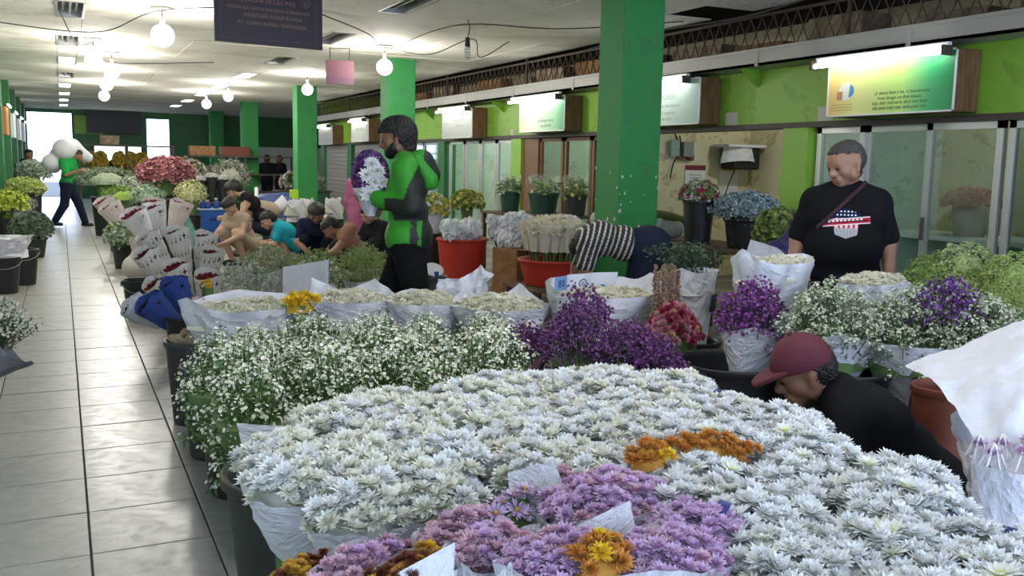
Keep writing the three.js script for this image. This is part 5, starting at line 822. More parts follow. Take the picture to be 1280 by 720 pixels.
// the man in the green jacket
{
  const green = [0.03, 0.3, 0.015], dark = [0.01, 0.012, 0.012];
  const j = { pelvis: [0, 0.97, -0.02], chest: [0, 1.33, -0.01], neck: [0, 1.51, 0.0], head: [0, 1.665, 0.07], shL: [0.19, 1.46, -0.02], shR: [-0.19, 1.46, -0.02], elL: [0.28, 1.2, -0.08], elR: [-0.26, 1.2, 0.0], wrL: [0.12, 1.25, 0.2], wrR: [-0.06, 1.22, 0.24], hipL: [0.095, 0.93, -0.02], hipR: [-0.095, 0.93, -0.02], knL: [0.1, 0.51, -0.1], knR: [-0.1, 0.52, 0.16], anL: [0.1, 0.1, -0.28], anR: [-0.1, 0.085, 0.14] };
  const t = person({ label: 'bearded man in bright green and black jacket carrying a bouquet', x: 2.22, z: -6.3, turn: -2.05, j, build: 1.0, cell: 0.011, fine: 0.0045, pitch: 0.15, headSize: 1.1, skin: 'brown', hair: { line: 0.06, side: 0.005, r: 0.108, front: 0.098, nape: 0.06 },
    shirt: { mat: std({ vertexColors: true, roughness: 0.6 }), sleeve: 0.97, loose: 0.028, label: 'green and black rider jacket', hem: (x, y) => 0.9 - y, colorAt: (x, y, z) => { const back = z < -0.075 - 0.05 * Math.sin(y * 9) && y < 1.5, belt = x > 0.16 && y < 1.26 && y > 1.1 && z < 0.12, elbow = x > 0.2 && y < 1.32 && z < -0.05; const lowerBack = z < -0.1 && y < 1.1; return (back && !lowerBack) || belt || elbow || (z < -0.13) ? dark : green; }, extra: [cap([0, 1.5, -0.1], 0.1, [0, 1.42, -0.15], 0.09), cap([0.08, 1.52, 0.02], 0.06, [-0.08, 1.52, 0.02], 0.06), cap([0.06, 0.98, -0.02], 0.165, [-0.06, 0.98, -0.02], 0.165)] },
    trousers: { mat: cloth(0.01, 0.01, 0.011), loose: 0.035 }, shoes: M.blackRubber, handL: { curl: 0.6, dir: [-0.3, 0.1, 1], palm: [-0.5, 0.8, 0], thumb: 1 }, handR: { curl: 0.6, dir: [0.2, 0.1, 1], palm: [0.3, 0.8, 0], thumb: -1 } });
  const H = headFrame(j.head, 0, 0.15, 0, 1.1), P = (x, y, z, r, X = x, Y = y, Z = z, r2 = r) => cap(H(x, y, z), r * 1.1, H(X, Y, Z), r2 * 1.1);
  part('beard', sculpt([P(0, -0.082, 0.058, 0.036), P(0.05, -0.05, 0.015, 0.04, 0.015, -0.08, 0.055, 0.036), P(-0.05, -0.05, 0.015, 0.04, -0.015, -0.08, 0.055, 0.036), P(-0.02, -0.047, 0.088, 0.008, 0.02, -0.047, 0.088)], 0.005, 0.015), hairMat, t);
  // hood hanging at the back
  part('hood', sculpt([cap([0.09, 1.52, -0.08], 0.045, [0.05, 1.4, -0.17], 0.055), cap([-0.09, 1.52, -0.08], 0.045, [-0.05, 1.4, -0.17], 0.055), cap([0.04, 1.36, -0.17], 0.05, [-0.04, 1.36, -0.17], 0.05)], 0.012, 0.04), std({ color: lin(...green), roughness: 0.6 }), t);
}
{
  // bouquet in his hands
  const t = thing('hand_bouquet', 'bouquet of white and purple flowers held by the green jacket man', 'bouquet', [1.98, 1.26, -6.4]);
  const q = [...[0, 1, 2, 3, 4, 5].map((i) => [G.white[i % 3], V(R(-0.07, 0.06), R(0.0, 0.2), R(-0.02, 0.1)), 0.06])];
  const big = [[-0.03, 0.02, 0.09, 0.075], [-0.05, 0.15, 0.1, 0.06], [0.02, 0.18, 0.11, 0.06], [-0.02, 0.23, 0.1, 0.055], [0.06, 0.1, 0.1, 0.05], [0.0, 0.1, 0.11, 0.05]];
  for (const [x, y, z, r] of big) { const m = part('white_bloom', G.white[Math.floor(r * 900) % 3], petalMat, t); place(V(x, y, z), V(-0.2, 0.5, 0.8), r, x * 20, m.matrix); m.matrix.decompose(m.position, m.quaternion, m.scale); }
  const m = [], c = []; for (let i = 0; i < 620; i++) { const d = sphereDir(-0.7); m.push(place(V(d.x * 0.12, 0.15 + d.y * 0.16, d.z * 0.08 + 0.0), d, 0.024 * R(0.7, 1.2), R(0, 6))); c.push(tint(pick([[0.14, 0.04, 0.2], [0.22, 0.08, 0.3], [0.3, 0.16, 0.36], [0.06, 0.03, 0.09]]), 0.2)); }
  bulk('purple_florets', tinyBud, speck, m, t, c); part('stem_bundle', new THREE.CylinderGeometry(0.05, 0.03, 0.26, 10).translate(0.03, -0.02, -0.01), underGreen, t); part('paper_sleeve', sleeve({ a: 0.13, ba: 0.03, y0: -0.14, y1: 0.06, rim: points([[0.5, 0.08, 1]]) }), PAPER.white, t);
}
// the person bending over the red basin
{
  const stripes = (x, y, z) => { const a = (z * 0.96 + y * 0.28) / 0.042; return (a - Math.floor(a)) < 0.3 ? [0.6, 0.56, 0.48] : [0.022, 0.02, 0.022]; };
  const j = { pelvis: [0, 0.86, -0.02], chest: [0, 0.93, 0.33], neck: [0, 0.93, 0.46], head: [-0.15, 0.83, 0.43], shL: [0.17, 0.92, 0.45], shR: [-0.17, 0.92, 0.43], elL: [0.2, 0.68, 0.47], elR: [-0.18, 0.68, 0.5], wrL: [0.16, 0.45, 0.5], wrR: [-0.14, 0.46, 0.56], hipL: [0.1, 0.8, -0.04], hipR: [-0.1, 0.8, -0.04], knL: [0.11, 0.46, 0.02], knR: [-0.11, 0.46, 0.04], anL: [0.11, 0.085, -0.06], anR: [-0.11, 0.085, -0.02] };
  person({ label: 'person in striped shirt and dark jeans bending over the red basin', x: 4.2, z: -6.24, turn: -2.0, j, build: 1.05, cell: 0.011, fine: 0.006, pitch: 0.9, skin: 'brown', hair: { r: 0.104, front: 0.096, nape: 0.06 }, shirt: { mat: std({ vertexColors: true, roughness: 0.85 }), sleeve: 0.36, loose: 0.03, cell: 0.0075, colorAt: stripes, hem: (x, y, z) => 0.1 - z - 0.15 * (y - 0.84), label: 'black shirt with thin cream stripes' }, trousers: { mat: cloth(0.018, 0.024, 0.045), loose: 0.03, extra: [cap([0.09, 0.88, -0.07], 0.16, [-0.09, 0.88, -0.07], 0.16)] }, shoes: M.blackRubber });
}
// the kneeling man with the maroon cap
{
  const j = { pelvis: [0, 0.3, -0.36], chest: [0, 0.52, -0.14], neck: [0, 0.63, 0.02], head: [0, 0.7, 0.13], shL: [0.18, 0.57, -0.04], shR: [-0.18, 0.57, -0.04], elL: [0.24, 0.34, 0.08], elR: [-0.24, 0.34, 0.08], wrL: [0.12, 0.3, 0.3], wrR: [-0.12, 0.3, 0.3], hipL: [0.1, 0.27, -0.36], hipR: [-0.1, 0.27, -0.36], knL: [0.16, 0.2, -0.02], knR: [-0.16, 0.2, -0.02], anL: [0.14, 0.1, -0.36], anR: [-0.14, 0.1, -0.36] };
  const t = person({ label: 'man in maroon cap and black shirt crouching behind the white chrysanthemums', x: 2.74, z: -2.66, turn: -2.1, j, build: 1.05, pitch: 0.38, headSize: 1.05, skin: 'brown', fine: 0.0045, hair: { r: 0.096, front: 0.07, line: 0.2, side: -0.015, nape: 0.055 }, shirt: { mat: cloth(0.012, 0.012, 0.013), sleeve: 0.4, loose: 0.022 }, trousers: { mat: cloth(0.03, 0.03, 0.035) }, shoes: M.blackRubber });
  const H = headFrame(j.head, 0, 0.38, 0, 1.05), maroon = std({ color: lin(0.1, 0.014, 0.026), roughness: 0.8 }), inv = new THREE.Matrix4().makeRotationFromEuler(new THREE.Euler(0.38, 0, 0, 'YXZ')).invert(), v = V(0, 0, 0);
  const cp = part('cap', sculpt([ball(H(0, 0.045, -0.02), 0.11), ball(H(0, 0.045, 0.02), 0.098), ball(H(0, 0.06, -0.005), 0.105)], 0.005, 0.02, (x, y, z) => { v.set(x - j.head[0], y - j.head[1], z - j.head[2]).applyMatrix4(inv); return 0.034 - v.y; }), maroon, t, 'maroon baseball cap');
  part('visor', sculpt(Array.from({ length: 15 }, (_, i) => { const k = i / 14, w = 0.075 * Math.sqrt(1 - k * k * 0.85), z = 0.06 + 0.125 * k, y = 0.044 - 0.02 * k * k; return cap(H(-w, y, z), 0.009, H(w, y, z), 0.009); }), 0.0045, 0.01), maroon, cp, 'maroon cap visor');
  part('cap_button', new THREE.SphereGeometry(0.011, 10, 8).translate(...H(0, 0.165, 0.0)), maroon, cp);
}
// florists and children farther back
const crouch = (o = {}) => ({ pelvis: [0, 0.3, -0.1], chest: [0, 0.58, 0.06], neck: [0, 0.73, 0.12], head: [0, 0.84, 0.2], shL: [0.16, 0.68, 0.08], shR: [-0.16, 0.68, 0.08], elL: [0.24, 0.45, 0.22], elR: [-0.24, 0.45, 0.22], wrL: [0.12, 0.35, 0.4], wrR: [-0.12, 0.35, 0.4], hipL: [0.1, 0.28, -0.1], hipR: [-0.1, 0.28, -0.1], knL: [0.15, 0.48, 0.24], knR: [-0.15, 0.48, 0.24], anL: [0.12, 0.09, 0.08], anR: [-0.12, 0.09, 0.08], ...o });
const rough = { cell: 0.016, fine: 0.009, shoes: M.blackRubber };
person({ ...rough, label: 'child in teal shirt crouching beside the blue crate', x: 2.95, z: -13.1, turn: -1.7, j: crouch({ chest: [0, 0.5, 0.12], neck: [0, 0.6, 0.24], head: [0, 0.66, 0.36], shL: [0.15, 0.55, 0.2], shR: [-0.15, 0.55, 0.2], elL: [0.2, 0.34, 0.3], elR: [-0.2, 0.34, 0.3] }), pitch: 0.5, skin: 'light', shirt: { mat: cloth(0.02, 0.32, 0.42), sleeve: 0.3, loose: 0.025 }, trousers: { mat: cloth(0.02, 0.3, 0.4), len: 0.4 } });
person({ ...rough, label: 'bare-armed child in beige crouching against the blue crate', x: 2.3, z: -13.6, turn: -1.0, j: crouch(), skin: 'light', pitch: 0.7, shirt: { mat: cloth(0.4, 0.3, 0.23), sleeve: 0.1 }, trousers: { mat: cloth(0.35, 0.28, 0.22), len: 0.45 } });
person({ ...rough, label: 'dark haired man in black vest leaning over the blue crate', x: 2.62, z: -14.9, turn: -1.75, j: crouch({ pelvis: [0, 0.45, -0.3], chest: [0, 0.82, -0.08], neck: [0, 0.95, 0.06], head: [0, 1.02, 0.2], shL: [0.19, 0.9, -0.02], shR: [-0.19, 0.9, -0.02], elL: [0.24, 0.64, 0.1], elR: [-0.24, 0.64, 0.1], wrL: [0.12, 0.6, 0.34], wrR: [-0.12, 0.6, 0.34], hipL: [0.1, 0.42, -0.3], hipR: [-0.1, 0.42, -0.3], knL: [0.14, 0.5, 0.12], knR: [-0.14, 0.5, 0.12] }), pitch: 0.6, skin: 'light', headSize: 1.1, hair: { r: 0.11, front: 0.1 }, shirt: { mat: cloth(0.015, 0.015, 0.018), sleeve: 0 }, trousers: { mat: cloth(0.02, 0.02, 0.03) } });
person({ ...rough, label: 'dark haired florist in navy bending over bunches on the floor', x: 3.0, z: -12.1, turn: -0.2, j: crouch({ head: [0, 0.82, 0.24] }), pitch: 0.5, skin: 'brown', hair: { r: 0.112, front: 0.102, nape: 0.07 }, shirt: { mat: cloth(0.012, 0.016, 0.04), sleeve: 0.35 }, trousers: { mat: cloth(0.012, 0.014, 0.03) } });
person({ ...rough, label: 'florist with bare brown arms and dark cap crouching beside the navy one', x: 3.2, z: -10.9, turn: -1.9, j: crouch({ head: [0, 0.7, 0.3], neck: [0, 0.64, 0.18], chest: [0, 0.54, 0.08] }), pitch: 0.8, skin: 'tan', shirt: { mat: cloth(0.3, 0.15, 0.1), sleeve: 0.2 }, trousers: { mat: cloth(0.02, 0.02, 0.025) } });
person({ ...rough, label: 'person in dusty pink tunic standing beyond the bouquet', x: 3.8, z: -12.6, turn: 2.2, j: standing(1.45), skin: 'tan', hair: { nape: 0.08, r: 0.105 }, shirt: { mat: cloth(0.36, 0.11, 0.2), sleeve: 0.8, loose: 0.05, extra: [cap([0, 0.75, 0], 0.2, [0, 0.45, 0], 0.22)] }, trousers: { mat: cloth(0.3, 0.1, 0.18) } });
person({ ...rough, label: 'florist with black sleeves seated beside the pink tunic', x: 3.72, z: -11.55, turn: -1.2, j: crouch(), skin: 'light', pitch: 0.4, shirt: { mat: cloth(0.015, 0.015, 0.017), sleeve: 0.7 }, trousers: { mat: cloth(0.03, 0.03, 0.035) } });
// the porter walking with a white sack
person({ ...rough, label: 'porter in green shirt and navy trousers walking with a white sack', x: 0.12, z: -21.9, turn: 1.3, j: { ...standing(1.72), chest: [0, 1.26, 0.06], neck: [0, 1.42, 0.12], head: [0, 1.52, 0.22], hipL: [0.09, 0.89, 0], hipR: [-0.09, 0.89, 0], knL: [0.1, 0.5, 0.18], knR: [-0.1, 0.48, -0.05], anL: [0.1, 0.1, 0.3], anR: [-0.1, 0.12, -0.26], elL: [0.28, 1.12, 0.06], elR: [-0.28, 1.12, 0.06], wrL: [0.2, 1.2, 0.28], wrR: [-0.2, 1.2, 0.28] }, pitch: 0.3, skin: 'brown', shirt: { mat: cloth(0.02, 0.3, 0.06), sleeve: 0.4, loose: 0.03 }, trousers: { mat: cloth(0.012, 0.016, 0.035), loose: 0.03 } });
{ const t = thing('white_sack', 'white plastic sack slung over the back of the walking porter', 'sack', [0.12, 1.22, -21.9], 1.3); part('sack', sculpt([cap([-0.16, 0.42, 0.0], 0.22, [0.14, 0.44, 0.04], 0.22), cap([0.1, 0.44, 0.1], 0.18, [0.12, 0.26, 0.4], 0.1), cap([-0.16, 0.14, -0.26], 0.18, [0.12, 0.16, -0.26], 0.18), cap([0, 0.04, -0.26], 0.13, [0, 0.3, -0.12], 0.2)], 0.02, 0.08), std({ color: lin(0.62, 0.63, 0.66), roughness: 0.6, bumpMap: crumple, bumpScale: 0.03 }), t); part('tie', rod([0.12, 0.22, 0.28], [0.13, 0.2, 0.36], 0.04, 0.06), PAPER.white, t); }
for (const [x, z, turn, label] of [[-0.72, -27, 0.8, 'dark clothed trader standing by the green left wall'], [5.6, -28.5, -0.6, 'dark clothed trader standing beyond the third column'], [1.6, -31, 0.2, 'trader in black standing before the far rack'], [6.4, -30.5, -1, 'trader in black and white by the far white wall']]) person({ cell: 0.025, fine: 0.014, shoes: M.blackRubber, label, x, z, turn, j: standing(1.65), skin: 'brown', shirt: { mat: cloth(0.02, 0.02, 0.025), sleeve: 0.5 }, trousers: { mat: cloth(0.02, 0.022, 0.03) } });
// ---------------------------------------------------------------- display benches that carry the raised buckets
const benchWood = std({ map: tex([64, 256], (u, v) => mixc([0.42, 0.33, 0.25], [0.28, 0.22, 0.17], clamp(0.5 + 0.8 * wrapNoise(u, v * 0.3, 9, 320), 0, 1)), true, [2, 1]), roughness: 0.8 });
function bench(x0, x1, z0, z1, h, label) {
  const t = thing('display_bench', label, 'bench'), n = 4, w = (x1 - x0) / n;
  for (let i = 0; i < n; i++) part('plank', rspan(x0 + i * w + 0.004, x0 + (i + 1) * w - 0.004, h - 0.03, h, z0, z1, 0.005), benchWood, t);
  for (const x of [x0 + 0.03, x1 - 0.08]) for (const z of [Math.min(z0, z1) + 0.03, Math.max(z0, z1) - 0.08]) part('leg', rspan(x, x + 0.05, 0, h - 0.03, z, z + 0.05, 0.004), benchWood, t);
  return t;
}
function cluster(name, label, x, y, z, r, h, cols, o = {}) {           // a rounded head of small florets on stems standing in a bucket
  const t = thing(name, label, o.category ?? 'flowers', [x, o.base ?? 0.2, z], 0, o.group), Y = y - (o.base ?? 0.2), n = Math.round((o.n ?? 500) * 1.5), fm = [], fc = [];
  for (let i = 0; i < n; i++) { const d = sphereDir(-0.25), k = 1 + (o.lump ?? 0.18) * n3(d.x * 2.6 + x * 3, d.y * 2.6, d.z * 2.6 + z) - (rnd() < 0.3 ? R(0, 0.25) : 0); fm.push(place(V(d.x * r * k, Y + d.y * h * k, d.z * r * k * (o.squash ?? 1)), o.upright ? V(d.x * 0.4, 1, d.z * 0.4) : d, (o.size ?? 0.03) * R(0.7, 1.25), R(0, 6))); fc.push(tint(pick(cols), o.vary ?? 0.18)); }
  bulk('florets', o.shape ?? tinyBud, speck, fm, t, fc);
  part('heart', moundGeo(r * 0.62, r * 0.62 * (o.squash ?? 1), h * 0.6, x, h * 0.3).translate(0, Y, 0), std({ color: lin(...[0, 1, 2].map((c) => cols.reduce((m, q) => m + q[c], 0) / cols.length)), roughness: 0.9 }), t);
  part('stem_bundle', new THREE.CylinderGeometry(r * 0.45, r * 0.25, Math.max(0.1, Y), 10).translate(0, Y / 2, 0), underGreen, t);
  if (o.paper) part('paper_sleeve', sleeve({ a: r * 0.95, b: r * 0.95 * (o.squash ?? 1), ba: r * 0.3, y0: Math.max(0, Y - 0.4), y1: Y + (o.paperUp ?? 0), rim: points([[o.peak ?? 2, 0.06, 1]]), seed: x }), o.paper, t);
  return t;
}
const pot = (x, z, r, h, mat, label, o) => bucket(x, z, r, r * 0.8, h, mat, label, null, { handle: false, ...o });

// ---------------------------------------------------------------- around the red basin and large column
bench(4.05, 4.85, -7.85, -8.55, 0.3, 'low wooden stand under the red basin');
bucket(4.46, -8.22, 0.34, 0.28, 0.27, BUCKET.red, 'wide orange red basin full of cream spidery flowers', null, { y: 0.3, handle: false, name: 'basin', category: 'basin' });
{
  const t = thing('spider_flower_bunch', 'cream spidery flower heads wrapped in soft net, green stems in the red basin', 'flowers', [4.46, 0.5, -8.22]), netMat = new THREE.MeshPhysicalMaterial({ color: lin(0.78, 0.72, 0.6), roughness: 0.9, transmission: 0.35, thickness: 0, side: THREE.DoubleSide });
  for (let i = 0; i < 36; i++) { const f = Math.sqrt((i + 0.5) / 36), a = i * 2.39996, x = f * 0.27 * Math.cos(a), z = f * 0.25 * Math.sin(a); const m = part('head', G.cream[i % 3], std({ color: lin(0.95, 0.85, 0.72), vertexColors: true, roughness: 0.8, side: THREE.DoubleSide }), t); place(V(x, 0.36 + 0.06 * (1 - f * f) + R(-0.02, 0.03), z), V(x, 1, z + 0.3), 0.11, R(0, 6), m.matrix); m.matrix.decompose(m.position, m.quaternion, m.scale); const nsl = part('net', sleeve({ a: 0.085, ba: 0.04, y0: 0.15, y1: 0.43, nu: 14, nv: 4, rough: 0.01, seed: i }), netMat, t); nsl.position.set(x, 0, z); part('stem', rod([x * 0.8, -0.1, z * 0.8], [x, 0.25, z], 0.008, 0.008, 6), underGreen, t); }
  const pm = [], pc = []; for (let i = 0; i < 1500; i++) { const f = Math.sqrt(rnd()), a = R(0, 6.28), d = sphereDir(-0.3); pm.push(place(V(f * 0.3 * Math.cos(a), 0.36 + 0.07 * (1 - f * f) + R(-0.08, 0.03), f * 0.28 * Math.sin(a)), d, 0.09 * R(0.6, 1.1), R(0, 6))); pc.push(tint(pick([[0.78, 0.7, 0.56], [0.82, 0.77, 0.66], [0.7, 0.6, 0.46]]), 0.08)); } bulk('spidery_petals', needle, speck, pm, t, pc);
}
bucket(4.32, -10.25, 0.3, 0.24, 0.62, BUCKET.red, 'tall bright red bucket topped with white foam sheets', null, { handle: false });
bucket(4.88, -9.98, 0.22, 0.18, 0.58, BUCKET.maroon, 'dark maroon bucket beside the bright red one', null, { handle: false });
{ const t = thing('cardboard_box', 'upright brown cardboard box beside the maroon bucket', 'box', [4.5, 0, -9.1], 0.4); part('carton', rspan(-0.22, 0.22, 0, 0.6, -0.18, 0.18, 0.008), carton, t); part('flap', rspan(-0.22, 0.22, 0.595, 0.603, 0.18, 0.3, 0.003), carton, t); part('print_mark', span(-0.12, 0.02, 0.3, 0.42, 0.1795, 0.1815), std({ color: lin(0.12, 0.14, 0.06) }), t); }
function foamHeap(label, x, y, z, a, b, h, seed) { const t = thing('foam_heap', label, 'foam', [x, y, z]); const ps = []; const q = rngOf(seed); for (let i = 0; i < 26; i++) { const u = (q() - 0.5) * 2 * a, v = (q() - 0.5) * 2 * b, k = h * (0.4 + 0.6 * q()); ps.push(cap([u, 0.05, v], 0.07, [u + (q() - 0.5) * 0.2, k, v + (q() - 0.5) * 0.16], 0.05)); } const g = sculpt(ps, 0.014, 0.02), p = g.attributes.position; for (let i = 0; i < p.count; i++) { const n = 0.024 * n3(p.getX(i) * 22, p.getY(i) * 22, p.getZ(i) * 22); p.setXYZ(i, p.getX(i) + n, p.getY(i) + n, p.getZ(i) - n); } g.computeVertexNormals(); part('crumpled_sheet', g, std({ color: lin(0.72, 0.73, 0.78), roughness: 0.7 }), t); const fl = part('yellow_tag', new THREE.SphereGeometry(0.035, 10, 8).scale(1, 1, 0.5).translate(0, h * 0.5, b * 0.8), std({ color: lin(0.7, 0.6, 0.15) }), t); return t; }
foamHeap('heap of white crumpled foam wrapped heads on the red bucket', 4.28, 0.62, -10.25, 0.24, 0.18, 0.2, 61);
foamHeap('taller heap of white crumpled foam on the cardboard box', 4.55, 0.62, -9.15, 0.18, 0.14, 0.34, 62);
foamHeap('heap of white foam spilling over the maroon bucket', 4.86, 0.62, -9.98, 0.2, 0.14, 0.26, 63);
pot(4.35, -11.35, 0.16, 0.6, BUCKET.black, 'black bucket of mixed yellow and white flowers behind the jacket');
cluster('mixed_bunch', 'yellow, white and green flowers in white paper behind the green jacket', 4.35, 0.92, -11.35, 0.2, 0.17, [[0.75, 0.6, 0.08], [0.75, 0.75, 0.7], [0.3, 0.42, 0.08]], { base: 0.4, paper: PAPER.white, size: 0.04, n: 320 });
cluster('mixed_bunch', 'yellow green leaves and blooms beside the foam heaps', 4.95, 0.98, -11.6, 0.2, 0.15, [[0.4, 0.45, 0.08], [0.65, 0.6, 0.2], [0.2, 0.3, 0.08]], { base: 0.4, size: 0.04, n: 300 }); pot(4.95, -11.6, 0.16, 0.6, BUCKET.black, 'black bucket under the yellow green leaves');
bench(5.45, 6.45, -10.6, -12.3, 0.84, 'wooden bench carrying the green lily buckets');
for (const [x, z, lab, r] of [[5.72, -11.85, 'dark green bucket of unopened lily stems nearest the wooden door frame', 0.15], [6.02, -11.4, 'wide dark green bucket of pale lily buds', 0.21], [6.2, -10.85, 'grey bucket of yellowish lily buds beside the large column', 0.17]]) {
  bucket(x, z, r, r * 0.82, 0.29, x > 6.1 ? BUCKET.grey : BUCKET.green, lab, null, { y: 0.84, handle: false });
  const t = thing('lily_stems', 'pale green lily buds with long leaves in ' + lab.split(' of ')[0], 'flowers', [x, 1.0, z]), lm = [], lc = [];
  for (let i = 0; i < 150; i++) { const a = R(0, 6.28), f = Math.sqrt(rnd()), k = R(0, 1); lm.push(place(V(f * r * 0.9 * Math.cos(a), 0.08 + k * 0.2, f * r * 0.9 * Math.sin(a)), V(Math.cos(a) * f * 0.9, 1, Math.sin(a) * f * 0.9), V(0.13, 0.2, 0.13).multiplyScalar(R(0.7, 1.1)), R(0, 6))); lc.push(tint(pick(i % 3 ? [[0.12, 0.22, 0.07], [0.18, 0.28, 0.08]] : x > 6.1 ? [[0.5, 0.46, 0.1]] : [[0.6, 0.64, 0.4], [0.46, 0.54, 0.24]]), 0.2)); }
  bulk('leaves_and_buds', leafGeo, leafMat, lm, t, lc); part('stem_bundle', new THREE.CylinderGeometry(r * 0.75, r * 0.6, 0.2, 10), underGreen, t); part('plastic_sleeve', sleeve({ a: r * 1.05, ba: r * 0.8, y0: 0.05, y1: 0.36, rim: (q) => 0.03 * Math.sin(3 * q), seed: x }), new THREE.MeshPhysicalMaterial({ color: lin(0.9, 0.92, 0.92), roughness: 0.25, transmission: 0.9, thickness: 0, side: THREE.DoubleSide }), t);
}
{ const t = thing('foam_net_pile', 'pile of white foam net sleeves beside the large column', 'foam', [5.35, 0.645, -9.25]); for (let i = 0; i < 34; i++) { const m = part('sleeve', new THREE.TorusGeometry(0.05, 0.018, 6, 10), M.white, t); m.position.set(R(-0.28, 0.22), 0.05 + 0.3 * rnd() * (1 - 0.5 * rnd()), R(-0.2, 0.2)); m.rotation.set(R(0, 3), R(0, 3), R(0, 3)); } part('tray', rspan(-0.34, 0.28, -0.04, 0.06, -0.25, 0.25, 0.02), BUCKET.grey, t); }
bench(5.02, 5.66, -9.02, -9.48, 0.6, 'small stand under the foam net pile');
const smallBin = bucket(3.28, -8.5, 0.13, 0.11, 0.4, BUCKET.grey, 'small grey container with white lid behind the jacket man', null, { drop: 0.4 });
{ const t = part('lid_assembly', new THREE.CylinderGeometry(0.02, 0.02, 0.02, 8), M.white, smallBin); t.position.y = 0.4; part('disc', new THREE.CylinderGeometry(0.1, 0.1, 0.015, 20).rotateX(0.6).translate(0, 0.06, 0), M.white, t); part('clasp', rspan(-0.02, 0.02, 0.0, 0.05, 0.06, 0.09, 0.004), BUCKET.blue, t); }

// ---------------------------------------------------------------- in and before the open shop
bench(5.5, 6.55, -7.0, -8.9, 0.72, 'long wooden bench before the open shop');
bucket(5.9, -7.75, 0.16, 0.13, 0.46, BUCKET.black, 'tall black bucket of mixed flowers on the bench', null, { y: 0.72, handle: false });
cluster('mixed_bunch', 'crimson and white flowers with feathery green in the tall black bucket', 5.9, 1.24, -7.75, 0.17, 0.12, [[0.5, 0.03, 0.1], [0.7, 0.68, 0.66], [0.2, 0.3, 0.1], [0.26, 0.36, 0.14]], { base: 0.85, size: 0.035, n: 260 });
bucket(6.2, -7.32, 0.24, 0.2, 0.3, BUCKET.black, 'wide black bucket under the silvery blue gypsophila', null, { y: 0.72, handle: false });
cluster('silver_bunch', 'silvery blue gypsophila in crinkled clear wrap on the bench', 6.18, 1.1, -7.34, 0.32, 0.17, [[0.32, 0.42, 0.46], [0.5, 0.58, 0.6], [0.2, 0.28, 0.32]], { base: 0.85, size: 0.022, n: 900 });
{ const t = thing('plastic_wrap_bundle', 'crumpled clear plastic bundle beside the large column', 'wrap', [5.85, 0.72, -8.4]); part('plastic', sculpt([cap([-0.2, 0.06, 0], 0.08, [0.2, 0.12, 0.05], 0.1), cap([0, 0.1, 0], 0.1, [0.1, 0.24, 0], 0.06), cap([-0.15, 0.1, 0.1], 0.08, [-0.05, 0.2, 0.1], 0.05)], 0.016, 0.03), std({ color: lin(0.5, 0.52, 0.55), roughness: 0.3 }), t); part('stems', tube([[-0.3, 0.3, 0.05], [0.1, 0.26, 0.05], [0.4, 0.18, 0.05]], 0.05, 16, 8), std({ color: lin(0.14, 0.17, 0.05) }), t); }
cluster('foliage_bunch', 'dark green fern bunch standing behind the printed wrap', 4.86, 0.72, -6.45, 0.25, 0.16, [[0.03, 0.06, 0.03], [0.06, 0.09, 0.05], [0.16, 0.2, 0.14]], { size: 0.05, n: 420, shape: leafGeo }); pot(4.86, -6.45, 0.18, 0.48, BUCKET.black, 'black bucket under the dark fern bunch');
cluster('foliage_bunch', 'mossy yellow green bunch beside the lime green pilaster', 5.6, 0.98, -6.2, 0.2, 0.17, [[0.22, 0.3, 0.07], [0.3, 0.36, 0.12], [0.14, 0.2, 0.06]], { size: 0.035, n: 520 }); pot(5.6, -6.2, 0.18, 0.7, BUCKET.black, 'tall black bucket under the mossy bunch');
{ const t = thing('purple_bag', 'crinkled dark purple plastic bag beside the man in black', 'bag', [5.12, 0.62, -5.55]); part('bag', sculpt([cap([-0.1, 0.2, 0], 0.15, [0.12, 0.22, 0], 0.14), cap([0, 0.3, 0], 0.1, [0.02, 0.42, 0], 0.04), cap([0, 0.05, 0], 0.15, [0, 0.1, 0], 0.15)], 0.014, 0.04), std({ color: lin(0.025, 0.02, 0.1), roughness: 0.4, bumpMap: crumple, bumpScale: 0.01 }), t); part('tie', rod([0.02, 0.44, 0], [0.03, 0.5, 0], 0.02, 0.03), std({ color: lin(0.025, 0.02, 0.1) }), t); }
pot(5.12, -5.55, 0.2, 0.66, BUCKET.black, 'black tub under the purple plastic bag');
{ const t = thing('folded_paper_stack', 'stack of stiff white printed paper standing beside the curved wraps', 'paper', [4.56, 0.64, -5.2], -0.5); for (let i = 0; i < 5; i++) { const g = new THREE.BufferGeometry(), w = 0.2 + 0.02 * i, h = 0.34 - 0.03 * i; const m = part('paper_sheet', new THREE.PlaneGeometry(w, h, 6, 6), PAPER.white, t); m.position.set(0.03 * i - 0.05, 0.17 - 0.01 * i, 0.02 * i); m.rotation.set(-0.1 - 0.05 * i, 0.2 * i - 0.3, 0.15 * i - 0.3); } part('core', rspan(-0.12, 0.12, 0, 0.2, -0.05, 0.05, 0.01), M.white, t); }
pot(4.56, -5.2, 0.18, 0.66, BUCKET.black, 'black tub under the stack of white paper');
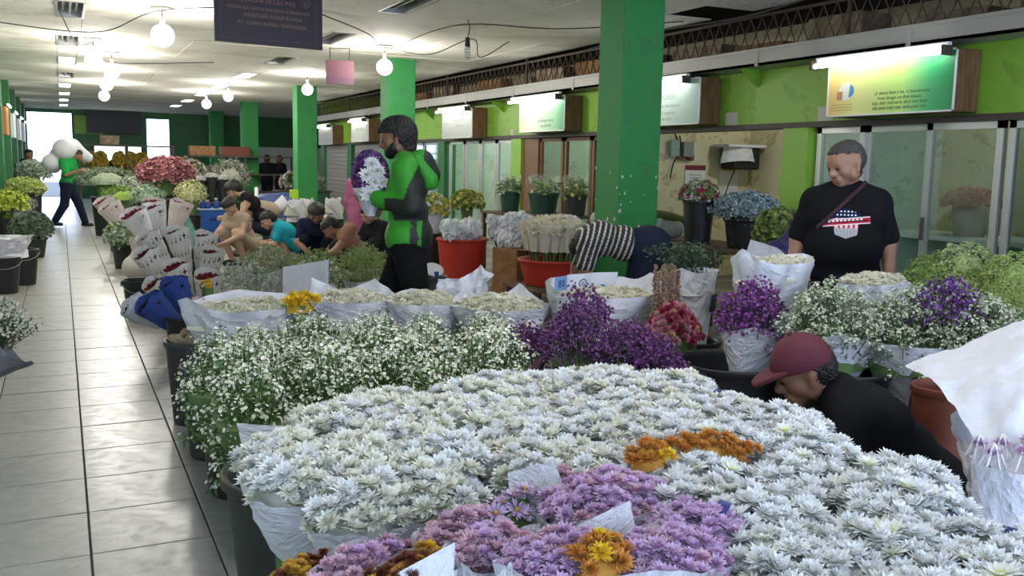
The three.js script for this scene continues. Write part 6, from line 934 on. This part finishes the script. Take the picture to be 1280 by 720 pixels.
for (const [name, label, cat, build] of [
  ['electric_meter', 'small electric meter with cables on the open shop wall', 'meter', (t) => { t.position.set(7.66, 1.66, -10.42); part('case', rspan(-0.07, 0.1, 0, 0.2, 0, 0.07, 0.01), std({ color: lin(0.25, 0.26, 0.25) }), t); part('backboard', rspan(-0.12, 0.14, -0.05, 0.03, 0, 0.03, 0.005), M.woodBrown, t); part('cable', tube([[-0.12, 0.28, 0.03], [-0.1, 0.1, 0.04], [-0.2, -0.1, 0.02], [-0.24, -0.3, 0.02]], 0.01, 30), M.wire, t); part('cable', tube([[-0.2, 0.3, 0.03], [-0.02, 0.02, 0.05], [0.08, -0.05, 0.04], [0.0, 0.0, 0.04]], 0.01, 30), M.wire, t); }],
  ['fuse_box', 'pale green fuse box beside the electric meter', 'box', (t) => { t.position.set(7.46, 1.66, -10.42); part('case', rspan(-0.07, 0.07, 0, 0.22, 0, 0.06, 0.01), std({ color: lin(0.3, 0.42, 0.36) }), t); part('lid_line', span(-0.065, 0.065, 0.1, 0.104, 0.059, 0.062), M.darkTrim, t); }],
  ['wall_notice', 'white notice with maroon heading pinned in the open shop', 'notice', (t) => { t.position.set(7.86, 1.28, -10.44); part('sheet', span(-0.17, 0.17, 0, 0.27, 0, 0.006), M.white, t); part('heading', span(-0.17, 0.17, 0.2, 0.27, 0.004, 0.008), std({ color: lin(0.2, 0.03, 0.05) }), t); part('text_lines', join([0.05, 0.09, 0.13].map((y) => span(-0.1, 0.1, y, y + 0.012, 0.005, 0.008))), std({ color: lin(0.3, 0.3, 0.3) }), t); }],
  ['pinned_paper', 'plain white paper sheet with yellow top pinned in the open shop', 'paper', (t) => { t.position.set(8.44, 1.14, -10.44); part('sheet', span(-0.16, 0.16, 0, 0.34, 0, 0.006), M.white, t); part('yellow_strip', span(-0.1, 0.1, 0.34, 0.4, 0, 0.006), std({ color: lin(0.6, 0.55, 0.15) }), t); }],
  ['wall_machine', 'dark wall machine draped with a white cloth in the open shop', 'machine', (t) => { t.position.set(8.3, 1.5, -10.4); part('casing', rspan(-0.05, 0.4, 0.0, 0.3, 0, 0.3, 0.03), M.blackRubber, t); part('draped_cloth', sleeve({ a: 0.3, b: 0.2, ba: 0.26, bb: 0.16, y0: 0.28, y1: 0.02, rim: (a) => 0.05 * Math.sin(a), from: 0.4, to: PI - 0.2, nu: 20, nv: 8 }).translate(0.1, 0.05, 0.16), PAPER.white, t); part('cloth_top', rspan(-0.2, 0.46, 0.3, 0.34, 0, 0.36, 0.015), PAPER.white, t); part('cord', tube([[0.05, 0, 0.2], [0.0, -0.3, 0.1], [-0.02, -0.6, 0.04]], 0.008), M.wire, t); }],
]) { const t = thing(name, label, cat); build(t); }
{ const t = thing('flower_pot', 'white pot of peach flowers on the shelf behind the glass', 'pot', [8.0, 0.9, -6.2]); part('pot', new THREE.LatheGeometry([[0, 0], [0.14, 0], [0.17, 0.3], [0.16, 0.3], [0.13, 0.02], [0, 0.02]].map((p) => new THREE.Vector2(...p)), 24), std({ color: lin(0.6, 0.52, 0.5) }), t); const m = [], c = []; for (let i = 0; i < 200; i++) { const d = sphereDir(0); m.push(place(V(d.x * 0.24, 0.3 + d.y * 0.14, d.z * 0.24), d, 0.05, R(0, 6))); c.push(tint([0.62, 0.32, 0.24], 0.15)); } bulk('petals', tinyBud, speck, m, t, c); part('core', moundGeo(0.2, 0.2, 0.1, 1, 0).translate(0, 0.3, 0), std({ color: lin(0.5, 0.25, 0.18) }), t); }
cluster('foliage_bunch', 'dark twiggy foliage put inside the glass shop for a plant reflection', 7.7, 1.4, -4.75, 0.35, 0.5, [[0.015, 0.02, 0.02], [0.03, 0.04, 0.035]], { base: 0.3, size: 0.09, n: 420, shape: leafGeo }); pot(7.7, -4.75, 0.2, 0.5, BUCKET.black, 'black pot under the added foliage in the glass shop');  // solid foliage stands in for a dark plant reflection in the glass

// ---------------------------------------------------------------- greens on the floor behind the cream bunches
for (const [x, z, r, lab, cols] of [[1.95, -9.9, 0.32, 'feathery grey green bunch on the floor beside the blue crate', [[0.3, 0.36, 0.2], [0.4, 0.45, 0.3]]], [2.35, -9.4, 0.28, 'fresh green bunch on the floor in the middle', [[0.24, 0.34, 0.1], [0.34, 0.42, 0.16]]], [2.75, -9.0, 0.3, 'yellow green bunch before the crouching florists', [[0.34, 0.42, 0.12], [0.42, 0.48, 0.2]]], [2.15, -8.6, 0.24, 'green and white bunch in white paper behind the cream row', [[0.3, 0.38, 0.16], [0.6, 0.62, 0.5]]], [1.42, -8.3, 0.28, 'fine white flowers in clear wrap behind the long cream bunch', [[0.5, 0.55, 0.48], [0.66, 0.68, 0.64], [0.3, 0.38, 0.26]]], [2.95, -9.8, 0.24, 'soft green bunch beside the navy florist', [[0.3, 0.4, 0.16], [0.38, 0.46, 0.22]]]]) {
  const t = thing('greenery_bunch', lab, 'flowers', [x, 0.02, z]);
  bush(t, { r, h: 0.5, y0: 0.05, sprays: 80, per: 7, spray: 0.06, floret: 0.02, fl: tinyBud, colors: cols, leaf: cols[0].map((c) => c * 0.7), leaves: 6, leafSize: 0.06, leafShape: needle, spread: 0.5, top: 0.3, inner: 0.3 });
  part('paper_sleeve', sleeve({ a: r * 0.8, ba: r * 0.4, y0: 0, y1: 0.3, rim: points([[1.2, 0.06, 1]]), seed: x }), PAPER.white, t); part('stem_bundle', new THREE.CylinderGeometry(r * 0.6, r * 0.4, 0.3, 10).translate(0, 0.17, 0), underGreen, t);
}
sheet('wrapping_paper', [[1.75, 0.56, -8.25], [2.15, 0.62, -8.2], [2.1, 0.02, -8.05], [1.7, 0.02, -8.1]], 10, 8, PAPER.white, 'pale paper flap lying before the floor greens');
sheet('wrapping_paper', [[0.85, 0.46, -6.6], [1.5, 0.5, -6.55], [1.45, 0.02, -6.3], [0.9, 0.02, -6.35]], 10, 6, PAPER.white, 'white paper spread behind the long cream bunch');

// ---------------------------------------------------------------- crate and things around the seated people
{ const t = thing('blue_crate', 'tall bright blue plastic crate with bottles on top', 'crate', [2.4, 0, -17.3], 0.1); const bm = std({ color: lin(0.015, 0.1, 0.42), roughness: 0.45 }); part('box', rspan(-0.25, 0.25, 0, 0.6, -0.22, 0.22, 0.02), bm, t); part('lid', rspan(-0.27, 0.27, 0.6, 0.625, -0.24, 0.24, 0.01), std({ color: lin(0.35, 0.45, 0.6), roughness: 0.5 }), t); part('grip', rspan(-0.08, 0.08, 0.42, 0.47, 0.21, 0.235, 0.008), std({ color: lin(0.01, 0.05, 0.24) }), t); }
for (const [x, h, c] of [[2.24, 0.18, 'blue'], [2.34, 0.13, 'blue'], [2.48, 0.16, 'black']]) { const t = thing('bottle', c === 'blue' ? 'small blue bottle on the blue crate lid' : 'squat dark blue jug on the blue crate lid', 'bottle', [x, 0.625, -17.25], 0, c === 'blue' ? 'blue bottles on the crate' : undefined); part('body', new THREE.LatheGeometry([[0, 0], [0.05, 0], [0.05, h * 0.6], [0.018, h * 0.8], [0.018, h], [0, h]].map((p) => new THREE.Vector2(...p)), 14), BUCKET.blue, t); part('cap', new THREE.CylinderGeometry(0.022, 0.022, 0.025, 10).translate(0, h + 0.01, 0), M.white, t); }
for (const [x, z, w, lab] of [[3.5, -15.4, 0.2, 'white paper bouquets in a dark bucket before the third column'], [3.75, -15.7, 0.18, 'tall white paper bouquet beside the dark bucket'], [4.3, -16.1, 0.22, 'fan of white paper bouquets beside the pink tunic']]) { pot(x, z, 0.2, 0.5, BUCKET.black, 'dark bucket under the ' + lab.split(' ').slice(0, 4).join(' ')); const t = thing('paper_bouquet', lab, 'bouquet', [x, 0.4, z]); for (let i = 0; i < 4; i++) { const m = part('paper_cone', sleeve({ a: 0.13, ba: 0.04, y0: 0, y1: 0.42, rim: points([[i, 0.07, 0.7], [i + 2, 0.06, 0.6], [i + 4, 0.07, 0.6]]), seed: i, nu: 30, nv: 6 }), PAPER.white, t); m.rotation.set(R(-0.3, 0.3), 0, (i - 1.5) * 0.28); m.position.x = (i - 1.5) * w * 0.5; } part('filling', moundGeo(0.2, 0.12, 0.1, x).translate(0, 0.3, 0), std({ color: lin(0.5, 0.5, 0.42) }), t); }
pot(3.45, -17.3, 0.18, 0.36, BUCKET.black, 'small dark bucket on the floor before the third column', { handle: true });
{ const t = thing('parcel', 'brown paper parcel with white flap beside the black vest man', 'parcel', [3.05, 0.5, -16.0]); part('wrap', sculpt([cap([-0.2, 0.2, 0], 0.16, [0.2, 0.16, 0], 0.13)], 0.02, 0.03), std({ color: lin(0.42, 0.34, 0.24) }), t); part('flap', sleeve({ a: 0.16, ba: 0.08, y0: 0, y1: 0.26, nu: 20, nv: 4 }).rotateZ(-1.1).translate(0.18, 0.16, 0), PAPER.white, t); }
bench(2.7, 3.5, -15.7, -16.3, 0.5, 'low table under the brown paper parcel');
{ const t = thing('blue_bag', 'bulky navy blue bag with white print near the third column', 'bag', [3.9, 0, -19]); part('bag', sculpt([cap([-0.22, 0.55, 0], 0.28, [0.2, 0.6, 0], 0.26), cap([-0.2, 0.3, 0], 0.3, [0.2, 0.3, 0], 0.3)], 0.025, 0.06), std({ color: lin(0.012, 0.03, 0.16), roughness: 0.5 }), t); part('lime_tag', rspan(0.24, 0.42, 0.72, 0.92, 0.14, 0.2, 0.02), std({ color: lin(0.35, 0.6, 0.03) }), t); part('white_strap', tube([[-0.4, 0.95, 0.1], [-0.42, 0.7, 0.24], [-0.36, 0.5, 0.28]], 0.04, 12), M.white, t); }

// ---------------------------------------------------------------- along the far side of the aisle
for (const [x, y, z, r, h, lab, cols, o] of [
  [1.62, 1.22, -17, 0.42, 0.26, 'big dome of dusty pink hydrangea heads', [[0.46, 0.19, 0.2], [0.54, 0.27, 0.27], [0.38, 0.14, 0.16]], { size: 0.05, n: 1100 }],
  [1.22, 0.88, -15.7, 0.26, 0.18, 'blue green leafy bunch below the pink hydrangeas', [[0.24, 0.36, 0.24], [0.36, 0.46, 0.36], [0.16, 0.26, 0.14]], { size: 0.06, shape: leafGeo, n: 420 }],
  [1.86, 0.92, -15.6, 0.24, 0.24, 'ivory and yellow green leafy bunch beside the pink hydrangeas', [[0.5, 0.52, 0.24], [0.6, 0.54, 0.36], [0.36, 0.42, 0.14]], { size: 0.06, shape: leafGeo, n: 420 }],
  [0.95, 0.84, -16.8, 0.34, 0.16, 'bright grass green bunch behind the paper bouquets', [[0.2, 0.34, 0.05], [0.3, 0.44, 0.08]], { size: 0.06, shape: needle, n: 700, upright: 1 }],
  [0.8, 1.05, -19.5, 0.5, 0.24, 'tall wispy grey green bunch beyond the grass green one', [[0.26, 0.32, 0.2], [0.36, 0.4, 0.28]], { size: 0.08, shape: needle, n: 900, upright: 1 }],
  [1.3, 0.98, -19, 0.3, 0.14, 'small white flowers beyond the grass green bunch', [[0.66, 0.68, 0.64], [0.3, 0.36, 0.24]], { size: 0.04, n: 400 }],
  [0.72, 0.42, -13.6, 0.22, 0.2, 'white aster bunch with loose greens at the far aisle edge', [[0.6, 0.64, 0.54], [0.24, 0.32, 0.16]], { size: 0.03, n: 500, base: 0.05 }],
  [2.3, 1.1, -20.5, 0.34, 0.24, 'dry twiggy bunch beyond the blue crate', [[0.24, 0.2, 0.14], [0.36, 0.3, 0.24]], { size: 0.09, shape: needle, n: 500, upright: 1 }],
  [3.5, 1.05, -22, 0.4, 0.4, 'tall grey twigs standing near the third column', [[0.3, 0.3, 0.24], [0.4, 0.4, 0.34]], { size: 0.14, shape: needle, n: 500, upright: 1 }],
  [2.7, 1.15, -24, 0.5, 0.3, 'brown and white bunches on the far middle stall', [[0.3, 0.22, 0.16], [0.55, 0.52, 0.48], [0.14, 0.18, 0.08]], { size: 0.07, n: 600 }],
]) { cluster('stall_flowers', lab, x, y, z, r, h, cols, o); pot(x, z, r * 0.6, Math.max(0.3, y - h * 1.3), BUCKET.black, 'black bucket under the ' + lab.split(' ').slice(0, 5).join(' ')); }
for (const [x, z, d, lab] of [[1.0, -12.6, [-0.5, 1, 0.4], 'pale wrapped rose bouquet leaning at the far aisle edge'], [1.15, -13.0, [-0.2, 1, 0.3], 'pale wrapped rose bouquet beside the leaning one'], [0.85, -14.4, [-0.6, 1, 0.2], 'pale pinkish paper bouquet with maroon mouth'], [1.2, -14.6, [0, 1, 0.3], 'upright pinkish paper bouquet with maroon mouth'], [1.42, -14.2, [0.3, 1, 0.2], 'white paper bouquet leaning to the blue crate'], [0.8, -16.0, [-0.5, 1, 0.3], 'white paper bouquet far along the aisle']]) cone(x, 0.4, z, d, 0.5, 0.17, z < -14 ? paperPink() : PAPER.white, lab, { rose: [0.2, 0.03, 0.05] });
function paperPink() { return PAPER.pale ??= paperOf(0.66, 0.58, 0.56); }
for (const [x, z] of [[1.05, -12.8], [0.95, -14.5], [1.35, -14.35], [0.85, -16.05]]) bucket(x, z, 0.22, 0.18, 0.5, BUCKET.black, 'black bucket under the far wrapped bouquets', 'black buckets under the far bouquets', { handle: false });
{ const t = thing('crumpled_wrap', 'crumpled pale wrap slumped beside the far rose bouquets', 'wrap', [0.86, 0, -12.3]); part('wrap', sculpt([cap([-0.08, 0.15, 0], 0.15, [0.14, 0.2, 0.05], 0.16), cap([0, 0.3, 0], 0.12, [0.1, 0.35, 0], 0.1)], 0.02, 0.04), std({ color: lin(0.55, 0.5, 0.46), roughness: 0.8 }), t); part('fold', sleeve({ a: 0.14, ba: 0.1, y0: 0.3, y1: 0.5, rim: (a) => 0.04 * Math.sin(3 * a), nu: 24, nv: 4 }), paperPink(), t); }
{ const t = thing('teal_bag', 'teal green plastic bag hanging down by the aisle bouquets', 'bag', [1.62, 0, -14.4]); part('bag', sculpt([cap([0, 0.2, 0], 0.18, [0, 0.6, 0], 0.08), cap([0.1, 0.15, 0], 0.16, [0.04, 0.5, 0], 0.08)], 0.02, 0.04), std({ color: lin(0.1, 0.3, 0.26), roughness: 0.5 }), t); part('handle', tube([[-0.05, 0.62, 0], [0, 0.76, 0], [0.05, 0.62, 0]], 0.012), std({ color: lin(0.1, 0.3, 0.26) }), t); }
bench(2.2, 2.9, -18.0, -18.6, 0.7, 'stand under the black cups beyond the blue crate');
for (const [x, h] of [[2.35, 0.4], [2.56, 0.46], [2.76, 0.42]]) { bucket(x, -18.3, 0.11, 0.08, h, BUCKET.black, 'slim black vase with white filling beyond the blue crate', 'slim black vases', { y: 0.7, handle: false, name: 'vase', category: 'vase' }); cluster('white_bunch', 'short white flowers filling a slim black vase', x, 0.7 + h + 0.02, -18.3, 0.09, 0.04, [[0.7, 0.7, 0.68]], { base: 0.8, size: 0.03, n: 60, group: 'white flowers in slim vases' }); }

// ---------------------------------------------------------------- left side of the aisle
{
  const t = thing('aster_bunch', 'small white aster bunch leaning from the grey wrap into the aisle', 'flowers', [-0.42, 0.36, -6.05]);
  bush(t, { r: 0.19, h: 0.3, sprays: 70, per: 9, spray: 0.04, floret: 0.0095, colors: asterWhite, leaf: [0.07, 0.12, 0.045], leaves: 7, leafSize: 0.035, spread: 0.3, top: 0.6, lean: [0.08, 0] });
  const g = thing('grey_wrap', 'dark grey paper wrap tipping into the aisle from the left', 'wrap', [-0.62, 0.22, -5.85]); g.quaternion.setFromUnitVectors(V(0, 1, 0), V(0.75, 0.62, -0.05).normalize()); part('paper', sleeve({ a: 0.2, b: 0.16, ba: 0.08, y0: 0, y1: 0.36, rim: points([[0.3, 0.05, 1]]), seed: 2 }), PAPER.slate, g); part('stem_bundle', new THREE.CylinderGeometry(0.12, 0.06, 0.3, 10).translate(0, 0.15, 0), underGreen, g);
}
pot(-0.62, -5.95, 0.17, 0.38, BUCKET.black, 'black bucket under the dark grey wrap at the left');
bucket(-0.6, -11.45, 0.17, 0.13, 0.4, BUCKET.black, 'black bucket under white paper on the left of the aisle', null, {}); bucket(-0.44, -12.15, 0.17, 0.13, 0.42, BUCKET.black, 'black bucket behind the paper covered one on the left', null, {});
{ const t = thing('white_wrap', 'wide white paper wrap spread over the left buckets', 'wrap', [-0.62, 0.36, -11.6]); part('paper', sleeve({ a: 0.3, b: 0.36, ba: 0.16, bb: 0.2, y0: 0, y1: 0.24, rim: points([[0.2, 0.03, 1], [2.5, 0.12, 1.2]]), rough: 0.02, flare: 0.6 }), PAPER.white, t); part('filling', moundGeo(0.26, 0.3, 0.1, 2, 0.1).translate(0, 0.12, 0), PAPER.white, t); bush(t, { r: 0.16, h: 0.14, y0: 0.12, sprays: 24, per: 5, colors: asterWhite, leaves: 6, lean: [-0.12, 0] }); }
for (const [x, y, z, r, h, lab, cols, o] of [
  [-0.78, 0.74, -16.4, 0.24, 0.16, 'yellow green chrysanthemum heads on the left stall', [[0.5, 0.56, 0.1], [0.42, 0.5, 0.08]], { size: 0.06, n: 300, lump: 0.3 }],
  [-0.42, 0.42, -15.4, 0.26, 0.22, 'dusty dark green sprigs standing into the aisle at left', [[0.12, 0.17, 0.11], [0.2, 0.26, 0.18]], { size: 0.035, n: 900, base: 0.05 }],
  [-0.68, 0.86, -21, 0.34, 0.16, 'long bank of pale lime chrysanthemums on the left stall', [[0.4, 0.48, 0.12], [0.5, 0.56, 0.22]], { size: 0.05, n: 900, squash: 2.4 }],
  [-0.75, 0.6, -18.8, 0.3, 0.14, 'grey paper wrapped bundle below the lime bank', [[0.3, 0.3, 0.27], [0.24, 0.26, 0.2]], { size: 0.05, n: 300, paper: PAPER.white, paperUp: 0.06 }],
  [-0.62, 1.1, -25.5, 0.36, 0.24, 'grey green fluffy mass near the left wall', [[0.3, 0.38, 0.28], [0.42, 0.48, 0.38]], { size: 0.05, n: 900, squash: 1.6 }],
]) { cluster('stall_flowers', lab, x, y, z, r, h, cols, o); pot(x - 0.02, z, 0.22, Math.max(0.3, y - h * 1.3), BUCKET.black, 'black bucket under the ' + lab.split(' ').slice(0, 5).join(' ')); }

// ---------------------------------------------------------------- far racks
function rack(x0, x1, z, h, d, levels, label) { const t = thing('metal_rack', label, 'rack', [0, 0, z]); for (const x of [x0, x1, (x0 + x1) / 2]) for (const s of [0, d]) part('post', span(x - 0.025, x + 0.025, 0, h, -s - 0.025, -s + 0.025), M.darkTrim, t); for (const y of levels) part('shelf', span(x0, x1, y - 0.04, y, 0.03, -d - 0.03), M.darkTrim, t); return t; }
rack(0.5, 3.0, -29, 1.86, 0.7, [0.7, 1.1, 1.85], 'long dark metal rack with dried golden bouquets');
rack(3.3, 6.2, -27.2, 1.6, 0.7, [0.6, 1.1, 1.6], 'dark metal rack beyond the middle stalls');
for (let i = 0; i < 5; i++) cluster('dried_bouquet', 'dried golden yellow bouquet standing on the far dark rack', 0.75 + i * 0.3 + (i > 1 ? 0.2 : 0), 1.38, -29.35, 0.15, 0.22, [[0.42, 0.3, 0.03], [0.5, 0.38, 0.06]], { base: 1.11, size: 0.07, n: 180, group: 'golden bouquets on the far rack' });
for (const [x, w, lab] of [[1.3, 0.5, 'pale carton lying on top of the long dark rack'], [3.6, 0.7, 'brown carton on the dark rack beyond the middle stalls'], [4.5, 0.8, 'red brown carton on the dark rack beyond the middle stalls']]) { const t = thing('carton', lab, 'carton', [x, x > 3 ? 1.6 : 1.85, x > 3 ? -27.5 : -29.3]); part('box', rspan(-w / 2, w / 2, 0, 0.26, -0.2, 0.2, 0.01), x > 4 ? BUCKET.rust : x > 3 ? carton : cartonPale, t); part('tape', span(-0.03, 0.03, 0.258, 0.263, -0.2, 0.2), M.darkTrim, t); }
{ const t = thing('bright_screen', 'bright window-like screen glowing behind the far rack', 'screen', [1.9, 1.35, -36.7]); part('frame', rspan(-0.85, 0.85, -0.05, 0.6, -0.05, 0.03, 0.02), M.darkTrim, t); part('glowing_screen', span(-0.78, 0.78, 0.02, 0.53, 0.02, 0.035), std({ color: lin(0.8, 0.85, 0.9), emissive: lin(0.85, 0.93, 1), emissiveIntensity: 2.2 }), t); const l = new THREE.RectAreaLight(lin(0.85, 0.93, 1), 2, 1.5, 0.5); l.position.set(0, 0.28, 0.05); l.rotation.y = PI; l.name = 'light'; t.add(l); }
for (const [x, z, h, lab] of [[4.2, -30, 0.8, 'grey stall cabinet far behind the columns'], [5.6, -24, 0.75, 'dark stall table between the far columns'], [2.2, -33, 0.9, 'dark stall counter before the far wall']]) { const t = thing('stall_table', lab, 'table', [x, 0, z]); part('top', rspan(-0.7, 0.7, h - 0.05, h, -0.35, 0.35, 0.01), M.darkTrim, t); part('front', rspan(-0.66, 0.66, 0.05, h - 0.05, 0.28, 0.31, 0.005), BUCKET.green, t); for (const [a, b] of [[-0.62, -0.3], [0.62, -0.3], [-0.62, 0.26], [0.62, 0.26]]) part('leg', span(a - 0.03, a + 0.03, 0, h - 0.05, b - 0.03, b + 0.03), M.darkTrim, t); cluster('stall_flowers', 'mixed leafy flowers on the ' + lab, x, h + 0.2, z, 0.5, 0.22, [[0.16, 0.24, 0.1], [0.4, 0.36, 0.3], [0.5, 0.5, 0.46]], { base: h, size: 0.08, n: 300, squash: 0.5 }); }
// ground outside the far openings
struct('ground_outside', span(-20, 30, -0.3, -0.05, -38, -80), std({ color: lin(0.3, 0.3, 0.29) }), 'paved ground outside the hall');
renderer.render(scene, camera);
